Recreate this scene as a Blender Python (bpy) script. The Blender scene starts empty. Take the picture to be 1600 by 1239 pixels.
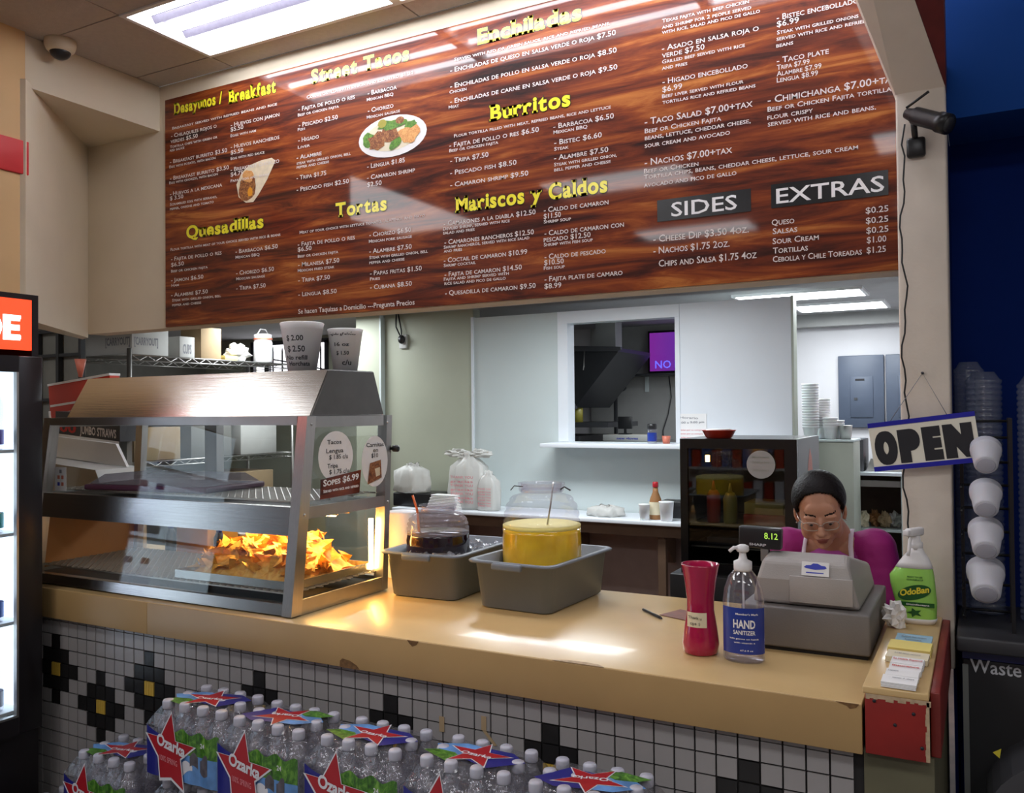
import bpy, bmesh, math, random
from mathutils import Vector, Matrix, Euler

random.seed(7)
SC = bpy.context.scene
COL = SC.collection
PI = math.pi

# ------------------------------------------------------------------ camera, world, exposure, large lights
cam_data = bpy.data.cameras.new('camera')
cam = bpy.data.objects.new('camera', cam_data)
COL.objects.link(cam)
R3 = Matrix(((0.879816, 0.015987, 0.475045), (0.475223, -0.010085, -0.879808), (-0.009275, 0.999821, -0.01647)))
cam.matrix_world = Matrix.Translation((0, -2.10026, 1.64)) @ R3.to_4x4()
cam_data.sensor_fit = 'HORIZONTAL'
cam_data.sensor_width = 36.0
cam_data.lens = 36.0 * 1352.0 / 1600.0
cam_data.clip_start = 0.02
cam_data.clip_end = 100
SC.camera = cam

SC.view_settings.view_transform = 'Standard'
SC.view_settings.look = 'None'
SC.view_settings.gamma = 1
SC.view_settings.use_curve_mapping = False
SC.view_settings.exposure = 0.75
SC.cycles.max_bounces = 10
SC.cycles.transparent_max_bounces = 40
SC.cycles.sample_clamp_indirect = 6.0
SC.cycles.caustics_reflective = False
SC.cycles.caustics_refractive = False

world = bpy.data.worlds.new('store_air')
SC.world = world
world.use_nodes = True
wb = world.node_tree.nodes['Background']
wb.inputs[0].default_value = (0.6, 0.6, 0.6, 1)
wb.inputs[1].default_value = 0.17

TUBE_E = 19.0        # strength of the fluorescent tubes over the counter
STORE_E = 6.0        # store lights behind the camera
KITCHEN_E = 13.5      # kitchen troffers

# ------------------------------------------------------------------ materials
MATS = {}
def mat(name, color, rough=0.5, metal=0.0, noise=0.06, nscale=9.0, bump=0.0, bscale=60.0, coat=0.0,
        emit=None, estr=0.0, stretch=(1, 1, 1), spec=0.5, subsurf=0.0):
    m = bpy.data.materials.new(name)
    m.use_nodes = True
    nt = m.node_tree
    b = nt.nodes['Principled BSDF']
    b.inputs['Roughness'].default_value = rough
    b.inputs['Metallic'].default_value = metal
    b.inputs['Specular IOR Level'].default_value = spec
    b.inputs['Coat Weight'].default_value = coat
    b.inputs['Coat Roughness'].default_value = 0.05
    if subsurf:
        b.inputs['Subsurface Weight'].default_value = subsurf
        b.inputs['Subsurface Radius'].default_value = (0.02, 0.008, 0.004)
    c = (color[0], color[1], color[2], 1)
    b.inputs['Base Color'].default_value = c
    if noise > 0 or bump > 0:
        tc = nt.nodes.new('ShaderNodeTexCoord')
        mp = nt.nodes.new('ShaderNodeMapping')
        mp.inputs['Scale'].default_value = stretch
        nt.links.new(tc.outputs['Object'], mp.inputs['Vector'])
    if noise > 0:
        n = nt.nodes.new('ShaderNodeTexNoise')
        n.inputs['Scale'].default_value = nscale
        n.inputs['Detail'].default_value = 5
        nt.links.new(mp.outputs[0], n.inputs['Vector'])
        r = nt.nodes.new('ShaderNodeValToRGB')
        r.color_ramp.elements[0].position = 0.3
        r.color_ramp.elements[1].position = 0.7
        r.color_ramp.elements[0].color = tuple(max(0, v * (1 - noise)) for v in color) + (1,)
        r.color_ramp.elements[1].color = tuple(min(1, v * (1 + noise)) for v in color) + (1,)
        nt.links.new(n.outputs['Fac'], r.inputs['Fac'])
        nt.links.new(r.outputs['Color'], b.inputs['Base Color'])
    if bump > 0:
        n2 = nt.nodes.new('ShaderNodeTexNoise')
        n2.inputs['Scale'].default_value = bscale
        n2.inputs['Detail'].default_value = 3
        nt.links.new(mp.outputs[0], n2.inputs['Vector'])
        bp = nt.nodes.new('ShaderNodeBump')
        bp.inputs['Strength'].default_value = bump
        bp.inputs['Distance'].default_value = 0.01
        nt.links.new(n2.outputs['Fac'], bp.inputs['Height'])
        nt.links.new(bp.outputs[0], b.inputs['Normal'])
    if emit:
        b.inputs['Emission Color'].default_value = (emit[0], emit[1], emit[2], 1)
        b.inputs['Emission Strength'].default_value = estr
    MATS[name] = m
    return m

def clear(name, tint=(1, 1, 1), fr=0.22, gloss=0.12, rough=0.04, bump=0.0, bscale=30.0, body=0.0, bodycol=(0.8, 0.8, 0.85)):
    """thin clear plastic or glass: see-through with Fresnel gloss"""
    m = bpy.data.materials.new(name)
    m.use_nodes = True
    nt = m.node_tree
    nt.nodes.remove(nt.nodes['Principled BSDF'])
    out = nt.nodes['Material Output']
    tr = nt.nodes.new('ShaderNodeBsdfTransparent')
    tr.inputs[0].default_value = tint + (1,)
    gl = nt.nodes.new('ShaderNodeBsdfGlossy')
    gl.inputs['Roughness'].default_value = rough
    lw = nt.nodes.new('ShaderNodeLayerWeight')
    lw.inputs['Blend'].default_value = 0.35
    ad = nt.nodes.new('ShaderNodeMath')
    ad.operation = 'MULTIPLY_ADD'
    ad.inputs[1].default_value = fr
    ad.inputs[2].default_value = gloss
    ad.use_clamp = True
    nt.links.new(lw.outputs['Fresnel'], ad.inputs[0])
    mx = nt.nodes.new('ShaderNodeMixShader')
    nt.links.new(ad.outputs[0], mx.inputs[0])
    nt.links.new(tr.outputs[0], mx.inputs[1])
    nt.links.new(gl.outputs[0], mx.inputs[2])
    last = mx
    if body > 0:
        df = nt.nodes.new('ShaderNodeBsdfDiffuse')
        df.inputs[0].default_value = bodycol + (1,)
        m2 = nt.nodes.new('ShaderNodeMixShader')
        m2.inputs[0].default_value = body
        nt.links.new(mx.outputs[0], m2.inputs[1])
        nt.links.new(df.outputs[0], m2.inputs[2])
        last = m2
    nt.links.new(last.outputs[0], out.inputs['Surface'])
    if bump > 0:
        tc = nt.nodes.new('ShaderNodeTexCoord')
        n2 = nt.nodes.new('ShaderNodeTexNoise')
        n2.inputs['Scale'].default_value = bscale
        nt.links.new(tc.outputs['Object'], n2.inputs['Vector'])
        bp = nt.nodes.new('ShaderNodeBump')
        bp.inputs['Strength'].default_value = bump
        bp.inputs['Distance'].default_value = 0.02
        nt.links.new(n2.outputs['Fac'], bp.inputs['Height'])
        nt.links.new(bp.outputs[0], gl.inputs['Normal'])
        nt.links.new(bp.outputs[0], lw.inputs['Normal'])
    MATS[name] = m
    return m

def ramp_mat(name, stops, scale, stretch, rough, bump=0.0, coat=0.0, detail=8, dist=1.5):
    """noise-driven colour ramp (wood, food)"""
    m = mat(name, (0.5, 0.5, 0.5), rough=rough, noise=0, coat=coat)
    nt = m.node_tree
    b = nt.nodes['Principled BSDF']
    tc = nt.nodes.new('ShaderNodeTexCoord')
    mp = nt.nodes.new('ShaderNodeMapping')
    mp.inputs['Scale'].default_value = stretch
    nt.links.new(tc.outputs['Object'], mp.inputs['Vector'])
    n = nt.nodes.new('ShaderNodeTexNoise')
    n.inputs['Scale'].default_value = scale
    n.inputs['Detail'].default_value = detail
    n.inputs['Roughness'].default_value = 0.62
    n.inputs['Distortion'].default_value = dist
    nt.links.new(mp.outputs[0], n.inputs['Vector'])
    r = nt.nodes.new('ShaderNodeValToRGB')
    el = r.color_ramp.elements
    el[0].position, el[0].color = stops[0][0], stops[0][1] + (1,)
    el[1].position, el[1].color = stops[-1][0], stops[-1][1] + (1,)
    for p, c in stops[1:-1]:
        e = el.new(p)
        e.color = c + (1,)
    nt.links.new(n.outputs['Fac'], r.inputs['Fac'])
    nt.links.new(r.outputs['Color'], b.inputs['Base Color'])
    if bump:
        bp = nt.nodes.new('ShaderNodeBump')
        bp.inputs['Strength'].default_value = bump
        bp.inputs['Distance'].default_value = 0.004
        nt.links.new(n.outputs['Fac'], bp.inputs['Height'])
        nt.links.new(bp.outputs[0], b.inputs['Normal'])
    return m

M = MATS
mat('cream_paint', (0.74, 0.64, 0.49), 0.75, nscale=3, noise=0.04, bump=0.05, bscale=90)
mat('pillar_paint', (0.80, 0.71, 0.61), 0.7, nscale=5, noise=0.07, bump=0.1, bscale=60)
mat('tan_paint', (0.66, 0.42, 0.20), 0.7, nscale=3, noise=0.04)
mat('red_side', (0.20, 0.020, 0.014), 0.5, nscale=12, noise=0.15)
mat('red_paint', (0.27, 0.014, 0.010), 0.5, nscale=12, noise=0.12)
mat('red_band', (0.62, 0.03, 0.035), 0.5, noise=0.03)
mat('dark_red_paint', (0.13, 0.012, 0.012), 0.65, noise=0.2, nscale=20)
mat('ceiling_tile', (0.52, 0.46, 0.41), 0.9, nscale=40, noise=0.05, bump=0.15, bscale=160)
mat('ceiling_seam', (0.16, 0.13, 0.11), 0.9, noise=0)
mat('white_enamel', (0.85, 0.85, 0.85), 0.35, noise=0.01)
mat('tube_glow', (1, 1, 1), 0.5, noise=0, emit=(0.92, 0.94, 1.0), estr=TUBE_E)
mat('store_glow', (1, 1, 1), 0.5, noise=0, emit=(0.97, 0.98, 1.0), estr=STORE_E)
mat('kitchen_glow', (1, 1, 1), 0.5, noise=0, emit=(0.9, 0.96, 1.0), estr=KITCHEN_E)
mat('lens_panel', (0.12, 0.11, 0.15), 0.5, noise=0.1, nscale=60)
ramp_mat('menu_wood', [(0.30, (0.014, 0.004, 0.003)), (0.41, (0.070, 0.012, 0.005)), (0.49, (0.16, 0.027, 0.007)), (0.57, (0.26, 0.055, 0.010)), (0.70, (0.50, 0.17, 0.035))],
         3.0, (0.55, 1, 5.5), 0.55, bump=0.0, coat=0.6, detail=14, dist=0.7)
MATS['menu_wood'].node_tree.nodes['Principled BSDF'].inputs['Specular IOR Level'].default_value = 0.2
mat('menu_yellow', (0.95, 0.82, 0.03), 0.35, noise=0, coat=0.3)
mat('menu_dark', (0.012, 0.006, 0.005), 0.3, noise=0, coat=0.3)
mat('menu_white', (0.80, 0.72, 0.68), 0.35, noise=0)
mat('menu_black', (0.012, 0.012, 0.014), 0.25, noise=0, coat=0.3)
mat('menu_bright', (0.92, 0.9, 0.9), 0.35, noise=0)
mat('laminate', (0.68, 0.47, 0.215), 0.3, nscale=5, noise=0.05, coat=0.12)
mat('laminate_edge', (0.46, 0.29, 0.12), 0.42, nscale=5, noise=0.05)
mat('chipboard', (0.17, 0.085, 0.03), 0.9, nscale=80, noise=0.4)
mat('tile_white', (0.34, 0.32, 0.315), 0.28, nscale=2, noise=0.06)
mat('tile_black', (0.018, 0.017, 0.017), 0.25, noise=0.1)
mat('tile_yellow', (0.62, 0.40, 0.06), 0.35, noise=0.1)
mat('grout', (0.02, 0.018, 0.018), 0.9, noise=0.1)
mat('steel', (0.62, 0.60, 0.58), 0.22, metal=1, nscale=8, noise=0.08, stretch=(0.5, 60, 60), bump=0.05, bscale=6)
mat('steel_dull', (0.50, 0.49, 0.47), 0.38, metal=1, noise=0.08)
mat('steel_dark', (0.11, 0.11, 0.12), 0.35, metal=0.7, noise=0.1)
mat('steel_vert', (0.60, 0.57, 0.54), 0.3, metal=1, nscale=8, noise=0.06, stretch=(60, 60, 0.5))
mat('wire_metal', (0.55, 0.52, 0.48), 0.35, metal=0.9, noise=0)
mat('hood_end', (0.16, 0.155, 0.145), 0.38, metal=0.8, noise=0.1)
clear('case_glass', (0.97, 0.98, 0.97), fr=0.10, gloss=0.025, rough=0.01)
clear('fridge_glass', (0.72, 0.74, 0.74), gloss=0.05, rough=0.02)
clear('cooler_glass', (0.97, 0.99, 1.0), gloss=0.02, rough=0.02)
clear('bottle_plastic', (0.93, 0.93, 0.96), fr=.35, gloss=0.10, rough=0.10, bump=0.8, bscale=70, body=0.15, bodycol=(0.66, 0.64, 0.74))
clear('shrink_film', (0.98, 0.98, 1.0), gloss=0.05, rough=0.10, bump=1.0, bscale=26, body=0.05)
clear('jar_plastic', (0.95, 0.94, 0.97), fr=0.12, gloss=0.03, rough=0.05, bump=0.1, bscale=12, body=0.05, bodycol=(0.72, 0.68, 0.80))
clear('jar_frosted', (0.95, 0.94, 0.97), fr=0.2, gloss=0.06, rough=0.06, bump=0.1, bscale=12, body=0.22, bodycol=(0.70, 0.64, 0.70))
clear('sanitizer_plastic', (0.93, 0.93, 0.96), gloss=0.10, rough=0.05, body=0.10, bodycol=(0.65, 0.6, 0.66))
clear('cup_plastic', (0.85, 0.88, 0.95), gloss=0.10, rough=0.15, body=0.16, bodycol=(0.5, 0.56, 0.72))
clear('bag_film', (0.95, 0.95, 0.93), gloss=0.08, rough=0.25, bump=0.6, bscale=25, body=0.62, bodycol=(0.80, 0.79, 0.76))
clear('ice_clear', (0.9, 0.92, 0.95), gloss=0.2, rough=0.08, bump=0.3, bscale=60, body=0.22, bodycol=(0.75, 0.77, 0.82))
clear('tray_cover', (0.86, 0.86, 0.92), gloss=0.10, rough=0.2, body=0.4, bodycol=(0.42, 0.40, 0.46))
clear('bin_clear', (0.8, 0.8, 0.82), gloss=0.1, rough=0.15, body=0.3, bodycol=(0.7, 0.7, 0.72))
clear('spectacle_glass', (0.95, 0.95, 0.95), gloss=0.02, rough=0.03)
mat('cap_white', (0.50, 0.50, 0.58), 0.4, noise=0.02, subsurf=0.1)
mat('label_navy', (0.018, 0.02, 0.22), 0.3, noise=0.05, coat=0.3)
mat('label_red', (0.42, 0.012, 0.022), 0.3, noise=0.08, coat=0.3)
mat('label_white', (0.75, 0.75, 0.80), 0.35, noise=0.02)
mat('label_sky', (0.12, 0.29, 0.62), 0.3, noise=0.3, nscale=18, coat=0.3)
ramp_mat('label_leaf', [(0.35, (0.02, 0.07, 0.015)), (0.5, (0.06, 0.20, 0.02)), (0.68, (0.20, 0.42, 0.06))], 45, (1, 1, 0.6), 0.3, coat=0.3)
mat('label_rock', (0.11, 0.10, 0.12), 0.35, noise=0.5, nscale=30, coat=0.3)
mat('tub_grey', (0.165, 0.19, 0.225), 0.45, noise=0.05, nscale=4, bump=0.06, bscale=200)
mat('drink_yellow', (0.95, 0.56, 0.03), 0.15, coat=0.5, noise=0.16, nscale=14, subsurf=0.2)
mat('drink_foam', (0.95, 0.82, 0.26), 0.6, noise=0.05)
mat('drink_dark', (0.014, 0.005, 0.011), 0.12, coat=0.5, noise=0.2)
mat('orange_straw', (0.75, 0.16, 0.04), 0.4, noise=0)
mat('register_grey', (0.40, 0.37, 0.35), 0.5, noise=0.03, bump=0.08, bscale=300)
mat('register_base', (0.19, 0.175, 0.165), 0.5, noise=0.03, bump=0.08, bscale=300)
mat('black_plastic', (0.014, 0.014, 0.016), 0.35, noise=0.05)
mat('dark_grey', (0.045, 0.045, 0.05), 0.45, noise=0.08)
mat('digits', (0.3, 0.5, 0.05), 0.5, noise=0, emit=(0.45, 0.8, 0.1), estr=0.5)
mat('vase_pink', (0.40, 0.005, 0.06), 0.12, noise=0.06, coat=0.5)
mat('vase_inside', (0.2, 0.005, 0.03), 0.3, noise=0.05)
mat('paper_cream', (0.80, 0.72, 0.52), 0.8, noise=0.03)
mat('sign_ivory', (0.88, 0.85, 0.72), 0.5, noise=0.02)
mat('sign_blue', (0.01, 0.012, 0.36), 0.4, noise=0)
mat('paper_white', (0.88, 0.87, 0.86), 0.8, noise=0.02)
mat('paper_blue', (0.34, 0.55, 0.68), 0.8, noise=0.03)
mat('paper_yellow', (0.85, 0.70, 0.22), 0.8, noise=0.03)
mat('tissue', (0.86, 0.84, 0.82), 0.9, noise=0.04, nscale=30, bump=0.3)
mat('ink_black', (0.015, 0.015, 0.02), 0.6, noise=0)
mat('ink_grey', (0.25, 0.25, 0.28), 0.7, noise=0)
mat('ink_pink', (0.75, 0.25, 0.28), 0.7, noise=0)
mat('ink_blue', (0.04, 0.06, 0.5), 0.5, noise=0)
mat('ink_red', (0.65, 0.03, 0.02), 0.5, noise=0)
mat('sanitizer_blue', (0.012, 0.04, 0.30), 0.35, noise=0.12, nscale=14, coat=0.3)
mat('pump_white', (0.82, 0.80, 0.80), 0.4, noise=0.02)
mat('spray_green', (0.36, 0.72, 0.13), 0.25, noise=0.04, subsurf=0.2, coat=0.3)
mat('spray_dark', (0.01, 0.10, 0.02), 0.3, noise=0.1)
mat('spray_yellow', (0.85, 0.72, 0.05), 0.35, noise=0)
mat('foam_white', (0.88, 0.87, 0.87), 0.6, noise=0.02, subsurf=0.1)
mat('foam_cup', (0.60, 0.60, 0.66), 0.55, noise=0.02, subsurf=0.1)
mat('card_brown', (0.20, 0.06, 0.035), 0.5, noise=0.4, nscale=30)
mat('tv_blue', (0.1, 0.1, 0.8), 0.5, noise=0, emit=(0.12, 0.12, 0.9), estr=0.8)
mat('skin', (0.53, 0.265, 0.17), 0.48, noise=0.07, nscale=16, subsurf=0.12)
mat('lips', (0.27, 0.075, 0.06), 0.45, noise=0.05, subsurf=0.1)
mat('bare_wood', (0.48, 0.35, 0.22), 0.8, noise=0.2, nscale=60)
mat('hair', (0.006, 0.004, 0.004), 0.5, spec=0.18, noise=0.3, nscale=30, stretch=(1, 0.15, 1), bump=0.35, bscale=150)
mat('eye_white', (0.5, 0.45, 0.42), 0.2, noise=0)
mat('shirt_magenta', (0.30, 0.006, 0.15), 0.7, noise=0.10, nscale=6, bump=0.25, bscale=25)
mat('shirt_plum', (0.42, 0.07, 0.36), 0.7, noise=0.12, nscale=10, bump=0.2, bscale=30)
mat('apron_strap', (0.72, 0.62, 0.70), 0.7, noise=0.04)
mat('apron_navy', (0.014, 0.016, 0.035), 0.8, noise=0.1)
mat('trousers', (0.03, 0.03, 0.05), 0.85, noise=0.1)
mat('gold_wire', (0.5, 0.42, 0.36), 0.3, metal=0.8, noise=0)
mat('fridge_black', (0.012, 0.012, 0.013), 0.22, noise=0.05)
mat('fridge_side', (0.17, 0.18, 0.17), 0.35, noise=0.12, nscale=3)
mat('salmon', (0.66, 0.19, 0.12), 0.4, noise=0.12)
mat('board_white', (0.60, 0.67, 0.67), 0.38, nscale=2, noise=0.03)
mat('board_white_bright', (0.80, 0.84, 0.89), 0.4, nscale=2, noise=0.03)
mat('green_wall', (0.44, 0.46, 0.36), 0.55, nscale=3, noise=0.04)
mat('kitchen_grey_wall', (0.36, 0.36, 0.35), 0.7, noise=0.04)
mat('kitchen_white_wall', (0.64, 0.63, 0.65), 0.7, nscale=3, noise=0.03)
mat('kitchen_ceiling', (0.42, 0.42, 0.42), 0.9, noise=0.04)
mat('kitchen_dim_wall', (0.20, 0.195, 0.17), 0.8, noise=0.08)
mat('brown_board', (0.13, 0.075, 0.045), 0.6, noise=0.15)
mat('panel_brown', (0.26, 0.185, 0.165), 0.6, noise=0.08)
mat('panel_blue_grey', (0.075, 0.095, 0.14), 0.45, noise=0.05)
mat('cabinet_green', (0.47, 0.50, 0.42), 0.5, noise=0.03)
mat('tv_frame', (0.01, 0.01, 0.012), 0.3, noise=0)
mat('floor_store', (0.26, 0.26, 0.26), 0.35, noise=0.15, nscale=4)
mat('floor_kitchen', (0.16, 0.10, 0.08), 0.5, noise=0.2, nscale=8)
mat('store_wall', (0.52, 0.49, 0.45), 0.8, noise=0.05)
mat('blue_wall_shaded', (0.001, 0.016, 0.13), 0.85, spec=0.15, noise=0.08, nscale=3)  # darker copy of the blue, shade of the recess put into the colour
mat('blue_wall_lit', (0.004, 0.042, 0.21), 0.85, spec=0.15, noise=0.05, nscale=3)  # lighter copy of the same blue, for the lit wall above the recess
mat('navy_strip', (0.004, 0.008, 0.11), 0.3, noise=0.05)
mat('grey_lettering', (0.60, 0.61, 0.64), 0.5, noise=0)
mat('waste_grey', (0.10, 0.10, 0.11), 0.45, noise=0.06)
mat('charcoal', (0.022, 0.023, 0.026), 0.4, noise=0.06)
mat('cardboard', (0.42, 0.30, 0.17), 0.8, noise=0.06)
mat('box_white', (0.60, 0.60, 0.58), 0.7, noise=0.04)
mat('box_grey', (0.22, 0.215, 0.20), 0.8, noise=0.05)
mat('box_red', (0.60, 0.045, 0.02), 0.45, noise=0.05)
mat('box_lining', (0.33, 0.15, 0.05), 0.6, noise=0.1, nscale=4)
mat('box_purple', (0.12, 0.035, 0.075), 0.5, noise=0.1)
mat('box_orange', (0.80, 0.33, 0.02), 0.5, noise=0.04)
mat('cooler_black', (0.012, 0.010, 0.012), 0.3, noise=0.08)
mat('sign_red_lit', (0.7, 0.03, 0.01), 0.4, noise=0, emit=(0.95, 0.07, 0.02), estr=0.85)
mat('sign_white_lit', (1, 1, 1), 0.4, noise=0, emit=(1.0, 0.95, 0.9), estr=1.4)
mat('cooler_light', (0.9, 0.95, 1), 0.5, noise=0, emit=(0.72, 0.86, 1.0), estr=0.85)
mat('can_blue', (0.05, 0.14, 0.5), 0.3, noise=0.3, nscale=20)
mat('can_teal', (0.02, 0.35, 0.36), 0.3, noise=0.3, nscale=20)
mat('can_violet', (0.16, 0.10, 0.45), 0.3, noise=0.3, nscale=20)
mat('heat_glow', (1, 0.6, 0.2), 0.5, noise=0, emit=(1.0, 0.50, 0.12), estr=30.0)
mat('daylight_pane', (1, 1, 1), 0.5, noise=0, emit=(0.93, 0.92, 1.0), estr=1.6)
ramp_mat('chip_corn', [(0.3, (0.66, 0.27, 0.04)), (0.5, (0.85, 0.47, 0.09)), (0.7, (0.93, 0.68, 0.25))], 18, (1, 1, 1), 0.55, bump=0.3)
ramp_mat('food_meat', [(0.3, (0.05, 0.015, 0.008)), (0.5, (0.28, 0.09, 0.03)), (0.7, (0.55, 0.28, 0.09))], 60, (1, 1, 1), 0.4)
ramp_mat('food_rice', [(0.3, (0.55, 0.20, 0.05)), (0.6, (0.80, 0.42, 0.15))], 90, (1, 1, 1), 0.4)
ramp_mat('food_green', [(0.3, (0.02, 0.07, 0.01)), (0.6, (0.15, 0.33, 0.04))], 60, (1, 1, 1), 0.4)
mat('plate_white', (0.85, 0.83, 0.80), 0.3, noise=0.01, coat=0.3)
mat('tortilla', (0.80, 0.68, 0.48), 0.4, noise=0.12, nscale=30)
mat('sauce_red', (0.40, 0.03, 0.01), 0.3, noise=0.1)
mat('sauce_yellow', (0.38, 0.33, 0.06), 0.3, noise=0.1)
mat('olive_post', (0.13, 0.12, 0.07), 0.7, noise=0.1)

def tv_material():
    m = mat('tv_screen', (0.01, 0.01, 0.01), 0.2, noise=0)
    nt = m.node_tree
    b = nt.nodes['Principled BSDF']
    tc = nt.nodes.new('ShaderNodeTexCoord')
    sp = nt.nodes.new('ShaderNodeSeparateXYZ')
    nt.links.new(tc.outputs['Generated'], sp.inputs[0])
    r = nt.nodes.new('ShaderNodeValToRGB')
    r.color_ramp.elements[0].color = (0.20, 0.02, 0.30, 1)
    r.color_ramp.elements[1].color = (0.05, 0.03, 0.35, 1)
    nt.links.new(sp.outputs[0], r.inputs[0])
    nt.links.new(r.outputs[0], b.inputs['Emission Color'])
    b.inputs['Emission Strength'].default_value = 0.55
tv_material()

# ------------------------------------------------------------------ mesh building
class MB:
    """collects shapes in world coordinates, then links them as ONE mesh object"""
    def __init__(self):
        self.v, self.f, self.m, self.s = [], [], [], []
    def add(self, verts, faces, mi=0, smooth=False):
        o = len(self.v)
        self.v += [tuple(p) for p in verts]
        for f in faces:
            self.f.append(tuple(i + o for i in f))
            self.m.append(mi)
            self.s.append(smooth)
        return self
    def box(self, x0, x1, y0, y1, z0, z1, mi=0, bev=0.0, mtx=None):
        x0, x1 = min(x0, x1), max(x0, x1)
        y0, y1 = min(y0, y1), max(y0, y1)
        z0, z1 = min(z0, z1), max(z0, z1)
        if bev <= 0:
            v = [(x0, y0, z0), (x1, y0, z0), (x1, y1, z0), (x0, y1, z0), (x0, y0, z1), (x1, y0, z1), (x1, y1, z1), (x0, y1, z1)]
            f = [(0, 3, 2, 1), (4, 5, 6, 7), (0, 1, 5, 4), (1, 2, 6, 5), (2, 3, 7, 6), (3, 0, 4, 7)]
        else:
            b = min(bev, (x1 - x0) * .45, (y1 - y0) * .45, (z1 - z0) * .45)
            bm = bmesh.new()
            bmesh.ops.create_cube(bm, size=1)
            for q in bm.verts:
                q.co = Vector(((x0 + x1) / 2 + q.co.x * (x1 - x0), (y0 + y1) / 2 + q.co.y * (y1 - y0), (z0 + z1) / 2 + q.co.z * (z1 - z0)))
            bmesh.ops.bevel(bm, geom=bm.edges[:], offset=b, segments=2, profile=0.5, affect='EDGES')
            bm.verts.index_update()
            v = [q.co.copy() for q in bm.verts]
            f = [tuple(q.index for q in p.verts) for p in bm.faces]
            bm.free()
        if mtx:
            v = [mtx @ Vector(p) for p in v]
        return self.add(v, f, mi, bev > 0)
    def prism(self, poly, axis, a, b, mi=0, smooth=False):
        """poly: 2D points in the two other axes (order x,y,z without axis), extruded from a to b"""
        def P(p, t):
            if axis == 'x': return (t, p[0], p[1])
            if axis == 'y': return (p[0], t, p[1])
            return (p[0], p[1], t)
        n = len(poly)
        v = [P(p, a) for p in poly] + [P(p, b) for p in poly]
        f = [tuple(range(n))[::-1], tuple(range(n, 2 * n))] + [(i, (i + 1) % n, n + (i + 1) % n, n + i) for i in range(n)]
        return self.add(v, f, mi, smooth)
    def quad(self, pts, th=0.0, mi=0):
        """flat sheet with thickness th behind the given corner order"""
        p = [Vector(q) for q in pts]
        if th <= 0:
            return self.add(p, [tuple(range(len(p)))], mi)
        n = (p[1] - p[0]).cross(p[-1] - p[0]).normalized() * th
        k = len(p)
        return self.add(p + [q - n for q in p], [tuple(range(k)), tuple(range(2 * k - 1, k - 1, -1))] + [(i, k + i, k + (i + 1) % k, (i + 1) % k) for i in range(k)], mi)
    def lathe(self, prof, c=(0, 0, 0), n=24, mi=0, smooth=True, cap0=True, cap1=True, sx=1.0, sy=1.0, mtx=None):
        v = []
        for r, z in prof:
            for k in range(n):
                a = 2 * PI * k / n
                v.append((c[0] + r * sx * math.cos(a), c[1] + r * sy * math.sin(a), c[2] + z))
        f = []
        for i in range(len(prof) - 1):
            for k in range(n):
                f.append((i * n + k, i * n + (k + 1) % n, (i + 1) * n + (k + 1) % n, (i + 1) * n + k))
        if cap0: f.append(tuple(range(n))[::-1])
        if cap1: f.append(tuple(range((len(prof) - 1) * n, len(prof) * n)))
        if mtx: v = [mtx @ Vector(p) for p in v]
        return self.add(v, f, mi, smooth)
    def tube(self, pts, r, n=8, mi=0, closed=False, rs=None):
        pts = [Vector(p) for p in pts]
        m = len(pts)
        v, f = [], []
        up = None
        for i, p in enumerate(pts):
            if closed: d = pts[(i + 1) % m] - pts[i - 1]
            else: d = pts[min(i + 1, m - 1)] - pts[max(i - 1, 0)]
            d.normalize()
            if up is None:
                up = Vector((0, 0, 1)) if abs(d.z) < .9 else Vector((1, 0, 0))
            a = d.cross(up)
            if a.length < 1e-5: a = d.cross(Vector((0.3, 1, 0.2)))
            a.normalize()
            b = a.cross(d).normalized()
            up = b
            rr = rs[i] if rs else r
            for k in range(n):
                t = 2 * PI * k / n
                v.append(p + a * math.cos(t) * rr + b * math.sin(t) * rr)
        for i in range(m if closed else m - 1):
            j = (i + 1) % m
            for k in range(n):
                f.append((i * n + k, i * n + (k + 1) % n, j * n + (k + 1) % n, j * n + k))
        if not closed:
            f.append(tuple(range(n))[::-1])
            f.append(tuple(range((m - 1) * n, m * n)))
        return self.add(v, f, mi, True)
    def ball(self, c, r, n=14, mi=0, mtx=None):
        """ellipsoid, r = scalar or (rx, ry, rz)"""
        if not hasattr(r, '__len__'): r = (r, r, r)
        h = max(4, n // 2)
        v = [(0, 0, -1)]
        for i in range(1, h):
            a = -PI / 2 + PI * i / h
            for k in range(n):
                t = 2 * PI * k / n
                v.append((math.cos(a) * math.cos(t), math.cos(a) * math.sin(t), math.sin(a)))
        v.append((0, 0, 1))
        f = [(0, 1 + (k + 1) % n, 1 + k) for k in range(n)]
        for i in range(h - 2):
            for k in range(n):
                f.append((1 + i * n + k, 1 + i * n + (k + 1) % n, 1 + (i + 1) * n + (k + 1) % n, 1 + (i + 1) * n + k))
        e = len(v) - 1
        f += [(e, 1 + (h - 2) * n + k, 1 + (h - 2) * n + (k + 1) % n) for k in range(n)]
        w = [Vector((c[0] + p[0] * r[0], c[1] + p[1] * r[1], c[2] + p[2] * r[2])) for p in v]
        if mtx: w = [mtx @ p for p in w]
        return self.add(w, f, mi, True)
    def xf(self, mtx):
        self.v = [tuple(mtx @ Vector(p)) for p in self.v]
        return self
    def mesh(self, name, mats, org):
        me = bpy.data.meshes.new(name)
        ox, oy, oz = org
        me.from_pydata([(x - ox, y - oy, z - oz) for x, y, z in self.v], [], self.f)
        for mm in mats:
            me.materials.append(M[mm])
        me.polygons.foreach_set('material_index', self.m)
        me.polygons.foreach_set('use_smooth', self.s)
        me.update()
        return me

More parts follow.
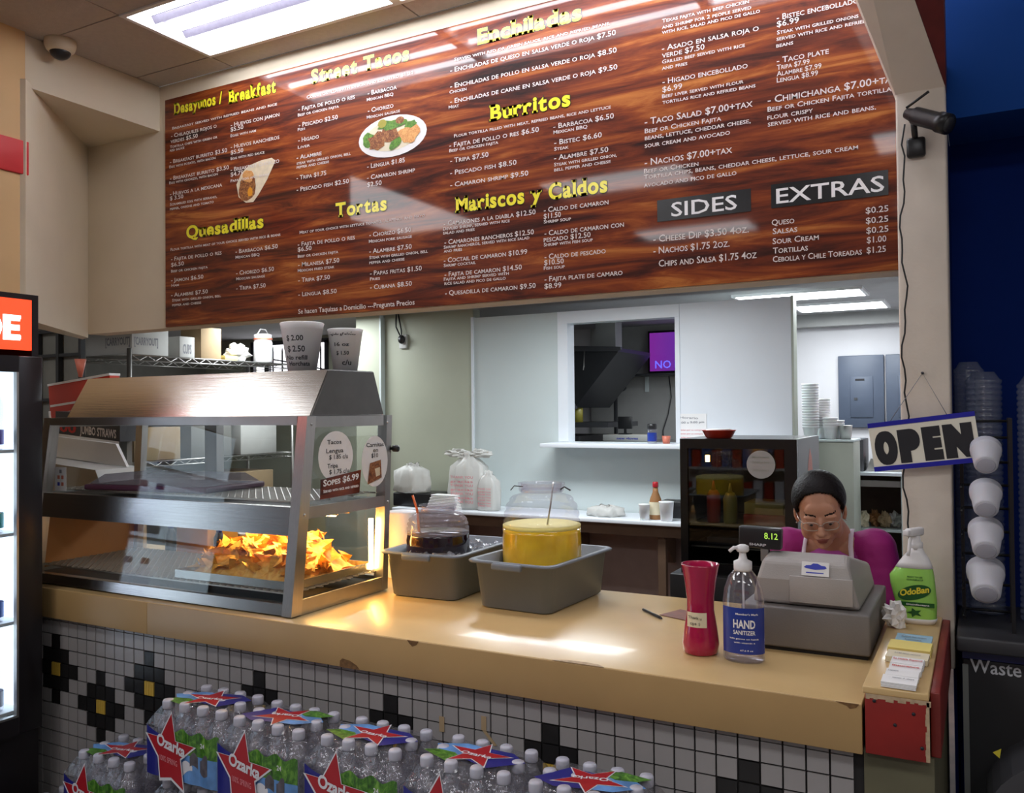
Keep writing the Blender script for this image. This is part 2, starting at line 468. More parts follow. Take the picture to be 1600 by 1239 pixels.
ORG = {}
def thing(name, label, cat, loc, group=None):
    o = bpy.data.objects.new(name, None)
    o.empty_display_size = 0.05
    COL.objects.link(o)
    o.location = loc
    ORG[o.name] = Vector(loc)
    o['label'] = label
    o['category'] = cat
    if group: o['group'] = group
    return o
def part(name, mb, mats, parent, label=None, fixn=False):
    if isinstance(mats, str): mats = [mats]
    org = ORG[parent.name]
    me = mb.mesh(name, mats, org)
    if fixn: fix_normals(me)
    o = bpy.data.objects.new(name, me)
    COL.objects.link(o)
    o.parent = parent
    ORG[o.name] = org
    if label: o['label'] = label
    return o
def solo(name, mb, mats, label, cat, group=None, loc=None, kind=None):
    if isinstance(mats, str): mats = [mats]
    if loc is None:
        xs = [p[0] for p in mb.v]; ys = [p[1] for p in mb.v]; zs = [p[2] for p in mb.v]
        loc = ((min(xs) + max(xs)) / 2, (min(ys) + max(ys)) / 2, min(zs))
    me = mb.mesh(name, mats, loc)
    fix_normals(me)
    o = bpy.data.objects.new(name, me)
    COL.objects.link(o)
    o.location = loc
    ORG[o.name] = Vector(loc)
    o['label'] = label
    o['category'] = cat
    if group: o['group'] = group
    if kind: o['kind'] = kind
    return o
def structure(name, mb, mats, parent=None, label=None):
    if isinstance(mats, str): mats = [mats]
    org = ORG[parent.name] if parent else Vector((0, 0, 0))
    me = mb.mesh(name, mats, org)
    fix_normals(me)
    o = bpy.data.objects.new(name, me)
    COL.objects.link(o)
    ORG[o.name] = org
    if parent: o.parent = parent
    else: o['kind'] = 'structure'
    if label: o['label'] = label
    return o
def fix_normals(me):
    bm = bmesh.new()
    bm.from_mesh(me)
    bmesh.ops.recalc_face_normals(bm, faces=bm.faces[:])
    bm.to_mesh(me)
    bm.free()
def copy_tree(o, parent=None, loc=None, rot=None, label=None):
    c = o.copy()
    COL.objects.link(c)
    if parent: c.parent = parent
    if loc is not None: c.location = loc
    if rot is not None: c.rotation_euler = rot
    if label: c['label'] = label
    ORG[c.name] = Vector(c.location) if parent is None else ORG.get(parent.name, Vector((0, 0, 0)))
    for ch in [k for k in o.children]:
        copy_tree(ch, c)
    return c

# ------------------------------------------------------------------ lettering (flat print)
_cache = {}
def glyphs(text, smallcaps=False, off=0.0, spacing=1.0):
    key = (text, smallcaps, off, spacing)
    if key in _cache: return _cache[key]
    cu = bpy.data.curves.new('lettering', 'FONT')
    if smallcaps:
        cu.body = text
        cu.small_caps_scale = 0.78
        for i, ch in enumerate(text):
            if ch.islower(): cu.body_format[i].use_small_caps = True
    else:
        cu.body = text
    cu.offset = off
    cu.space_character = spacing
    cu.resolution_u = 5 if off > .03 else 2
    ob = bpy.data.objects.new('lettering', cu)
    me = ob.to_mesh()
    v = [(p.co.x, p.co.y) for p in me.vertices]
    f = [tuple(p.vertices) for p in me.polygons]
    ob.to_mesh_clear()
    bpy.data.objects.remove(ob)
    bpy.data.curves.remove(cu)
    _cache[key] = (v, f)
    return v, f
def letter(mb, text, p0, p1, h, up=(0, 0, 1), mi=0, smallcaps=False, off=0.0, spacing=1.0, lift=0.0006, normal=None, gl=None, ext=None):
    """print text along p0 -> p1 (baseline ends), h = size of a capital"""
    v, f = gl or glyphs(text, smallcaps, off, spacing)
    if not v: return
    p0, p1, up = Vector(p0), Vector(p1), Vector(up).normalized()
    x0 = min(a for a, b in v); x1 = max(a for a, b in v)
    if ext: x0, x1 = ext
    ex = (p1 - p0) / max(1e-6, x1 - x0)
    sy = h / 0.73
    nrm = Vector(normal) if normal else ex.cross(up).normalized()
    mb.add([p0 + ex * (a - x0) + up * (b * sy) + nrm * lift for a, b in v], f, mi)
def slab_glyphs(text, off, slab):
    """bold letters with slab serifs on every straight stem end"""
    V, F = [], []
    x = 0.0
    for ch in text:
        if ch == ' ':
            x += 0.34
            continue
        v, f = glyphs(ch, False, off)
        vb, _f = glyphs(ch, False, 0.0)
        b0 = min(a for a, b in vb); b1 = max(a for a, b in vb)
        y0 = min(b for a, b in v); y1 = max(b for a, b in v)
        o = len(V)
        sh = x - b0
        V += [(a + sh, b) for a, b in v]
        F += [tuple(i + o for i in q) for q in f]
        if ch.isalpha():
            cnt = {}
            for q in f:
                for i in range(len(q)):
                    e = tuple(sorted((q[i], q[(i + 1) % len(q)])))
                    cnt[e] = cnt.get(e, 0) + 1
            for (i, j), c in cnt.items():
                if c > 1: continue
                (ax, ay), (bx, by) = v[i], v[j]
                if abs(ay - by) > 0.004: continue
                L = abs(ax - bx)
                if not (0.04 < L < 0.34): continue
                lo, hi = min(ax, bx) + sh, max(ax, bx) + sh
                if abs(ay - y0) < 0.02: ya, yb, dr = ay, ay + 0.070 + off, slab
                elif abs(ay - y1) < 0.02: ya, yb, dr = ay - 0.070 - off, ay, slab * 0.3
                else: continue
                o = len(V)
                V += [(lo - slab, ya), (hi + dr, ya), (hi + dr, yb), (lo - slab, yb)]
                F.append((o, o + 1, o + 2, o + 3))
        x += (b1 - b0) + 0.135
    return V, F

# ================================================================== the building
SY = 1.10      # plane of the wall that carries the menu
CZ = 3.41      # ceiling over the counter
KZ = 2.40      # kitchen ceiling
structure('floor', MB().box(-7.4, 4.0, -7.0, 1.0, -0.05, 0.0), 'floor_store')
structure('floor_kitchen', MB().box(-7.4, 1.0, 1.0, 5.6, -0.05, 0.0), 'floor_kitchen')
structure('wall_header', MB().box(-4.48, -0.09, SY, SY + 0.12, 2.10, CZ), 'cream_paint')
mb = MB().box(-3.90, -3.88, 0.0, SY, 3.19, CZ).box(-4.6, -3.88, 0.0, SY, 3.17, 3.19)
structure('wall_bulkhead', mb, 'cream_paint')
mb = MB().prism([(-4.48, SY), (-3.83, 0.32), (-3.93, 0.25), (-4.6, SY + .05)], 'z', 2.08, 3.185)
structure('wall_angled', mb, 'cream_paint')
col_ = structure('wall_left', MB().box(-4.6, -3.85, -0.5, 0.33, 0, CZ), 'tan_paint')
structure('trim_1', MB().box(-4.6, -3.838, -0.512, 0.342, 2.745, 2.90, bev=.004), 'red_band', None, 'red band around the tan column')
structure('wall_rear', MB().box(-7.4, 4.0, -7.1, -7.0, 0, CZ), 'store_wall')
structure('trim_2', MB().box(-7.4, 4.0, -7.0, -6.98, 1.95, 2.55), 'red_band')
structure('wall_kitchen_back', MB().box(-7.4, 1.0, 5.4, 5.5, 0, KZ), 'kitchen_white_wall')
structure('trim_3', MB().box(-1.9, 1.0, 5.25, 5.4, 2.30, KZ), 'kitchen_grey_wall')
structure('wall_kitchen_left', MB().box(-7.4, -7.3, 1.2, 5.4, 0, KZ), 'kitchen_dim_wall')
structure('wall_kitchen_right', MB().box(-0.06, 0.0, 1.3, 5.4, 0, KZ), 'kitchen_white_wall')
structure('wall_left_far', MB().box(-7.4, -7.3, -7.0, 1.2, 0, CZ), 'store_wall')
structure('wall_alcove_side', MB().box(-7.4, -4.6, SY + .2, SY + .3, 0, 1.2), 'kitchen_dim_wall')
mb = MB().box(-7.4, 0.04, SY + 0.12, 5.4, KZ, KZ + .05)
kceil = structure('ceiling_kitchen', mb, 'kitchen_ceiling')

# suspended ceiling over the counter: panels in a recessed grid
ceil_ = structure('ceiling', MB().box(-4.6, 4.0, -7.0, SY + .12, CZ + .07, CZ + .12), 'ceiling_seam')
xs = [-4.48, -3.88, -3.33, -2.18, -1.03, 0.12, 1.27, 2.42, 3.57]
ys = [SY, 0.95] + [0.95 - 0.52 * k for k in range(1, 7)]
fix = {(2, 1), (3, 1), (4, 1)}
tmesh = {}
def ceiling_panel(x0, x1, y0, y1):
    w, d = round(x1 - x0, 3), round(y1 - y0, 3)
    if (w, d) not in tmesh:
        tmesh[(w, d)] = MB().box(-w / 2 + .004, w / 2 - .004, -d / 2 + .004, d / 2 - .004, 0, .012).mesh('ceiling_panel', ['ceiling_tile'], (0, 0, 0))
    o = bpy.data.objects.new('ceiling_panel', tmesh[(w, d)])
    COL.objects.link(o)
    o.parent = ceil_
    o.location = ((x0 + x1) / 2, (y0 + y1) / 2, CZ)
for i in range(len(xs) - 1):
    for j in range(len(ys) - 1):
        if (i, j) in fix: continue
        ceiling_panel(xs[i], xs[i + 1], ys[j + 1], ys[j])
for k in range(3):
    ceiling_panel(xs[0] + 2.6 * k, xs[0] + 2.6 * (k + 1), -7.0, ys[-1])

def troffer(x0, x1, y0, y1, z, glow, label, group, nt=3):
    t = thing('ceiling_light', label, 'light', ((x0 + x1) / 2, (y0 + y1) / 2, z), group)
    f = MB()
    b = .022
    for a in ((x0, x1, y0, y0 + b), (x0, x1, y1 - b, y1), (x0, x0 + b, y0 + b, y1 - b), (x1 - b, x1, y0 + b, y1 - b)):
        f.box(a[0], a[1], a[2], a[3], z - .006, z + .012)
    part('frame', f, 'white_enamel', t)
    if nt:
        sd_ = MB()
        for a in ((x0 + b, x1 - b, y0 + b, y0 + b + .002), (x0 + b, x1 - b, y1 - b - .002, y1 - b), (x0 + b, x0 + b + .002, y0 + b, y1 - b), (x1 - b - .002, x1 - b, y0 + b, y1 - b)):
            sd_.box(a[0], a[1], a[2], a[3], z, z + .052)
        part('side_reflector', sd_, 'white_enamel', t)
    zr = z + (.05 if nt else -.001)
    r = MB().quad([(x0 + b, y0 + b, zr), (x0 + b, y1 - b, zr), (x1 - b, y1 - b, zr), (x1 - b, y0 + b, zr)])
    part('reflector', r, 'lens_panel' if glow == 'tube_glow' else glow, t)
    if nt:
        for i in range(nt):
            y = y0 + (y1 - y0) * (i + .5) / nt
            part('tube', MB().tube([(x0 + .03, y, z + .026), (x1 - .03, y, z + .026)], .0135, 10), glow, t)
        for i in range(nt - 1):
            y = y0 + (y1 - y0) * (i + 1) / nt
            part('louver', MB().prism([(y - .022, z + .05), (y, z + .022), (y + .022, z + .05)], 'x', x0 + b, x1 - b), 'lens_panel', t)
    return t
troffer(-3.33, -2.18, 0.43, 0.95, CZ, 'tube_glow', 'open fluorescent ceiling light above the left half of the menu', 'fluorescent lights over the counter')
troffer(-2.18, -1.03, 0.43, 0.95, CZ, 'tube_glow', 'second fluorescent ceiling light above the middle of the menu', 'fluorescent lights over the counter')
troffer(-1.03, 0.12, 0.43, 0.95, CZ, 'tube_glow', 'third fluorescent ceiling light above the right half of the menu', 'fluorescent lights over the counter')
n_ = 0
for y in (-2.2, -4.3):
    for x in (-3.0, -0.6, 1.8):
        n_ += 1
        troffer(x, x + 1.15, y, y + .52, CZ - .015, 'store_glow', 'store ceiling light panel behind the viewer, row %s from the counter, %s' % ('first' if y > -3 else 'second', {-3.0: 'left', -0.6: 'middle', 1.8: 'right'}[x]), 'store lights', 0)
troffer(-5.0, -4.05, -2.7, -.55, CZ - .015, 'store_glow', 'store ceiling light panel to the left of the tan column', 'store lights', 0)  # unseen panel, placed and sized for its reflection in the warmer hood
troffer(-1.45, -0.63, 3.68, 4.08, KZ - .012, 'kitchen_glow', 'nearer kitchen ceiling light seen above the white partition', 'kitchen ceiling lights', 0)
troffer(-1.22, -0.57, 4.45, 4.92, KZ - .012, 'kitchen_glow', 'farther kitchen ceiling light seen above the white partition', 'kitchen ceiling lights', 0)
troffer(-2.7, -1.5, 2.0, 2.5, KZ - .012, 'kitchen_glow', 'kitchen ceiling light hidden behind the menu wall over the worktable', 'kitchen ceiling lights', 0)  # added out of sight to light the front of the kitchen
troffer(-5.2, -4.2, 2.7, 3.2, KZ - .012, 'kitchen_glow', 'kitchen ceiling light hidden behind the menu wall by the wire rack', 'kitchen ceiling lights', 0)  # another unseen light, added for the left of the kitchen

# pillar, slanted beam and spandrel at the right of the opening
mb = MB().box(-0.212, -0.075, 0.79, 0.95, 0.86, 2.61, bev=.006)
pillar = structure('wall_pillar', mb, 'pillar_paint')
def slanted(a, b, c, d, th):
    q = [Vector(p) for p in (a, b, c, d)]
    return MB().add([tuple(p) for p in q] + [tuple(p + Vector((0, th, 0))) for p in q], [(0, 1, 2, 3), (7, 6, 5, 4), (0, 4, 5, 1), (1, 5, 6, 2), (2, 6, 7, 3), (3, 7, 4, 0)])
structure('wall_beam', slanted((-.212, .79, 2.600), (-.075, .79, 2.600), (-.355, .0, 3.409), (-.503, .125, 3.409), .16), 'pillar_paint')
structure('wall_spandrel', slanted((-.0748, .791, 2.602), (-.0735, .791, 2.602), (-.058, .0, 3.409), (-.354, .0, 3.409), .15), 'dark_red_paint')
structure('wall_wing', MB().box(-0.2448, -0.10, 0.03, 0.95, 0, 0.862), 'olive_post')
structure('wall_blue_upper', MB().box(-0.0745, 3.2, 0.86, 1.3, 2.52, CZ), 'blue_wall_lit')
structure('wall_blue', MB().box(-0.0745, 3.2, 1.16, 1.29, 0, 2.52).box(-0.0845, -0.0748, .952, 1.29, 0, 2.52), 'blue_wall_shaded')
structure('wall_right', MB().box(3.2, 3.3, -7, 1.3, 0, CZ), 'store_wall')

# ledge block at the counter's right end
ledge = thing('ledge_block', 'red ended ledge with worn tan top at right end of the counter', 'ledge', (-0.175, 0.4, 0.862))
part('top_panel', MB().box(-0.243, -0.107, 0.002, 0.79, 0.995, 1.012, bev=.003), 'laminate', ledge)
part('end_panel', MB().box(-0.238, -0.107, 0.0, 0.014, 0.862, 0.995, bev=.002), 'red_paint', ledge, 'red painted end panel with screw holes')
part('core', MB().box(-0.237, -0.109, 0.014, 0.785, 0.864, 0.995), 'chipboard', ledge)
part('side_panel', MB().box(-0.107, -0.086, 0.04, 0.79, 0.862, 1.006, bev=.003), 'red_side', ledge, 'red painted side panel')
for x, z in ((-.218, .982), (-.138, .965), (-.176, .935), (-.122, .893)):
    part('screw_hole', MB().lathe([(.004, 0), (.004, .001)], n=8, mtx=Matrix.Translation((x, -.0002, z)) @ Matrix.Rotation(PI / 2, 4, 'X')), 'ink_black', ledge)
mb = MB()
rr = random.Random(3)
for k in range(16):
    x = -.236 + k * .0083
    mb.box(x, x + .0083, -.0006, .002, .987 + rr.uniform(-.004, .004), .9965)
for k in range(10):
    z = .864 + k * .013
    mb.box(-.112 - rr.uniform(0, .004), -.1065, -.0006, .002, z, z + .013)
part('worn_edge', mb, 'bare_wood', ledge, 'chipped bare edge of the red panel')

# ------------------------------------------------------------------ the counter
counter = thing('service_counter', 'long tan laminate service counter above the mosaic tile wall', 'counter', (-1.8, .45, .855))
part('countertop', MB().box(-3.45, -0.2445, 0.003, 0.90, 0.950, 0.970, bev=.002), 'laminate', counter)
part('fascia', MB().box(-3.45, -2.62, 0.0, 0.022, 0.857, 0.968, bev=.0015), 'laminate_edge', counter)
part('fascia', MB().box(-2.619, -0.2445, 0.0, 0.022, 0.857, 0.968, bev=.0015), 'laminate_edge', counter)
part('underside', MB().box(-3.44, -0.25, .022, .88, .857, .950), 'chipboard', counter)
def chip_at(pts):
    part('chipped_spot', MB().prism(pts, 'y', -.0012, .001), 'chipboard', counter, 'chipped spot showing dark chipboard')
chip_at([(-1.492, .9685), (-1.452, .9685), (-1.460, .958), (-1.474, .952), (-1.484, .960)])
chip_at([(-1.745, .8570), (-1.668, .8570), (-1.680, .869), (-1.705, .880), (-1.735, .884), (-1.744, .876)])
chip_at([(-.300, .969), (-.250, .969), (-.256, .961), (-.270, .957), (-.276, .963)])
part('worn_patch', MB().prism([(-1.02, .001), (-.87, .001), (-.89, .016), (-.93, .022), (-.985, .018)], 'z', .9695, .9708), 'bare_wood', counter, 'pale worn patch on the front edge')

# mosaic wall under the counter
twall = structure('wall_counter_front', MB().box(-3.5, -0.245, 0.036, 0.10, 0.0, 0.857), 'grout')
TP = 0.0535
X0 = -0.2655
tile_proto = {}
for key, mm in (('w', 'tile_white'), ('b', 'tile_black'), ('y', 'tile_yellow')):
    g = .0024
    if key == 'y':
        m_ = MB()
        for q in range(4):
            a = -TP / 2 + g + q * (TP - 2 * g) / 4
            m_.box(a + .0006, a + (TP - 2 * g) / 4 - .0006, -.0065, 0, -TP / 2 + g, TP / 2 - g)
    else:
        m_ = MB().box(-TP / 2 + g, TP / 2 - g, -.006, 0, -TP / 2 + g, TP / 2 - g)
    tile_proto[key] = m_
tile_mesh = {k: v.mesh('tile', [{'w': 'tile_white', 'b': 'tile_black', 'y': 'tile_yellow'}[k]], (0, 0, 0)) for k, v in tile_proto.items()}
def tile_kind(c, r):
    x = X0 - (c + .5) * TP
    for base, row in ((-2.650, 4), (-2.929, 6)):
        for k in range(-2, 6):
            cc = base + k * .535
            dx = abs(round((x - cc) / TP))
            dr = abs(r - row)
            if dx + dr == 0: return 'y'
            if dx + dr <= 2: return 'b'
    return 'w'
cand = []
for c in range(60):
    x = X0 - (c + .5) * TP
    for r in range(16):
        z = .839 - (r - .5) * TP
        if z < .03: continue
        # the rows above the stacked water packs, which step down to the left
        top = .70 if x > -2.45 else (.44 if x > -2.95 else .02)
        if x > -.72: top = .30
        pri = (0 if z > top - .03 else 1, (x * x + 4.4) ** .5)
        cand.append((pri, x, z, r, tile_kind(c, r)))
cand.sort()
left = {'w': MB(), 'b': MB(), 'y': MB()}
rt = random.Random(5)
for n, (pri, x, z, r, k) in enumerate(cand):
    if r == 0: zz, sc = (.839 + .857) / 2 - .0005, (.857 - .839) / TP
    else: zz, sc = z, 1.0
    if n < 300:
        o = bpy.data.objects.new('tile', tile_mesh[k])
        COL.objects.link(o)
        o.parent = twall
        o.location = (x, .036 - rt.uniform(0, .0008), zz)
        o.scale = (1, 1, sc)
    else:
        p = tile_proto[k]
        left[k].add([(a + x, b + .036, c_ * sc + zz) for a, b, c_ in p.v], p.f, 0)
for k, nm, mm in (('w', 'white_tiles', 'tile_white'), ('b', 'black_tiles', 'tile_black'), ('y', 'yellow_tiles', 'tile_yellow')):
    if left[k].v:
        o = structure(nm, left[k], mm, twall)
        o['kind'] = 'stuff'

# ------------------------------------------------------------------ the menu
menu = thing('menu_board', 'wide glossy wood look menu board with white lettering above the counter', 'menu', (-2.0, 1.09, 2.10))
part('panel', MB().box(-3.825, -0.205, 1.0895, 1.0995, 2.105, 3.325), 'menu_wood', menu)
TABLE = """T|Desayunos / |-3.755|-3.397|3.236
T|Breakfast|-3.352|-3.031|3.225
D|Breakfast served with refried beans and rice|-3.767|-3.022|3.157
H|- Chilaquiles rojos o|-3.776|-3.437|3.114
H|verdes $5.50|-3.780|-3.575|3.085
D|Tortilla chips with green or|-3.785|-3.432|3.059
D|red sauce|-3.785|-3.675|3.041
H|- Breakfast burrito $3.50|-3.785|-3.363|2.976
D|Egg with potato, with bacon|-3.790|-3.446|2.953
H|- Breakfast burrito $3.50|-3.785|-3.351|2.887
D|Egg with chorizo, with bacon|-3.791|-3.430|2.867
H|- Huevos a la mexicana|-3.786|-3.399|2.804
H|$ 3.50|-3.786|-3.684|2.780
D|Scrambled egg with serrano,|-3.786|-3.436|2.751
D|pepper, onions and tomato|-3.786|-3.460|2.727
H|- Huevos con jamon|-3.337|-3.007|3.100
H|$5.50|-3.338|-3.249|3.077
D|Eggs with ham|-3.338|-3.163|3.048
H|- Huevos rancheros|-3.338|-3.008|2.988
H|$5.50|-3.338|-3.250|2.959
D|Egg with red sauce|-3.338|-3.107|2.931
H|- Breakfast chorizo|-3.339|-3.009|2.871
H|$4.75|-3.339|-3.251|2.846
D|Papas, egg and beans|-3.339|-3.078|2.817
T|Quesadillas|-3.663|-3.116|2.564
D|Flour tortilla with meat of your choice served with rice & beans|-3.782|-3.004|2.509
H|- Fajita de pollo o res|-3.779|-3.405|2.455
H|$6.50|-3.779|-3.681|2.424
D|Beef or chicken fajita|-3.779|-3.505|2.393
H|- Jamon $6.50|-3.779|-3.537|2.342
D|Ham|-3.776|-3.720|2.317
H|- Alambre $7.50|-3.779|-3.505|2.263
D|Steak with grilled onion, bell|-3.771|-3.410|2.237
D|pepper and cheese|-3.771|-3.554|2.212
H|- Barbacoa $6.50|-3.307|-3.022|2.450
D|Mexican BBQ|-3.307|-3.143|2.424
H|- Chorizo $6.50|-3.303|-3.047|2.340
D|Mexican sausage|-3.303|-3.108|2.314
H|- Tripa $7.50|-3.303|-3.103|2.263
T|Street Tacos|-2.803|-2.232|3.223
D|Corn tortilla with onion and cilantro $1.20|-2.832|-2.208|3.154
H|- Fajita de pollo o res|-2.885|-2.539|3.102
D|Beef or chicken fajita|-2.888|-2.634|3.077
H|- Pescado $2.50|-2.882|-2.641|3.024
D|Fish|-2.889|-2.844|3.006
H|- Higado|-2.886|-2.757|2.951
D|Liver|-2.889|-2.812|2.920
H|- Alambre|-2.897|-2.741|2.868
D|steak with grilled onion, bell|-2.897|-2.566|2.843
D|pepper and cheese|-2.897|-2.696|2.824
H|- Tripa $1.75|-2.898|-2.713|2.769
H|- Pescado fish $2.50|-2.898|-2.577|2.712
H|- Barbacoa|-2.464|-2.300|3.103
D|Mexican BBQ|-2.470|-2.319|3.077
H|- Chorizo|-2.464|-2.319|3.022
D|Mexican sausage|-2.471|-2.283|2.995
H|- Lengua $1.85|-2.470|-2.258|2.764
H|- Camaron shrimp|-2.471|-2.203|2.712
H|$2.50|-2.471|-2.388|2.679
T|Tortas|-2.658|-2.361|2.562
D|Meat of your choice with lettuce tomato, jalapenos and mayo|-2.881|-2.152|2.505
H|- Fajita de pollo o res|-2.893|-2.544|2.445
H|$6.50|-2.893|-2.806|2.420
D|Beef or chicken fajita|-2.893|-2.643|2.390
H|- Milanesa $7.50|-2.891|-2.637|2.346
D|Mexican fried steak|-2.894|-2.667|2.321
H|- Tripa $7.50|-2.891|-2.694|2.271
H|- Lengua $8.50|-2.891|-2.654|2.202
H|- Chorizo $6.50|-2.460|-2.227|2.446
D|Mexican pork sausage|-2.463|-2.223|2.419
H|- Alambre $7.50|-2.461|-2.224|2.370
D|Steak with grilled onion, bell|-2.461|-2.138|2.344
D|pepper and cheese|-2.461|-2.264|2.321
H|- Papas fritas $1.50|-2.458|-2.171|2.268
D|Fries|-2.458|-2.401|2.245
H|- Cubana $8.50|-2.458|-2.225|2.204
F|Se hacen Taquizas a Domicilio ---Pregunta Precios|-2.892|-2.211|2.118
T|Enchiladas|-1.874|-1.387|3.217
D|Served with red or green sauce, rice and refried beans.|-1.992|-1.263|3.167
H|- Enchiladas de queso en salsa verde o roja $7.50|-2.013|-1.240|3.121
H|- Enchiladas de pollo en salsa verde o roja $8.50|-2.014|-1.237|3.051
D|Chicken|-2.018|-1.931|3.029
H|- Enchiladas de carne en salsa verde o roja $9.50|-2.015|-1.235|2.984
D|Meat|-2.023|-1.970|2.963
T|Burritos|-1.818|-1.440|2.877
D|Flour tortilla filled with meat, refried beans, rice and lettuce|-1.996|-1.265|2.833
H|- Fajita de pollo o res $6.50|-2.021|-1.583|2.792
D|Beef or chicken fajita|-2.021|-1.776|2.772
H|- Tripa $7.50|-2.017|-1.824|2.724
H|- Pescado fish $8.50|-2.018|-1.689|2.671
H|- Camaron shrimp $9.50|-2.018|-1.634|2.618
H|- Barbacoa $6.50|-1.517|-1.252|2.792
D|Mexican BBQ|-1.517|-1.366|2.771
H|- Bistec $6.60|-1.514|-1.304|2.725
D|Steak|-1.514|-1.449|2.702
H|- Alambre $7.50|-1.515|-1.277|2.662
D|Steak with grilled onion,|-1.515|-1.242|2.638
D|bell pepper and cheese|-1.515|-1.268|2.617
T|Mariscos y Caldos|-1.994|-1.283|2.506
H|- Camarones a la diabla $12.50|-2.053|-1.602|2.452
D|Deviled shrimp, served with rice|-2.057|-1.724|2.433
D|salad and fries|-2.057|-1.896|2.415
H|- Camarones rancheros $12.50|-2.050|-1.611|2.370
D|Shrimp rancheros, served with rice salad|-2.054|-1.632|2.352
D|and fries|-2.054|-1.960|2.335
H|- Coctail de camaron $10.99|-2.054|-1.643|2.291
D|Shrimp cocktail|-2.055|-1.892|2.272
H|- Fajita de camaron $14.50|-2.051|-1.669|2.229
D|Fajita and shrimp served with|-2.055|-1.731|2.212
D|rice salad and pico de gallo|-2.052|-1.746|2.193
H|- Quesadilla de camaron $9.50|-2.049|-1.605|2.147
H|- Caldo de camaron|-1.564|-1.279|2.454
H|$11.50|-1.565|-1.487|2.428
D|Shrimp soup|-1.565|-1.442|2.409
H|- Caldo de camaron con|-1.562|-1.215|2.358
H|pescado $12.50|-1.566|-1.357|2.332
D|Shrimp with fish soup|-1.566|-1.348|2.314
H|- Caldo de pescado|-1.563|-1.293|2.261
H|$10.50|-1.565|-1.476|2.237
D|Fish soup|-1.567|-1.472|2.218
H|- Fajita plate de camaro|-1.564|-1.223|2.169
H|$8.99|-1.565|-1.488|2.140
D|Texas fajita with beef chicken|-1.050|-0.719|3.126
D|and shrimp for 2 people served|-1.051|-0.711|3.102
D|with rice, salad and pico de gallo|-1.051|-0.680|3.082
H|- Asado en salsa roja o|-1.052|-0.685|3.017
H|verde $7.50|-1.052|-0.886|2.990
D|Grilled beef served with rice|-1.052|-0.736|2.968
D|and fries|-1.053|-0.953|2.944
H|- Higado encebollado|-1.051|-0.727|2.888
H|$6.99|-1.052|-0.974|2.858
D|Beef liver served with flour|-1.054|-0.743|2.835
D|tortillas rice and refried beans|-1.052|-0.700|2.812
L|- Taco Salad $7.00+tax|-1.125|-0.711|2.743
M|Beef or Chicken Fajita|-1.125|-0.827|2.711
M|beans, lettuce, cheddar cheese,|-1.125|-0.719|2.684
M|sour cream and avocado|-1.126|-0.795|2.654
L|- Nachos $7.00+tax|-1.127|-0.788|2.585
M|Beef or Chicken|-1.130|-0.915|2.555
M|Tortilla chips, beans, cheddar cheese, lettuce, sour cream|-1.131|-0.354|2.532
M|avocado and pico de gallo|-1.131|-0.773|2.501
H|- Bistec encebollado|-0.621|-0.344|3.039
H|$6.99|-0.621|-0.544|3.015
D|Steak with grilled onions|-0.621|-0.346|2.988
D|served with rice and refried|-0.623|-0.319|2.965
D|beans|-0.624|-0.565|2.941
H|- Taco plate|-0.623|-0.445|2.883
M|Tripa $7.99|-0.623|-0.510|2.860
M|Alambre $7.99|-0.624|-0.470|2.837
M|Lengua $8.99|-0.624|-0.482|2.814
L|- Chimichanga $7.00+tax|-0.657|-0.221|2.744
M|Beef or Chicken Fajita tortilla|-0.658|-0.245|2.714
M|flour crispy|-0.659|-0.501|2.685
M|served with rice and beans.|-0.658|-0.295|2.660
L|- Cheese Dip $3.50 4oz.|-1.096|-0.731|2.284
L|- Nachos $1.75 2oz.|-1.096|-0.802|2.239
L|Chips and Salsa $1.75 4oz|-1.075|-0.704|2.188
H|Queso|-0.649|-0.570|2.300
H|Salsas|-0.646|-0.560|2.268
H|Sour Cream|-0.647|-0.488|2.232
H|Tortillas|-0.646|-0.525|2.198
H|Cebolla y Chile Toreadas|-0.647|-0.347|2.167
H|$0.25|-0.333|-0.261|2.306
H|$0.25|-0.333|-0.262|2.271
H|$0.25|-0.332|-0.262|2.237
H|$1.00|-0.331|-0.269|2.204
H|$1.25|-0.332|-0.271|2.169
B|SIDES|-1.023|-0.773|2.375
B|EXTRAS|-0.632|-0.273|2.377"""
heads = {}
small = []
for ln in TABLE.split('\n'):
    st, t, x0, x1, z = ln.split('|')
    x0, x1, z = float(x0), float(x1), float(z)
    if st == 'T': heads.setdefault(t, (x0, x1, z))
    else: small.append((st, t, x0, x1, z))
UP = Vector((0, 0, 1))
NRM = Vector((0, -1, 0))
YP = 1.0893
for t, (x0, x1, z) in heads.items():
    h = {'Desayunos / ': .060, 'Breakfast': .066}.get(t, .066)
    back = slab_glyphs(t.strip(), .070, .060)
    front = slab_glyphs(t.strip(), .036, .046)
    w = MB()
    xt = (min(a for a, b in front[0]), max(a for a, b in front[0]))
    letter(w, t, (x0, YP, z), (x1, YP, z), h, lift=.0008, normal=NRM, gl=back, mi=1, ext=xt)
    letter(w, t, (x0, YP, z), (x1, YP, z), h, lift=.0016, normal=NRM, gl=front, mi=0, ext=xt)
    part('heading', w, ['menu_yellow', 'menu_dark'], menu, 'yellow heading reading ' + t.replace(' /', '').strip())
hs = {'H': .0220, 'D': .0150, 'M': .0185, 'L': .027, 'F': .024, 'B': .056}
blocks = {}
for st, t, x0, x1, z in small:
    key = 'title' if st == 'B' else int((x0 + 3.85) / .45) * 10 + (0 if z > 2.62 else 1)
    blocks.setdefault(key, []).append((st, t, x0, x1, z))
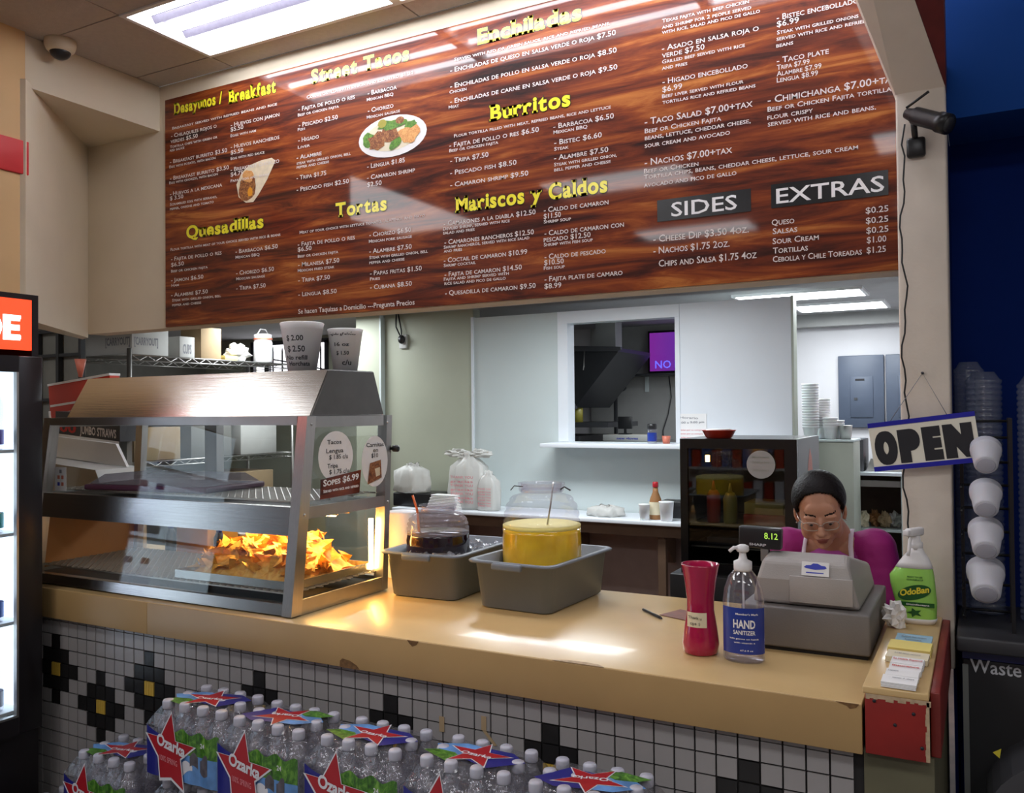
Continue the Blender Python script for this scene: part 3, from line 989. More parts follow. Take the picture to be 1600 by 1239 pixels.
for key, rows in blocks.items():
    w = MB()
    for st, t, x0, x1, z in rows:
        letter(w, t, (x0, YP, z), (x1, YP, z), hs[st], smallcaps=st in 'HDML', off=.010 if st != 'D' else .014, lift=.0022, normal=NRM)
    part('title_lettering' if key == 'title' else 'lettering', w, 'menu_bright' if key == 'title' else 'menu_white', menu)
for nm, x0, x1, z0, z1 in (('side_dishes_title', -1.079, -.722, 2.361, 2.444), ('extras_title', -.65, -.26, 2.362, 2.448)):
    part('title_strip', MB().box(x0, x1, 1.0880, 1.0893, z0, z1), 'menu_black', menu, 'black title strip on the menu')
# printed food pictures
def disc(w, x, z, rx, rz, lift, mi, n=28, jag=0.0, rot=0.0, seed=1):
    r_ = random.Random(seed)
    pts = []
    for k in range(n):
        a = 2 * PI * k / n
        q = 1 + r_.uniform(-jag, jag)
        u, v = rx * q * math.cos(a), rz * q * math.sin(a)
        pts.append((x + u * math.cos(rot) - v * math.sin(rot), YP - lift, z + u * math.sin(rot) + v * math.cos(rot)))
    w.add(pts, [tuple(range(n))], mi)
w = MB()
disc(w, -2.329, 2.893, .190, .094, .0008, 0)
disc(w, -2.329, 2.897, .150, .070, .0012, 5)
disc(w, -2.455, 2.893, .040, .035, .0020, 3, 14, .2, seed=2)
disc(w, -2.41, 2.885, .052, .040, .0024, 1, 16, .25, seed=3)
disc(w, -2.335, 2.905, .045, .045, .0028, 1, 16, .25, seed=4)
disc(w, -2.235, 2.888, .058, .042, .0026, 2, 18, .2, seed=5)
disc(w, -2.33, 2.947, .075, .022, .0030, 3, 16, .3, seed=6)
disc(w, -2.225, 2.93, .040, .018, .0030, 3, 12, .3, seed=7)
disc(w, -2.310, 2.856, .040, .020, .0034, 3, 10, .1, rot=.5, seed=8)
disc(w, -2.382, 2.958, .024, .020, .0034, 4, 14)
disc(w, -2.283, 2.958, .024, .016, .0034, 1, 14)
part('plate_picture', w, ['plate_white', 'food_meat', 'food_rice', 'food_green', 'sauce_yellow', 'paper_cream'], menu, 'printed picture of a plate of tacos')
w = MB()
pts = [(-3.300, 2.80), (-3.285, 2.735), (-3.235, 2.700), (-3.185, 2.698), (-3.145, 2.735), (-3.09, 2.80), (-3.035, 2.885), (-3.060, 2.902), (-3.130, 2.900), (-3.215, 2.885), (-3.265, 2.855)]
w.add([(x, YP - .0008, z) for x, z in pts], [tuple(range(len(pts)))], 0)
disc(w, -3.225, 2.775, .058, .070, .0014, 1, 20, .08, rot=-.3, seed=9)
disc(w, -3.220, 2.832, .040, .030, .0018, 2, 14, .15, seed=10)
disc(w, -3.205, 2.750, .018, .024, .0020, 3, 8, .2, seed=11)
part('burrito_picture', w, ['tortilla', 'food_meat', 'food_rice', 'box_orange'], menu, 'printed picture of a filled burrito')

# ------------------------------------------------------------------ cameras, cable, OPEN sign
t = thing('dome_camera', 'cream dome security camera with dark lens on the ceiling corner', 'camera', (-3.80, .47, CZ))
part('housing', MB().lathe([(.070, 0), (.070, -.022), (.062, -.045), (.050, -.055)], (-3.80, .47, CZ), 24), 'cream_paint', t)
part('dome', MB().ball((-3.80, .47, CZ - .05), (.047, .047, .040), 18), 'black_plastic', t, 'dark glass dome')
t = thing('bullet_camera', 'black bullet security camera with stub antenna mounted high on the pillar', 'camera', (-.16, .79, 2.50))
d_ = Vector((.135, -.08, -.085)).normalized()
a_ = Vector((-.178, .735, 2.520))
part('body', MB().tube([a_, a_ + d_ * .03, a_ + d_ * .032, a_ + d_ * .115, a_ + d_ * .118, a_ + d_ * .150], .02, 16, rs=[.015, .022, .026, .026, .030, .030]), 'black_plastic', t)
part('lens', MB().tube([a_ + d_ * .1505, a_ + d_ * .152], .022, 16), 'dark_grey', t)
part('antenna', MB().tube([a_ + Vector((.0, -.005, .015)), a_ + Vector((.062, -.03, .045))], .004, 8), 'black_plastic', t)
part('mount', MB().tube([(-.160, .735, 2.50), (-.158, .755, 2.46), (-.158, .79, 2.45)], .009, 8).box(-.182, -.130, .765, .790, 2.395, 2.455, bev=.008), 'black_plastic', t)
pts = [(-.186, .775, 2.50), (-.196, .778, 2.44)]
for k in range(1, 40):
    zz = 2.44 - k * .036
    pts.append((-.196 + .007 * math.sin(k * .62) + .004 * math.sin(k * 1.7) - .003 * (k > 20), .778, zz))
solo('power_cable', MB().tube(pts, .0028, 6), 'black_plastic', 'thin black cable running down the left edge of the pillar', 'cable')

osg = thing('open_sign', 'hanging white OPEN sign with blue borders tilted across the pillar', 'sign', (-.15, .76, 1.45))
ctr = Vector((-.149, .755, 1.535))
ex = Vector((.283, -.012, .036)).normalized()
ez = Vector((-.036, 0, .283)).normalized()
ny = ex.cross(ez).normalized()
def SP(u, v, w_=0.0): return ctr + ex * u + ez * v + ny * w_
def plate(u0, u1, v0, v1, w0, w1, mbx, mi=0):
    p = [SP(u0, v0, w1), SP(u1, v0, w1), SP(u1, v1, w1), SP(u0, v1, w1), SP(u0, v0, w0), SP(u1, v0, w0), SP(u1, v1, w0), SP(u0, v1, w0)]
    mbx.add(p, [(0, 1, 2, 3), (7, 6, 5, 4), (0, 4, 5, 1), (1, 5, 6, 2), (2, 6, 7, 3), (3, 7, 4, 0)], mi)
    return mbx
part('panel', plate(-.146, .146, -.068, .068, -.002, .002, MB()), 'sign_ivory', osg)
part('border', plate(-.1465, .1465, .060, .074, -.003, .004, MB()), 'sign_blue', osg, 'blue plastic border')
part('border', plate(-.1465, .1465, -.074, -.060, -.003, .004, MB()), 'sign_blue', osg, 'blue plastic border')
w = MB()
for i, ch in enumerate('OPEN'):
    u0 = [-.136, -.068, -.001, .056][i]; u1 = [-.072, -.008, .050, .134][i]
    for q in (0, 1, 2):
        letter(w, ch, SP(u0 + q * .004, -.046, .0), SP(u1 - .008 + q * .004, -.046, .0), .086, up=ez, off=.085, lift=.0026 + .0004 * q, normal=ny)
part('lettering', w, 'ink_black', osg, 'heavy black letters reading OPEN')
part('string', MB().tube([SP(-.085, .07, 0), (-.149, .775, 1.742), SP(.075, .07, 0)], .0012, 5), 'ink_grey', osg)
part('nail', MB().tube([(-.149, .765, 1.742), (-.149, .792, 1.742)], .004, 8), 'dark_grey', osg)

# ================================================================== things on the counter
# ------------------------------------------------------------------ food warmer
WX0, WX1 = -3.385, -1.975
def wf(z): return 0.040 + (z - 0.975) * 0.125          # the leaning front plane
def wr(z): return 0.552
wm = thing('food_warmer', 'two shelf stainless steel food warmer with slanted glass front', 'food warmer', ((WX0 + WX1) / 2, .3, .97))
# hood
hb = MB()
A = [(.150, 1.628), (.245, 1.790), (.500, 1.792), (.560, 1.628)]
hb.prism(A, 'x', WX0 + .10, WX1 - .02)
part('hood', hb, 'steel', wm)
part('hood_end', MB().prism([(.154, 1.631), (.248, 1.786), (.497, 1.788), (.556, 1.631)], 'x', WX1 - .02, WX1 - .014), 'hood_end', wm, 'dark steel end of the hood')
part('hood_end', MB().prism([(.154, 1.631), (.248, 1.786), (.497, 1.788), (.556, 1.631)], 'x', WX0 + .094, WX0 + .10), 'hood_end', wm)
part('top_frame', MB().box(WX0 + .043, WX1 - .043, wf(1.6) - .003, wf(1.6) + .03, 1.598, 1.6275).box(WX0 + .043, WX1 - .043, .54, .575, 1.598, 1.6275).box(WX0 + .001, WX0 + .03, wf(1.6) + .031, .539, 1.590, 1.6275).box(WX1 - .012, WX1 - .001, wf(1.6) + .031, .539, 1.590, 1.6275), 'steel_dull', wm)
def post(x0, x1, front=True):
    zb, zt = .975, 1.628
    b = MB()
    if front: yb0, yb1, yt0, yt1 = wf(zb) - .004, wf(zb) + .045, wf(zt) - .004, wf(zt) + .040
    else: yb0, yb1, yt0, yt1 = .525, .556, .560, .592
    b.add([(x0, yb0, zb), (x1, yb0, zb), (x1, yb1, zb), (x0, yb1, zb), (x0, yt0, zt), (x1, yt0, zt), (x1, yt1, zt), (x0, yt1, zt)],
          [(0, 3, 2, 1), (4, 5, 6, 7), (0, 1, 5, 4), (1, 2, 6, 5), (2, 3, 7, 6), (3, 0, 4, 7)])
    return b
for a, b_ in ((WX1 - .042, WX1), (WX0, WX0 + .042)):
    part('post', post(a, b_), 'steel_vert', wm)
    part('post', post(a if a > -2.2 else a, b_, False), 'steel_dull', wm)
fr = MB()
for z0, z1, m_ in ((1.232, 1.326, 0), (.976, 1.012, 0)):
    y0, y1 = wf(z0), wf(z1)
    fr = MB()
    x0, x1 = WX0 + .042, WX1 - .042
    fr.add([(x0, y0, z0), (x1, y0, z0), (x1, y1, z1), (x0, y1, z1), (x0, y0 + .03, z0), (x1, y0 + .03, z0), (x1, y1 + .03, z1), (x0, y1 + .03, z1)],
           [(0, 1, 2, 3), (7, 6, 5, 4), (0, 4, 5, 1), (3, 2, 6, 7), (0, 3, 7, 4), (1, 5, 6, 2)])
    part('front_rail', fr, 'steel', wm)
part('side_rail', MB().box(WX1 - .010, WX1 - .002, .115, .56, 1.285, 1.325), 'steel_dull', wm)
part('side_rail', MB().box(WX1 - .012, WX1 - .002, .08, .55, .972, 1.022), 'steel_dull', wm)
part('side_rail', MB().box(WX0 + .002, WX0 + .012, .08, .56, 1.285, 1.325), 'steel_dull', wm)
part('side_rail', MB().box(WX0 + .002, WX0 + .012, .08, .55, .972, 1.022), 'steel_dull', wm)
part('back_rail', MB().box(WX0, WX1 - .02, .545, .556, .972, 1.02), 'steel_dull', wm)
part('divider_post', MB().box(-2.93, -2.86, .545, .585, 1.32, 1.60), 'steel_dull', wm)
part('top_plate', MB().box(WX0 + .03, WX1 - .02, .15, .54, 1.6282, 1.6300), 'steel_dull', wm)
part('base', MB().box(WX0 + .02, WX1 - .02, .06, .548, .971, 1.008, bev=.003), 'charcoal', wm)
part('shelf', MB().box(WX0 + .03, WX1 - .02, .13, .55, 1.300, 1.318), 'charcoal', wm)
def pane(name, z0, z1, x0=WX0 + .042, x1=WX1 - .042):
    o0, o1 = wf(z0) + .010, wf(z1) + .010
    part(name, MB().quad([(x0, o0, z0), (x1, o0, z0), (x1, o1, z1), (x0, o1, z1)], .004), 'case_glass', wm, 'clear slanted front glass')
pane('glass_pane', 1.322, 1.605)
pane('glass_pane', 1.010, 1.236)
part('glass_pane', MB().prism([(.130, 1.325), (.553, 1.325), (.565, 1.60), (.165, 1.60)], 'x', WX1 - .014, WX1 - .011), 'case_glass', wm, 'clear side glass')
part('glass_pane', MB().prism([(.095, 1.022), (.540, 1.022), (.553, 1.285), (.125, 1.285)], 'x', WX1 - .014, WX1 - .011), 'case_glass', wm, 'clear side glass')
part('side_sheet', MB().box(WX0 + .014, WX0 + .018, .08, .545, 1.02, 1.29), 'box_lining', wm, 'copper brown end sheet')
def grate(z, y0, y1, x0, x1):
    w = MB()
    s_ = .034
    n_ = int((x1 - x0) / s_)
    D = y1 - y0
    for k in range(-int(D / s_) - 1, n_ + 1):
        for sg in (1, -1):
            a = x0 + k * s_
            xa, xb = (a, a + D) if sg > 0 else (a + D, a)
            ya, yb = y0, y1
            # clip to the frame
            pa, pb = [xa, ya], [xb, yb]
            if min(xa, xb) > x1 or max(xa, xb) < x0: continue
            m_ = (yb - ya) / (xb - xa)
            for p_, o_ in ((pa, pb), (pb, pa)):
                if p_[0] < x0: p_[1] += (x0 - p_[0]) * m_; p_[0] = x0
                if p_[0] > x1: p_[1] += (x1 - p_[0]) * m_; p_[0] = x1
            w.add([(pa[0] - .0022, pa[1], z), (pa[0] + .0022, pa[1], z), (pb[0] + .0022, pb[1], z), (pb[0] - .0022, pb[1], z),
                   (pa[0] - .0022, pa[1], z + .003), (pa[0] + .0022, pa[1], z + .003), (pb[0] + .0022, pb[1], z + .003), (pb[0] - .0022, pb[1], z + .003)],
                  [(0, 3, 2, 1), (4, 5, 6, 7), (0, 1, 5, 4), (1, 2, 6, 5), (2, 3, 7, 6), (3, 0, 4, 7)])
    for y in (y0, y0 + (y1 - y0) * .33, y0 + (y1 - y0) * .66, y1):
        w.box(x0, x1, y - .003, y + .003, z - .005, z)
    return w
for z, y0 in ((1.338, .15), (1.040, .085)):
    o = part('wire_grate', grate(z, y0, .53, WX0 + .05, WX1 - .035), 'wire_metal', wm)
    o['kind'] = 'stuff'
part('heat_lamp_glow', MB().tube([(-2.30, .43, 1.262), (-2.12, .43, 1.262)], .011, 10), 'heat_glow', wm, 'glowing orange heat lamp')
part('lamp_shade', MB().prism([(.39, 1.262), (.41, 1.288), (.45, 1.288), (.47, 1.262), (.463, 1.262), (.447, 1.282), (.413, 1.282), (.397, 1.262)], 'x', -2.34, -2.08), 'steel', wm)
part('heat_lamp_glow', MB().tube([(-2.020, .515, 1.05), (-2.020, .515, 1.24)], .009, 8), 'heat_glow', wm, 'added glowing tube standing for the lit rear post')  # added glow in place of lamp light on the rear post
part('latch', MB().lathe([(.013, 0), (.013, .02), (.006, .024)], n=12, mtx=Matrix.Translation((WX1 - .0, .60, 1.50)) @ Matrix.Rotation(PI / 2, 4, 'Y')).box(WX1 - .03, WX1, .575, .60, 1.495, 1.505), 'black_plastic', wm)
for z in (1.60, 1.30):
    for y in (wf(z) + .02, .56):
        part('screw', MB().lathe([(.005, 0), (.005, .002), (.002, .003)], n=8, mtx=Matrix.Translation((WX1, y, z)) @ Matrix.Rotation(PI / 2, 4, 'Y')), 'steel_dull', wm)

# chips in their pan
PX0, PX1, PY0, PY1, PZ = -2.58, -2.03, .10, .53, 1.046
pan = thing('sheet_pan', 'aluminium sheet pan of tortilla chips at the right of the warmer', 'pan', ((PX0 + PX1) / 2, .31, PZ))
part('base', MB().box(PX0, PX1, PY0, PY1, PZ, PZ + .003), 'steel_dull', pan)
rim = MB()
for a in ((PX0 - .006, PX1 + .006, PY0 - .006, PY0), (PX0 - .006, PX1 + .006, PY1, PY1 + .006), (PX0 - .006, PX0, PY0, PY1), (PX1, PX1 + .006, PY0, PY1)):
    rim.box(*a, PZ, PZ + .028)
part('rim', rim, 'steel', pan)
def mound(x, y):
    u = (x - PX0) / (PX1 - PX0); v = (y - PY0) / (PY1 - PY0)
    if not (0 <= u <= 1 and 0 <= v <= 1): return 0
    e = min(1, 4.2 * min(u, 1 - u) + .12) * min(1, 4.2 * min(v, 1 - v) + .15)
    return (.085 + .030 * math.sin(u * 7 + 1) * math.cos(v * 5) + .03 * math.sin(3.1 * u)) * e
w = MB()
N = 26
for i in range(N + 1):
    for j in range(N + 1):
        x = PX0 + .006 + (PX1 - PX0 - .012) * i / N; y = PY0 + .006 + (PY1 - PY0 - .012) * j / N
        w.v.append((x, y, PZ + .004 + max(0, mound(x, y) - .018) + random.uniform(0, .006)))
for i in range(N):
    for j in range(N):
        w.f.append((i * (N + 1) + j, (i + 1) * (N + 1) + j, (i + 1) * (N + 1) + j + 1, i * (N + 1) + j + 1)); w.m.append(0); w.s.append(False)
solo('chip_crumbs', w, 'chip_corn', 'broken golden corn chips filling the bottom of the sheet pan', 'chips', kind='stuff')
chip_meshes = []
rc = random.Random(11)
for k in range(8):
    b = MB()
    R_ = rc.uniform(.028, .036)
    n = 4
    cur = rc.uniform(-9, 9); cur2 = rc.uniform(-6, 6)
    top, idx = [], {}
    for i in range(n + 1):
        for j in range(n + 1 - i):
            a, c = i / n, j / n
            p = Vector((0, 1)) * (1 - a - c) + Vector((-.87, -.5)) * a + Vector((.87, -.5)) * c
            q = p * R_
            z = cur * q.x * q.x + cur2 * q.y * q.y + rc.uniform(-.0012, .0012)
            idx[(i, j)] = len(top)
            top.append((q.x, q.y, z))
    fc = []
    for i in range(n):
        for j in range(n - i):
            fc.append((idx[(i, j)], idx[(i + 1, j)], idx[(i, j + 1)]))
            if j < n - i - 1: fc.append((idx[(i + 1, j)], idx[(i + 1, j + 1)], idx[(i, j + 1)]))
    m0 = len(top)
    b.add(top + [(x, y, z - .0016) for x, y, z in top], fc + [tuple(m0 + q for q in f[::-1]) for f in fc])
    chip_meshes.append(b.mesh('tortilla_chip', ['chip_corn'], (0, 0, 0)))
for k in range(285):
    x = rc.uniform(PX0 + .03, PX1 - .03); y = rc.uniform(PY0 + .03, PY1 - .03)
    if rc.random() < .55: y = rc.uniform(PY0 + .03, PY0 + .25)
    o = bpy.data.objects.new('tortilla_chip', chip_meshes[k % 8])
    COL.objects.link(o)
    o.location = (x, y, PZ + .004 + mound(x, y) + rc.uniform(-.012, .014))
    o.rotation_euler = (rc.uniform(-1.1, 1.1), rc.uniform(-1.1, 1.1), rc.uniform(0, 6.28))
    o['label'] = 'golden triangular tortilla chip heaped in the sheet pan of the warmer'
    o['category'] = 'chip'
    o['group'] = 'tortilla chips in the sheet pan'

# tray with clear cover on the upper shelf
t = thing('covered_tray', 'dark maroon tray under a cloudy clear cover on the warmer upper shelf', 'tray', (-2.85, .33, 1.341))
mt = Matrix.Translation((-2.86, .33, 1.341)) @ Matrix.Rotation(.10, 4, 'Z')
part('tray', MB().box(-.31, .31, -.17, .17, 0, .022, bev=.006).xf(mt), 'box_purple', t)
part('cover', MB().add([(-.29, -.16, .024), (.29, -.16, .024), (.29, .16, .024), (-.29, .16, .024), (-.25, -.12, .06), (.25, -.12, .06), (.25, .12, .06), (-.25, .12, .06)],
     [(4, 5, 6, 7), (0, 1, 5, 4), (1, 2, 6, 5), (2, 3, 7, 6), (3, 0, 4, 7)]).xf(mt), 'tray_cover', t)
w = MB()
for k in range(5):
    w.box(-.10 + k * .035, -.08 + k * .035, -.05, .05, .0605, .0615)
part('print_mark', w.xf(mt), 'ink_grey', t)

def note_disc(name, cy, cz, ry, rz, label, lines, seed):
    t = thing(name, label, 'note', (WX1 + .002, cy, cz - rz))
    v = [(WX1 + .001, cy + ry * math.cos(2 * PI * k / 32), cz + rz * math.sin(2 * PI * k / 32)) for k in range(32)]
    part('paper', MB().quad(v, .001), 'paper_white', t)
    w = MB()
    for s, y0, y1, z in lines:
        letter(w, s, (WX1 + .0015, y0, z), (WX1 + .0015, y1, z), .016, off=.01, lift=.0006, normal=(1, 0, 0))
    part('handwriting', w, 'ink_black', t)
    return t
note_disc('round_note', .262, 1.487, .092, .088, 'left round white paper note with handwriting taped inside the warmer end', [('Tacos', .215, .29, 1.53), ('Lengua', .21, .30, 1.50), ('$ 1.85 c/u', .225, .325, 1.478), ('Tripa', .215, .27, 1.448), ('$ 1.75 c/u', .225, .33, 1.427)], 1)
t = note_disc('round_note', .482, 1.458, .078, .094, 'right round white paper note with handwriting and a brown sticker', [('Carnitas', .43, .535, 1.512), ('en', .47, .50, 1.492), ('$10', .46, .50, 1.472)], 2)
part('sticker', MB().add([(WX1 + .003, .435, 1.375), (WX1 + .003, .520, 1.395), (WX1 + .003, .515, 1.462), (WX1 + .003, .450, 1.452)], [(0, 1, 2, 3)]), 'food_meat', t, 'small brown food picture sticker')
part('sticker_picture', MB().add([(WX1 + .0035, .485, 1.40), (WX1 + .0035, .508, 1.405), (WX1 + .0035, .508, 1.435), (WX1 + .0035, .478, 1.43)], [(0, 1, 2, 3)]), 'tortilla', t)
t = thing('price_card', 'brown wood look card reading SOPES $6.99 on the warmer end', 'sign', (WX1 + .006, .28, 1.345))
part('card', MB().quad([(WX1 + .005, .175, 1.345), (WX1 + .005, .385, 1.35), (WX1 + .005, .395, 1.432), (WX1 + .005, .178, 1.412)], .002), 'menu_wood', t)
w = MB()
letter(w, 'Sopes $6.99', (WX1 + .006, .188, 1.388), (WX1 + .006, .380, 1.400), .022, smallcaps=True, off=.03, lift=.0006, normal=(1, 0, 0))
letter(w, 'Served with rice and refried', (WX1 + .006, .188, 1.366), (WX1 + .006, .378, 1.372), .010, smallcaps=True, off=.03, lift=.0006, normal=(1, 0, 0))
part('lettering', w, 'menu_bright', t)
t = thing('small_tag', 'small white tag with coloured marks on the warmer glass front left', 'tag', (-3.235, wf(1.33), 1.33))
y_ = wf(1.36) - .006
part('card', MB().box(-3.262, -3.190, y_ - .001, y_, 1.338, 1.432), 'paper_white', t)
w = MB()
for k, (dx, dz, mi) in enumerate(((.018, .055, 1), (.042, .055, 1), (.018, .028, 2), (.042, .028, 1), (.030, .078, 0))):
    w.box(-3.262 + dx, -3.262 + dx + .014, y_ - .0016, y_ - .001, 1.338 + dz - .008, 1.338 + dz + .006, mi)
part('print_mark', w, ['ink_grey', 'salmon', 'ink_blue'], t)

# foam price cups on the warmer
def foam_cup(loc, h, r0, r1, label, lines, group='foam price cups on the warmer'):
    t = thing('foam_cup', label, 'cup', loc, group)
    x, y, z = loc
    part('cup', MB().lathe([(r0, 0), (r1 * .97, h * .86), (r1 * .985, h * .865), (r1, h * .93), (r1 + .003, h * .985), (r1, h), (r1 - .006, h * .99), (r0 - .004, .01)], loc, 28, cap1=False), 'foam_white', t)
    w = MB()
    d = Vector((.42, -.90, 0)).normalized()
    s = Vector((d.y * -1, d.x, 0))
    s = Vector((.90, .42, 0))
    for tx, a, b, f_, hh in lines:
        rr_ = r0 + (r1 - r0) * f_ + .0008
        base = Vector(loc) + Vector((0, 0, h * f_))
        v, f = glyphs(tx, False, .02)
        x0 = min(p[0] for p in v); x1 = max(p[0] for p in v)
        out = []
        for px, py in v:
            q = a + (b - a) * (px - x0) / (x1 - x0)       # angle fraction
            ang = q
            zz = py / .73 * hh
            r_ = rr_ + (r1 - r0) * zz / h + .0006
            dirv = d * math.cos(ang) + s * math.sin(ang)
            out.append(base + dirv * r_ + Vector((0, 0, zz)))
        w.add(out, f)
    part('handwriting', w, 'ink_black', t)
foam_cup((-2.205, .35, 1.790), .182, .052, .078, 'larger white foam cup with handwritten prices on top of the warmer', [('Aguas frescas', -.95, .95, .88, .012), ('$ 2.00', -.6, .35, .62, .020), ('$ 2.50', -.6, .45, .40, .022), ('No refill', -.75, .6, .24, .016), ('Horchata', -.6, .8, .12, .016)])
foam_cup((-2.088, .455, 1.793), .158, .044, .064, 'smaller white foam cup with handwriting beside the larger one', [('Aguas grandes', -.9, .9, .84, .012), ('16 oz', -.5, .5, .58, .014), ('$ 1.50', -.4, .5, .38, .014), ('c/u', .0, .7, .14, .02)])

# ------------------------------------------------------------------ bus tubs and beverage jars
def bus_tub(cx, cy, rot, label, w_=.315, l_=.46, h=.165):
    t = thing('bus_tub', label, 'tub', (cx, cy, .97), 'grey bus tubs on the counter')
    mt = Matrix.Translation((cx, cy, .9705)) @ Matrix.Rotation(rot, 4, 'Z')
    def ring(hw, hl, z, rad=.04, n=5):
        o = []
        for sx_, sy_, a0 in ((1, 1, 0), (-1, 1, 90), (-1, -1, 180), (1, -1, 270)):
            for k in range(n):
                a = math.radians(a0 + 90 * k / (n - 1))
                o.append((sx_ * (hw - rad) + rad * math.cos(a), sy_ * (hl - rad) + rad * math.sin(a), z))
        return o
    b = MB()
    rings = [ring(w_ / 2 - .030, l_ / 2 - .030, 0.006, .03), ring(w_ / 2 - .022, l_ / 2 - .022, 0, .035)][::-1]
    rings = [ring(w_ / 2 - .028, l_ / 2 - .028, 0, .03), ring(w_ / 2 - .020, l_ / 2 - .020, .006, .035), ring(w_ / 2 - .004, l_ / 2 - .004, h - .008),
             ring(w_ / 2 + .012, l_ / 2 + .012, h - .010), ring(w_ / 2 + .014, l_ / 2 + .014, h - .004), ring(w_ / 2 + .010, l_ / 2 + .010, h), ring(w_ / 2 - .006, l_ / 2 - .006, h - .001),
             ring(w_ / 2 - .024, l_ / 2 - .024, .010, .033)]
    vs = [p for r in rings for p in r]
    n = len(rings[0])
    f = [tuple(range(n))[::-1]]
    for i in range(len(rings) - 1):
        for k in range(n):
            f.append((i * n + k, i * n + (k + 1) % n, (i + 1) * n + (k + 1) % n, (i + 1) * n + k))
    f.append(tuple(range((len(rings) - 1) * n, len(rings) * n)))
    b.add(vs, f, 0, True)
    part('tub_body', b.xf(mt), 'tub_grey', t)
    for s_ in (-1, 1):
        part('handle', MB().box(-.058, .058, s_ * (l_ / 2 + .008), s_ * (l_ / 2 + .026), h - .026, h - .002, bev=.007).xf(mt), 'tub_grey', t)
    return t, mt
tl, ml = bus_tub(-1.775, .69, 0.03, 'grey bus tub holding ice and the dark drink jar')
tr_, mr = bus_tub(-1.372, .66, -.05, 'grey bus tub holding the yellow drink jar, right of the ice tub')

ice = MB()
ri = random.Random(4)
for k in range(170):
    x, y = ri.uniform(-.12, .12), ri.uniform(-.20, .20)
    s_ = ri.uniform(.008, .014)
    mm = ml @ Matrix.Translation((x, y, .118 + ri.uniform(0, .028))) @ Euler((ri.uniform(0, 3), ri.uniform(0, 3), 0)).to_matrix().to_4x4()
    ice.box(-s_, s_, -s_, s_, -s_, s_, 0, 0, mm)
ice.box(-.125, .125, -.2, .2, .02, .118, 0, 0, ml)
solo('ice_cubes', ice, 'ice_clear', 'crushed ice cubes filling the left grey tub', 'ice', kind='stuff')
ice2 = MB()
for k in range(70):
    x, y = ri.uniform(-.12, .12), ri.uniform(-.19, .0)
    s_ = ri.uniform(.008, .013)
    mm = mr @ Matrix.Translation((x, y, .070 + ri.uniform(0, .015))) @ Euler((ri.uniform(0, 3), ri.uniform(0, 3), 0)).to_matrix().to_4x4()
    ice2.box(-s_, s_, -s_, s_, -s_, s_, 0, 0, mm)
ice2.box(-.12, .12, -.19, .19, .012, .07, 0, 0, mr)
solo('ice_cubes', ice2, 'ice_clear', 'low layer of ice cubes in the right grey tub', 'ice', kind='stuff')

def jar_prof(R, H, fill=.5, fine=0):
    """squat jar: smooth lower body, ribbed dome, narrow neck"""
    p = [(R * .80, 0), (R * .95, H * .02)]
    n = 8
    for k in range(n + 1):
        z = .04 + (fill - .03) * k / n
        q = 1 - .035 * (1 - math.sin(PI * (.15 + .75 * k / n)))
        if fine: q -= .016 * (k % 2)
        p.append((R * q, H * z))
    d0 = fill + .03
    for k in range(12):
        u = (k + 1) / 12
        z = d0 + (.885 - d0) * u
        q = (1 - u ** 2.6) ** .5 * .42 + .555
        p.append((R * (q - (.045 if k % 3 == 2 else 0)), H * z))
    p += [(R * .53, H * .905), (R * .53, H * .93)]
    return p
def jar(loc, R, H, fill, liq, foam, label, pm='jar_plastic'):
    t = thing('drink_jar', label, 'jar', loc, 'ribbed drink jars standing in the grey tubs')
    P = jar_prof(R, H, fill, 1 if liq == 'drink_dark' else 0)
    part('jar_body', MB().lathe(P, loc, 36, cap1=False), pm, t)
    part('jar_neck', MB().lathe([(R * .55, H * .90), (R * .575, H * .925), (R * .575, H * .965), (R * .60, H * .98), (R * .60, H), (R * .52, H), (R * .51, H * .9)], loc, 36, cap0=False, cap1=False), 'jar_plastic', t)
    q = [(r * 1.004, z) for r, z in P if z < fill * H]
    last = [r for r, z in P if z <= fill * H][-1]
    q.append((last * 1.004, fill * H))
    part('drink', MB().lathe(q, (loc[0], loc[1], loc[2] + .002), 36), liq, t)
    if foam:
        part('foam_layer', MB().lathe([(last * 1.004, fill * H + .0005), (last * 1.003, fill * H + .014), (last * .9, fill * H + .018)], loc, 36), foam, t)
    return t
jr = jar((-1.395, .70, 1.055), .142, .325, .50, 'drink_yellow', 'drink_foam', 'clear ribbed jar of yellow fruit water in the right tub')
part('ladle', MB().tube([(-1.36, .66, 1.20), (-1.345, .67, 1.30), (-1.338, .68, 1.385)], .003, 6), 'steel_dull', jr)
part('wire_clip', MB().tube([(-1.50, .66, 1.352), (-1.49, .67, 1.368), (-1.46, .68, 1.365)], .002, 5).tube([(-1.30, .66, 1.362), (-1.285, .66, 1.372), (-1.262, .66, 1.360)], .003, 5), 'dark_grey', jr)
jl = jar((-1.802, .64, 1.055), .120, .235, .56, 'drink_dark', None, 'clear ribbed jar of dark hibiscus drink standing in ice', 'jar_frosted')
solo('drinking_straw', MB().tube([(-1.855, .60, 1.15), (-1.868, .60, 1.27), (-1.885, .595, 1.325)], .0045, 8), 'orange_straw', 'orange straw spoon standing in the dark drink jar', 'straw')
solo('paper_roll', MB().lathe([(.058, 0), (.060, .004), (.060, .26), (.056, .266)], (-2.075, .79, .9705), 24), 'foam_white', 'white paper roll standing between the warmer and the ice tub', 'roll')

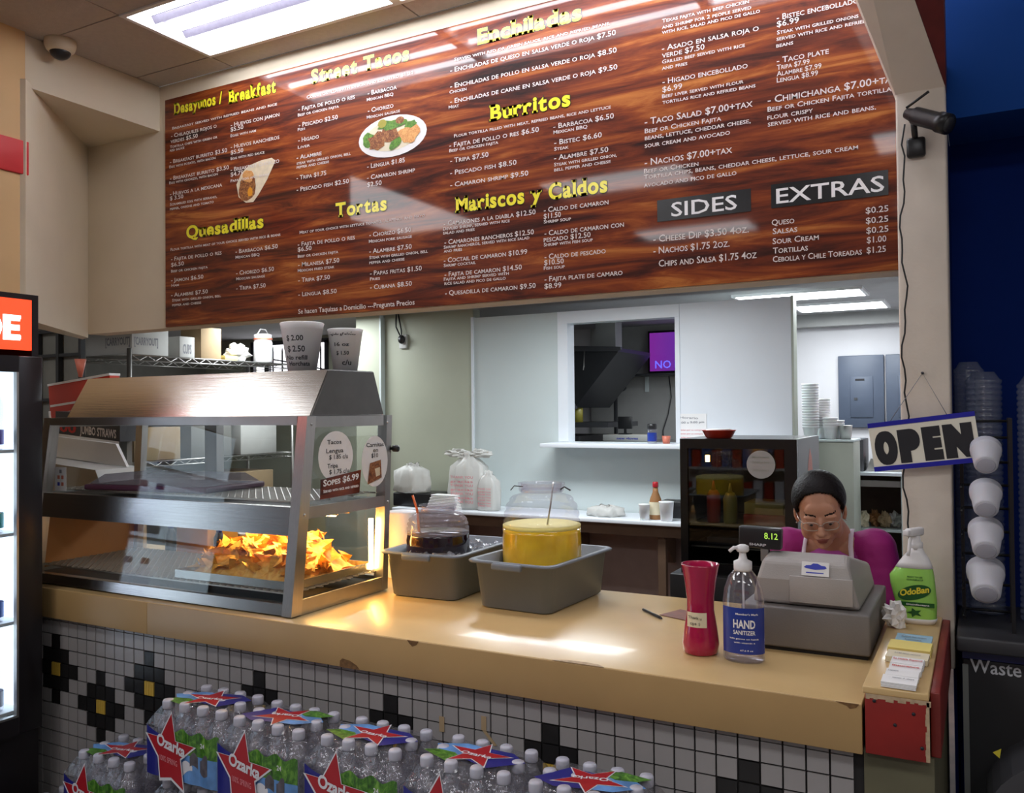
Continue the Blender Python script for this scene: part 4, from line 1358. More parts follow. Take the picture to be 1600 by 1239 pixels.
# ------------------------------------------------------------------ cash register
rg = thing('cash_register', 'grey electronic cash register with raised customer display', 'register', (-.43, .58, .97))
mb = MB().box(-.600, -.262, .355, .80, .982, 1.092, bev=.006)
part('cash_drawer', mb, 'register_base', rg)
part('foot_gap_shade', MB().box(-.59, -.27, .37, .79, .9702, .984), 'ink_black', rg)  # black slab standing in for the shade under the drawer
body = MB()
sec = [(.385, 1.094), (.375, 1.165), (.390, 1.216), (.450, 1.232), (.74, 1.170), (.76, 1.094)]
# body with tapering left and right sides
def loft(mb, sec, xa, xb, tap=0.02, mi=0):
    zlo = min(p[1] for p in sec); zhi = max(p[1] for p in sec)
    L_ = [(xa + tap * ((p[1] - zlo) / (zhi - zlo)) ** 1.5, p[0], p[1]) for p in sec]
    R_ = [(xb - tap * ((p[1] - zlo) / (zhi - zlo)) ** 1.5, p[0], p[1]) for p in sec]
    n = len(sec)
    mb.add(L_ + R_, [tuple(range(n)), tuple(range(2 * n - 1, n - 1, -1))] + [(i, n + i, n + (i + 1) % n, (i + 1) % n) for i in range(n)], mi)
    return mb
loft(body, sec, -.575, -.288, .035)
ob = part('body', body, 'register_grey', rg)
bv = ob.modifiers.new('bevel', 'BEVEL'); bv.width = .012; bv.segments = 3; bv.limit_method = 'ANGLE'
part('paper_lid', MB().box(-.470, -.305, .3725, .3785, 1.105, 1.178, bev=.002), 'register_grey', rg)
part('display_post', MB().box(-.560, -.538, .43, .46, 1.20, 1.255, bev=.003), 'register_base', rg)
mdis = Matrix.Translation((-.560, .44, 1.250)) @ Matrix.Rotation(.03, 4, 'Y')
part('display', MB().box(-.062, .058, -.015, .02, -.012, .048, bev=.005).xf(mdis), 'black_plastic', rg, 'black customer display')
w = MB()
letter(w, '8.12', mdis @ Vector((.012, -.0158, .018)), mdis @ Vector((.050, -.0158, .018)), .018, off=.01, normal=(0, -1, 0))
part('digits', w, 'digits', rg)
w = MB()
letter(w, 'SHARP', mdis @ Vector((-.030, -.0158, -.004)), mdis @ Vector((.018, -.0158, -.004)), .007, off=.03, normal=(0, -1, 0))
part('lettering', w, 'grey_lettering', rg)
part('sticker', MB().box(-.036, .036, -.001, .0, -.019, .019).xf(Matrix.Translation((-.402, .3815, 1.199)) @ Matrix.Rotation(-.28, 4, 'X')), 'paper_white', rg, 'white sticker with a blue car emblem')
w = MB()
EM_ = Matrix.Translation((-.402, .3815, 1.199)) @ Matrix.Rotation(-.28, 4, 'X')
cx_, cz_ = 0, .004
pts = [(-.030, 0), (-.024, .005), (-.012, .006), (-.006, .011), (.006, .011), (.016, .006), (.026, .005), (.030, 0), (.024, -.003), (.0, -.006), (-.024, -.003)]
w.add([EM_ @ Vector((cx_ + a, -.0016, cz_ + b)) for a, b in pts], [tuple(range(len(pts)))])
w.add([EM_ @ Vector(q) for q in ((-.024, -.0016, -.012), (.022, -.0016, -.012), (.022, -.0016, -.009), (-.024, -.0016, -.009))], [(0, 1, 2, 3)])
part('emblem', w, 'ink_blue', rg)

# ------------------------------------------------------------------ vase, sanitizer, pen, photo
t = thing('pink_vase', 'tall translucent pink plastic vase used as a tip cup', 'vase', (-.684, .247, .9705))
c_ = (-.684, .247, .9705)
part('vase_body', MB().lathe([(.040, 0), (.047, .006), (.050, .03), (.044, .075), (.037, .12), (.037, .15), (.043, .20), (.051, .240), (.052, .244), (.049, .244), (.041, .20), (.034, .15), (.034, .12), (.041, .07), (.046, .02), (.01, .012)], c_, 32), 'vase_pink', t)
w = MB()
def wrap_quad(w, c, r, a0, a1, z0, z1, mi=0, n=8, dirv=(.10, -.99)):
    base = math.atan2(dirv[1], dirv[0])
    v = []
    for k in range(n + 1):
        a = base + a0 + (a1 - a0) * k / n
        v += [(c[0] + r * math.cos(a), c[1] + r * math.sin(a), c[2] + z0), (c[0] + r * math.cos(a), c[1] + r * math.sin(a), c[2] + z1)]
    w.add(v, [(2 * k, 2 * k + 2, 2 * k + 3, 2 * k + 1) for k in range(n)], mi, True)
wrap_quad(w, c_, .0445, -.75, .55, .078, .118, 0)
part('sticky_note', w, 'paper_cream', t, 'cream sticky note')
w = MB()
letter(w, 'Thank u', (-.705, .2015, 1.073), (-.668, .2015, 1.070), .008, off=.01, normal=(0, -1, 0), lift=.0012)
letter(w, 'tips :)', (-.700, .2015, 1.056), (-.672, .2015, 1.056), .008, off=.01, normal=(0, -1, 0), lift=.0012)
part('handwriting', w, 'ink_black', t)

def wrap_letter(w, text, c, R, d, s, a0, a1, z, h, mi=0, smallcaps=False, off=.02, sx=1.0, sy=1.0):
    v, f = glyphs(text, smallcaps, off)
    x0 = min(p[0] for p in v); x1 = max(p[0] for p in v)
    out = []
    for px, py in v:
        a = a0 + (a1 - a0) * (px - x0) / (x1 - x0)
        out.append(Vector((c[0] + (d[0] * math.cos(a) + s[0] * math.sin(a)) * R * sx, c[1] + (d[1] * math.cos(a) + s[1] * math.sin(a)) * R * sy, c[2] + z + py / .73 * h)))
    w.add(out, f, mi)
sc_ = (-.562, .228, .9705)
t = thing('hand_sanitizer', 'clear pump bottle of hand sanitizer with blue label', 'bottle', sc_)
P_ = [(.048, 0), (.054, .006), (.055, .05), (.054, .16), (.050, .19), (.038, .222), (.022, .242), (.019, .246)]
part('bottle', MB().lathe(P_, sc_, 32, sy=.72), 'sanitizer_plastic', t)
part('gel', MB().lathe([(r * .93, z * .98 + .002) for r, z in P_ if z < .06], sc_, 32, sy=.70), 'sanitizer_plastic', t)
w = MB()
d0, s0 = (.16, -.987), (.987, .16)
def ell_quad(w, c, rx, ry, a0, a1, z0, z1, mi=0, n=12):
    v = []
    for k in range(n + 1):
        a = a0 + (a1 - a0) * k / n - PI / 2 + .1
        x, y = rx * math.cos(a), ry * math.sin(a)
        v += [(c[0] + x, c[1] + y, c[2] + z0), (c[0] + x, c[1] + y, c[2] + z1)]
    w.add(v, [(2 * k, 2 * k + 2, 2 * k + 3, 2 * k + 1) for k in range(n)], mi, True)
ell_quad(w, sc_, .0565, .0408, -1.15, 1.30, .026, .146)
part('label', w, 'sanitizer_blue', t, 'blue label')
w = MB()
def ell_letter(w, text, c, rx, ry, a0, a1, z, h, mi=0, smallcaps=False, off=.02):
    v, f = glyphs(text, smallcaps, off)
    x0 = min(p[0] for p in v); x1 = max(p[0] for p in v)
    w.add([(c[0] + rx * math.cos(a0 + (a1 - a0) * (px - x0) / (x1 - x0) - PI / 2 + .1), c[1] + ry * math.sin(a0 + (a1 - a0) * (px - x0) / (x1 - x0) - PI / 2 + .1), c[2] + z + py / .73 * h) for px, py in v], f, mi)
ell_letter(w, 'HAND', sc_, .0572, .0415, -.42, .62, .094, .022, off=.03)
ell_letter(w, 'SANITIZER', sc_, .0572, .0415, -.42, .62, .077, .011, off=.02)
ell_letter(w, "Member's Mark", sc_, .0572, .0415, -.30, .78, .128, .005, off=.02)
ell_letter(w, 'kills germs on hands', sc_, .0572, .0415, -.6, .8, .064, .004, off=.02)
ell_letter(w, 'with vitamin e', sc_, .0572, .0415, -.4, .6, .054, .004, off=.02)
ell_letter(w, '67.6 fl oz', sc_, .0572, .0415, -.1, .5, .034, .004, off=.02)
part('lettering', w, 'menu_bright', t)
w = MB().lathe([(.023, .238), (.024, .244), (.024, .262), (.012, .268), (.009, .280), (.009, .292)], sc_, 20)
w.lathe([(.014, .288), (.017, .292), (.016, .303), (.008, .307)], sc_, 16)
w.tube([(sc_[0], sc_[1], sc_[2] + .298), (sc_[0] - .02, sc_[1] - .015, sc_[2] + .299), (sc_[0] - .030, sc_[1] - .022, sc_[2] + .290)], .005, 8)
w.tube([(sc_[0], sc_[1], sc_[2] + .24), (sc_[0] + .002, sc_[1], sc_[2] + .02)], .003, 6)
part('pump', w, 'pump_white', t, 'white pump head')

solo('pen', MB().tube([(-.994, .645, .9755), (-.906, .562, .9755)], .0045, 8).tube([(-.906, .562, .9755), (-.900, .556, .9745)], .0025, 8), 'black_plastic', 'black pen lying on the counter left of the pink vase', 'pen')
mp_ = Matrix.Translation((-.842, .640, .9712)) @ Matrix.Rotation(-.35, 4, 'Z')
solo('photo_card', MB().box(-.07, .07, -.055, .055, 0, .0012).xf(mp_), 'card_brown', 'small reddish brown menu card lying behind the pink vase', 'card')

# ------------------------------------------------------------------ spray bottle, tissue, cards on the ledge
sb = (-.180, .69, 1.0125)
t = thing('spray_bottle', 'green spray cleaner bottle with white trigger on the ledge by the pillar', 'bottle', sb)
secs = [(0, .048, .030), (.008, .054, .033), (.06, .056, .034), (.11, .060, .034), (.135, .060, .033), (.165, .047, .029), (.19, .032, .022), (.205, .020, .018), (.215, .016, .016)]
def soft(sections, c, n=28, pw=2.6, mi=0, dx=None):
    v, f = [], []
    for i, (z, a, b) in enumerate(sections):
        for k in range(n):
            th = 2 * PI * k / n
            cs, sn = math.cos(th), math.sin(th)
            v.append((c[0] + (dx[i] if dx else 0) + a * math.copysign(abs(cs) ** (2 / pw), cs), c[1] + b * math.copysign(abs(sn) ** (2 / pw), sn), c[2] + z))
    m = len(sections)
    for i in range(m - 1):
        for k in range(n):
            f.append((i * n + k, i * n + (k + 1) % n, (i + 1) * n + (k + 1) % n, (i + 1) * n + k))
    f += [tuple(range(n))[::-1], tuple(range((m - 1) * n, m * n))]
    return MB().add(v, f, mi, True)
dxs = [.008, .008, .008, .000, -.002, .006, .010, .010, .010]
part('bottle', soft(secs, sb, dx=dxs), 'spray_green', t)
part('shoulder', soft([(.160, .0505, .031), (.175, .043, .0275), (.190, .034, .0235), (.203, .024, .0200), (.217, .0185, .0180)], sb, dx=[.005, .0075, .0095, .010, .010]), 'pump_white', t)
part('foot', soft([(-.0003, .049, .031), (.010, .0555, .0345), (.016, .0560, .0348)], sb, dx=[.008, .008, .008]), 'pump_white', t)
hd = Matrix.Translation((sb[0] + .010, sb[1], sb[2] + .215)) @ Matrix.Rotation(math.radians(62), 4, 'Z')
w = MB().lathe([(.019, 0), (.019, .02), (.014, .024), (.012, .04)], (sb[0] + .01, sb[1], sb[2] + .212), 18)
w.box(-.040, .030, -.011, .011, .036, .060, 0, .006, hd).box(-.052, -.036, -.009, .009, .040, .056, 0, .003, hd)
w.tube([hd @ Vector((-.020, 0, .04)), hd @ Vector((-.030, 0, .022)), hd @ Vector((-.034, 0, .000)), hd @ Vector((-.040, 0, -.018))], .005, 8)
part('trigger', w, 'pump_white', t, 'white trigger head')
w = MB()
yl = sb[1] - .0352
e = [(sb[0] + .006 + .044 * math.cos(2 * PI * k / 28), yl, sb[2] + .092 + .021 * math.sin(2 * PI * k / 28) + .010 * math.cos(2 * PI * k / 28)) for k in range(28)]
w.add(e, [tuple(range(28))], 0)
w.box(sb[0] - .030, sb[0] + .058, yl, yl + .001, sb[2] + .052, sb[2] + .064, 0)
w.add([(sb[0] + .006 + .022 * math.cos(2 * PI * k / 10) * (1 if k % 2 else .45), yl, sb[2] + .034 + .014 * math.sin(2 * PI * k / 10) * (1 if k % 2 else .45)) for k in range(10)], [tuple(range(10))], 0)
part('label', w, 'spray_dark', t, 'dark green oval label')
w = MB()
letter(w, 'OdoBan', (sb[0] - .032, yl - .0005, sb[2] + .080), (sb[0] + .045, yl - .0005, sb[2] + .096), .018, off=.035, normal=(0, -1, 0))
part('lettering', w, 'spray_yellow', t, 'yellow lettering')
w = MB()
letter(w, 'Disinfectant', (sb[0] - .015, yl - .0005, sb[2] + .0555), (sb[0] + .045, yl - .0005, sb[2] + .0555), .005, off=.02, normal=(0, -1, 0))
letter(w, 'READY TO USE', (sb[0] - .012, yl - .0005, sb[2] + .135), (sb[0] + .028, yl - .0005, sb[2] + .135), .004, off=.03, normal=(0, -1, 0), mi=1)
letter(w, 'ODOR ELIMINATOR', (sb[0] - .014, yl - .0005, sb[2] + .127), (sb[0] + .030, yl - .0005, sb[2] + .127), .004, off=.03, normal=(0, -1, 0), mi=1)
part('small_lettering', w, ['menu_bright', 'spray_dark'], t)

def crumple(c, r, seed, label, name='tissue'):
    r_ = random.Random(seed)
    b = MB().ball((0, 0, 0), 1.0, 18)
    o = []
    for p in b.v:
        p = Vector(p)
        q = 1 + .30 * math.sin(p.x * 7 + seed) * math.cos(p.y * 6) + .22 * math.sin(p.z * 9 + p.x * 5) + r_.uniform(-.12, .12)
        o.append((c[0] + p.x * r[0] * q, c[1] + p.y * r[1] * q, max(c[2], c[2] + r[2] * .95 + p.z * r[2] * q)))
    b.v = o
    b.s = [False] * len(b.s)
    return b
solo('tissue', crumple((-.222, .605, 1.0125), (.030, .030, .035), 3, ''), 'tissue', 'crumpled white tissue leaning at the foot of the spray bottle', 'tissue')

def card_stack(name, cx, cy, w_, d_, h, rot, mtop, label, ink, lines, group='card stacks on the ledge', n=4):
    t = thing(name, label, 'cards', (cx, cy, 1.0125), group)
    mt = Matrix.Translation((cx, cy, 1.0125)) @ Matrix.Rotation(rot, 4, 'Z') @ Matrix.Rotation(.10, 4, 'X')
    rx_ = random.Random(int(cy * 1000))
    for k in range(n):
        z = h * k / n
        q = .003 + .003
        part('card', MB().box(-w_ / 2 + rx_.uniform(-.001, .001), w_ / 2 + rx_.uniform(-.001, .001), -d_ / 2 + rx_.uniform(-.001, .001), d_ / 2, z + q - .003, z + h / n * .85 + q - .003).xf(Matrix.Translation((0, 0, .001)) @ mt), mtop, t)
    wv = MB()
    for tx, x0, x1, yy, hh in lines:
        letter(wv, tx, mt @ Vector((x0, yy, h + .0050)), mt @ Vector((x1, yy, h + .0050)), hh, up=mt.to_3x3() @ Vector((0, 1, 0)), off=.02, normal=(0, 0, 1))
    if wv.v: part('lettering', wv, ink, t)
card_stack('card_stack', -.168, .030, .072, .046, .012, -.03, 'paper_white', 'front white card stack nearest the ledge end', 'ink_grey', [('open 7 days', -.015, .030, .004, .006)])
card_stack('card_stack', -.166, .085, .070, .040, .013, -.02, 'paper_white', 'second white card stack with small grey print on the ledge', 'ink_grey', [('repairs', -.030, -.008, .002, .007)])
card_stack('card_stack', -.163, .135, .070, .040, .013, -.02, 'paper_white', 'third white card stack with red lettering on the ledge', 'ink_red', [('Insurance', -.028, .030, -.002, .011)])
card_stack('card_stack', -.162, .190, .072, .044, .014, -.05, 'paper_white', 'fourth white card stack with red scroll lettering, farthest of the white ones', 'ink_red', [('Se Habla Espanol', -.032, .032, .0, .010)])
card_stack('card_stack', -.166, .245, .095, .050, .014, -.06, 'paper_cream', 'long pale cream card stack behind the white cards', 'ink_grey', [('ATM lawn service', -.03, .03, .0, .006)])
card_stack('card_stack', -.165, .330, .100, .060, .018, -.05, 'paper_yellow', 'bright yellow card stack in front of the blue cards', 'ink_grey', [])
card_stack('card_stack', -.163, .415, .085, .090, .010, -.04, 'paper_blue', 'pale blue flyer stack farthest back on the ledge', 'ink_grey', [('Rent to own', -.03, .03, .015, .009), ('homes', -.02, .02, -.005, .007)])
hl = bpy.data.lights.new('heat_lamp_light', 'AREA')
hl.shape = 'RECTANGLE'; hl.size = .32; hl.size_y = .10; hl.energy = 4.0; hl.color = (1.0, .60, .20)
ho_ = bpy.data.objects.new('heat_lamp_light', hl)
COL.objects.link(ho_); ho_.location = (-2.24, .30, 1.290)

# ================================================================== water packs in front of the counter
BW = .0752
bot = MB().lathe([(.026, .0), (.033, .006), (.034, .020), (.032, .028), (.034, .036), (.034, .060), (.032, .066), (.034, .072), (.034, .118), (.031, .140), (.022, .160), (.0145, .174), (.0135, .184)], (0, 0, 0), 12)
bottle_mesh = bot.mesh('water_bottle', ['bottle_plastic'], (0, 0, 0))
capm = MB().lathe([(.0165, .184), (.0175, .187), (.0175, .203), (.015, .2065)], (0, 0, 0), 14).mesh('cap', ['cap_white'], (0, 0, 0))
PW, PD, PH = .306, .232, .239
def star(cx, cz, R, r, rot, n=5):
    return [((cx + (R if k % 2 == 0 else r) * math.sin(PI * k / n + rot)), (cz + (R if k % 2 == 0 else r) * math.cos(PI * k / n + rot))) for k in range(2 * n)]
OZ = [(-.038, -.085), (-.044, -.035), (-.088, .012), (-.036, .010), (.006, .070), (.020, .008), (.090, .004), (.038, -.030), (.050, -.100), (.004, -.078)]
def front_label(y):
    """printed film on the long front side; x from 0 to PW"""
    out = {}
    def gridquad(x0, x1, z0f, z1f, d, n=14):
        v, f = [], []
        for k in range(n + 1):
            x = x0 + (x1 - x0) * k / n
            yy = y - .003 - .005 * abs(math.sin(PI * x / BW)) - d
            v += [(x, yy, z0f(x)), (x, yy, z1f(x))]
        f = [(2 * k, 2 * k + 2, 2 * k + 3, 2 * k + 1) for k in range(n)]
        return v, f
    w = MB()
    w.add(*gridquad(.0, PW, lambda x: .012, lambda x: .085, .0, 20), 4)
    w.add(*gridquad(.11, PW, lambda x: .085, lambda x: .142 + .006 * math.sin(x * 90), .0002, 18), 3)
    w.add(*gridquad(.0, .075, lambda x: .012, lambda x: .140 - .02 * x / .07, .0006), 0)
    w.add(*gridquad(.19, .262, lambda x: .050 + .012 * math.sin(x * 70), lambda x: .086 + .01 * math.sin(x * 130), .0006), 5)
    w.add(*gridquad(.06, .20, lambda x: .028 + .02 * math.sin(x * 40), lambda x: .050 + .02 * math.sin(x * 45), .0005), 2)
    cx, cz = .108, .105
    k_ = 1.0
    def starpoly(s, d, mi):
        pts = [(cx + a * s, cz + b * s) for a, b in OZ]
        c = (sum(p[0] for p in pts) / 10, sum(p[1] for p in pts) / 10)
        w.add([(p[0], y - .0095 - d, p[1]) for p in pts] + [(c[0], y - .0095 - d, c[1])], [(i, (i + 1) % 10, 10) for i in range(10)], mi)
    starpoly(1.22, .0002, 2)
    starpoly(1.12, .0006, 1)
    letter(w, 'Ozarka', (.052, y - .011, .098), (.172, y - .011, .078), .030, up=(.12, 0, 1), off=.035, lift=.0004, normal=(0, -1, 0), mi=2)
    letter(w, '100% SPRING', (.066, y - .011, .058), (.140, y - .011, .050), .015, off=.01, lift=.0004, normal=(0, -1, 0), mi=6)
    letter(w, '24', (.235, y - .0095, .112), (.252, y - .0095, .112), .012, off=.02, lift=.0004, normal=(0, -1, 0), mi=2)
    return w
def top_label(z, rot):
    w = MB()
    mt = Matrix.Translation((PW / 2, PD / 2 - .01, z)) @ Matrix.Rotation(rot, 4, 'Z')
    def P(pts, d, mi):
        w.add([mt @ Vector((a, b, d)) for a, b in pts], [tuple(range(len(pts)))], mi)
    P([(-.135, .020), (-.06, .055), (.0, .050), (-.02, -.040), (-.08, -.050)], .0, 4)
    P([(-.145, -.030), (-.05, -.070), (-.02, -.040), (-.06, -.012), (-.11, -.010)], .0002, 3)
    P([(-.01, .050), (.08, .050), (.135, .010), (.06, -.060), (-.02, -.035)], .0, 0)
    s = [(a, b * .8) for a, b in star(.0, .0, .090, .036, 0)]
    c = (0, 0)
    w.add([mt @ Vector((a * 1.10, b * 1.10, .0008)) for a, b in s] + [mt @ Vector((0, 0, .0008))], [(i, (i + 1) % 10, 10) for i in range(10)], 2)
    w.add([mt @ Vector((a, b, .0016)) for a, b in s] + [mt @ Vector((0, 0, .0016))], [(i, (i + 1) % 10, 10) for i in range(10)], 1)
    letter(w, 'Ozarka', mt @ Vector((-.045, -.012, .002)), mt @ Vector((.045, -.012, .002)), .018, up=mt.to_3x3() @ Vector((0, 1, 0)), off=.02, lift=.0004, normal=(0, 0, 1), mi=2)
    return w
LM = ['label_navy', 'label_red', 'label_white', 'label_leaf', 'label_sky', 'label_rock', 'ink_pink']
def film():
    w = MB()
    n, m = 18, 12
    v = []
    for i in range(n + 1):
        for j in range(m + 1):
            x = -.004 + (PW + .008) * i / n; y = -.004 + (PD + .008) * j / m
            ex_ = min(i, n - i) / 2; ey_ = min(j, m - j) / 2
            e = min(1, ex_, ey_)
            v.append((x, y, .150 + .050 * min(1, e) + .006 * math.sin(x * 81) * math.sin(y * 81) * e))
    f = [(i * (m + 1) + j, (i + 1) * (m + 1) + j, (i + 1) * (m + 1) + j + 1, i * (m + 1) + j + 1) for i in range(n) for j in range(m)]
    w.add(v, f, 0, True)
    for (xa, ya, xb, yb) in ((-.004, -.004, PW + .004, -.004), (PW + .004, -.004, PW + .004, PD + .004), (PW + .004, PD + .004, -.004, PD + .004), (-.004, PD + .004, -.004, -.004)):
        w.add([(xa, ya, .004), (xb, yb, .004), (xb, yb, .150), (xa, ya, .150)], [(0, 1, 2, 3)], 0, True)
    return w
film_mesh = film().mesh('shrink_wrap', ['shrink_film'], (0, 0, 0))
front_mesh = front_label(0).mesh('printed_label', LM, (0, 0, 0))
top_meshes = [top_label(.2075, r).mesh('printed_label', LM, (0, 0, 0)) for r in (.25, .0, PI + .25, PI - .1)]
def kid(name, me, parent, loc=(0, 0, 0), rz=0):
    o = bpy.data.objects.new(name, me)
    COL.objects.link(o)
    o.parent = parent
    o.location = loc
    o.rotation_euler = (0, 0, rz)
    return o
def water_pack(x, y, z, label, topk, rz=0.0, caps=True):
    t = thing('water_pack', label, 'water pack', (x, y, z), 'shrink wrapped water packs stacked along the tiled counter')
    t.rotation_euler = (0, 0, rz)
    t.scale = (1, 1, 1.145)
    for i in range(4):
        for j in range(3):
            b = kid('bottle', bottle_mesh, t, (.041 + i * BW + .0015 * math.sin(i * 5 + j), .041 + j * BW, .002), .5 * i + j)
            kid('cap', capm, b)
    kid('shrink_wrap', film_mesh, t)
    kid('printed_label', front_mesh, t, (0, -.001, .010))
    if topk is not None: kid('printed_label', top_meshes[topk], t)
    return t
rows = [  # x, top tier, names
    (-2.262, 2, 'first tall stack from left'), (-1.950, 2, 'second tall stack from left'), (-1.625, 2, 'third tall stack from left'),
    (-1.303, 2, 'fourth tall stack from left'), (-.985, 2, 'rightmost stack')]
Y0 = -.288
for n, (x, tiers, nm) in enumerate(rows):
    for k in range(tiers + 1):
        pos = ['bottom', 'middle', 'top'][k]
        water_pack(x, Y0 + .006 * math.sin(n * 2 + k) , .035 + k * (PH + .003), 'wrapped water bottle pack with red star label, %s of the %s' % (pos, nm), [0, 2, 1, 1, 2][n] if k == tiers else None, .008 * math.sin(n * 3 + k))
for k in range(2):
    water_pack(-2.70, Y0 + .03, .035 + k * (PH + .003), 'wrapped water bottle pack with red star label, %s of the low stack at left' % ('bottom', 'top')[k], 0 if k else None)
water_pack(-3.03, Y0 + .03, .035, 'single clear wrapped pack of water bottles on the floor at far left beside the cooler', 0)
solo('platform', MB().box(-3.05, -.66, -.32, .02, 0, .0345, bev=.004), 'brown_board', 'low brown platform on the floor under the water packs', 'platform')

# ================================================================== beverage cooler at the left edge
ck = thing('beverage_cooler', 'tall black drinks cooler with lit red sign at the left edge', 'cooler', (-3.5, -.7, 0))
XF = -3.15
cb = MB().box(-3.80, -3.78, -1.3, -.06, 0.05, 2.095).box(-3.78, XF, -1.3, -1.27, .05, 2.095).box(-3.78, XF, -.085, -.06, .05, 2.095).box(-3.78, XF, -1.27, -.085, 2.075, 2.095).box(-3.78, XF, -1.27, -.085, .05, .50).box(-3.78, XF, -1.27, -.085, 1.845, 1.86)
part('cabinet', cb, 'cooler_black', ck)
part('sign_panel', MB().box(XF - .02, XF - .002, -1.25, -.072, 1.885, 2.079), 'sign_red_lit', ck, 'lit red sign panel')
w = MB()
for s_, y0, y1 in (('D', -.275, -.205), ('E', -.196, -.136)):
    for q in range(3):
        letter(w, s_, (XF - .001, y0 + q * .003, 1.925), (XF - .001, y1 + q * .003, 1.925), .088, off=.045, lift=.0006 + .0003 * q, normal=(1, 0, 0))
w.box(XF - .0005, XF + .0005, -.190, -.128, 1.925, 1.938).box(XF - .0005, XF + .0005, -.190, -.128, 2.000, 2.013)
part('sign_lettering', w, 'sign_white_lit', ck, 'lit white letters DE')
d = MB().box(XF, XF + .03, -1.28, -.155 + .0, 1.80, 1.86).box(XF, XF + .03, -1.28, -.155, .47, .533).box(XF, XF + .03, -.155, -.062, .47, 1.86, bev=.004).box(XF, XF + .03, -1.28, -1.2, .533, 1.80)
dr = part('door', d, 'cooler_black', ck)
part('glass_pane', MB().box(XF + .008, XF + .012, -1.2, -.155, .533, 1.80), 'cooler_glass', dr)
part('door_trim', MB().box(XF + .012, XF + .031, -.163, -.155, .533, 1.80), 'steel_dull', dr)
part('door_trim', MB().box(XF + .012, XF + .031, -1.2, -.163, .533, .541), 'steel_dull', dr)
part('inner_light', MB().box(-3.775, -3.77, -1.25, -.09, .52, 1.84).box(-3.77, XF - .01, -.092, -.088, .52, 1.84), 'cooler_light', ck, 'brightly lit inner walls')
for z in (.53, .86, 1.19, 1.50):
    part('wire_shelf', MB().box(-3.76, XF - .03, -1.25, -.10, z, z + .012), 'white_enamel', ck)
q = 0
for z in (.542, .872, 1.202, 1.512):
    for y in (-.18, -.27, -.36):
        q += 1
        m_ = ['can_blue', 'can_teal', 'can_violet', 'cap_white'][(q * 7) % 4]
        cc = (-3.235, y, z)
        t = thing('sports_bottle', 'plastic drink bottle on the %s cooler shelf, %s from the door edge' % ({.542: 'lowest', .872: 'second', 1.202: 'third', 1.512: 'top'}[z], {-.18: 'first', -.27: 'second', -.36: 'third'}[y]), 'bottle', cc, 'bottles in the lit cooler')
        part('bottle', MB().lathe([(.030, 0), (.034, .01), (.034, .07), (.029, .10), (.034, .13), (.034, .17), (.018, .21), (.015, .22)], cc, 16), 'jar_plastic', t)
        part('label', MB().lathe([(.0345, .02), (.0345, .075)], cc, 16, cap0=False, cap1=False), m_, t)
        part('cap', MB().lathe([(.017, .216), (.018, .22), (.018, .238), (.014, .242)], cc, 14), 'can_blue' if q % 2 else 'label_red', t)

# ================================================================== kitchen behind the counter
PY = 3.40
mb = MB()
wx0, wx1, wz0, wz1 = -2.522, -1.747, 1.42, 2.245
for a in ((-3.287, wx0, 0, 2.33), (wx1, -1.01, 0, 2.33), (wx0, wx1, 0, wz0), (wx0, wx1, wz1, 2.33)):
    mb.box(a[0], a[1], PY, PY + .10, a[2], a[3])
structure('wall_partition', mb, 'board_white')
structure('trim_4', MB().box(-3.305, -3.287, PY - .012, PY + .1, 0, 2.335), 'board_white_bright')
structure('trim_5', MB().box(-1.012, -.998, PY - .004, PY + .104, 0, 2.335), 'cabinet_green')
structure('trim_6', MB().box(wx1, -1.012, PY - .006, PY, wz0 - .02, 2.33), 'board_white_bright', None, 'brighter white panel right of the pass window')
wf_ = MB().box(wx0 - .075, wx0 + .001, PY - .012, PY + .101, wz0, wz1).box(wx1 - .001, wx1 + .03, PY - .012, PY + .101, wz0, wz1).box(wx0 - .075, wx1 + .03, PY - .012, PY + .101, wz1 + .0005, wz1 + .084)
structure('window_1', wf_, 'board_white_bright')
shelf = thing('pass_shelf', 'narrow white shelf under the kitchen pass window', 'shelf', (-1.9, 3.3, 1.39))
part('board', MB().box(-2.62, -1.05, 3.14, PY + .10, 1.390, 1.418, bev=.003), 'board_white_bright', shelf)
part('support', MB().box(-2.52, -1.1, 3.37, PY - .001, 1.33, 1.39), 'board_white', shelf)
structure('wall_kitchen_green', MB().box(-4.12, -3.305, PY + .02, PY + .12, 0, KZ), 'green_wall')
structure('wall_kitchen_pier', MB().box(-4.36, -4.12, PY - .03, PY + .12, 0, KZ), 'green_wall')
structure('trim_7', MB().box(-4.13, -4.115, PY - .035, PY + .02, 0, KZ), 'board_white')
# left back wall with barred window
WY = 4.5
lw = MB()
for a in ((-7.3, -6.60, 0, KZ), (-5.62, -4.36, 0, KZ), (-6.60, -5.62, 0, 1.75), (-6.60, -5.62, 2.36, KZ)):
    lw.box(a[0], a[1], WY, WY + .1, a[2], a[3])
structure('wall_kitchen_rear_left', lw, 'green_wall')
wd = thing('window_2', 'barred bright window behind the foam cups', 'window', (-6.1, WY, 1.75))
del wd['category'], wd['label']
wd['kind'] = 'structure'
part('window_frame', MB().box(-6.62, -5.60, WY - .02, WY + .02, 2.33, 2.37).box(-6.62, -6.58, WY - .02, WY + .02, 1.75, 2.35).box(-5.64, -5.60, WY - .02, WY + .02, 1.75, 2.35).box(-6.43, -6.37, WY - .02, WY + .02, 1.75, 2.35), 'charcoal', wd)
part('pane', MB().box(-6.6, -5.62, WY + .05, WY + .055, 1.75, 2.36), 'daylight_pane', wd)
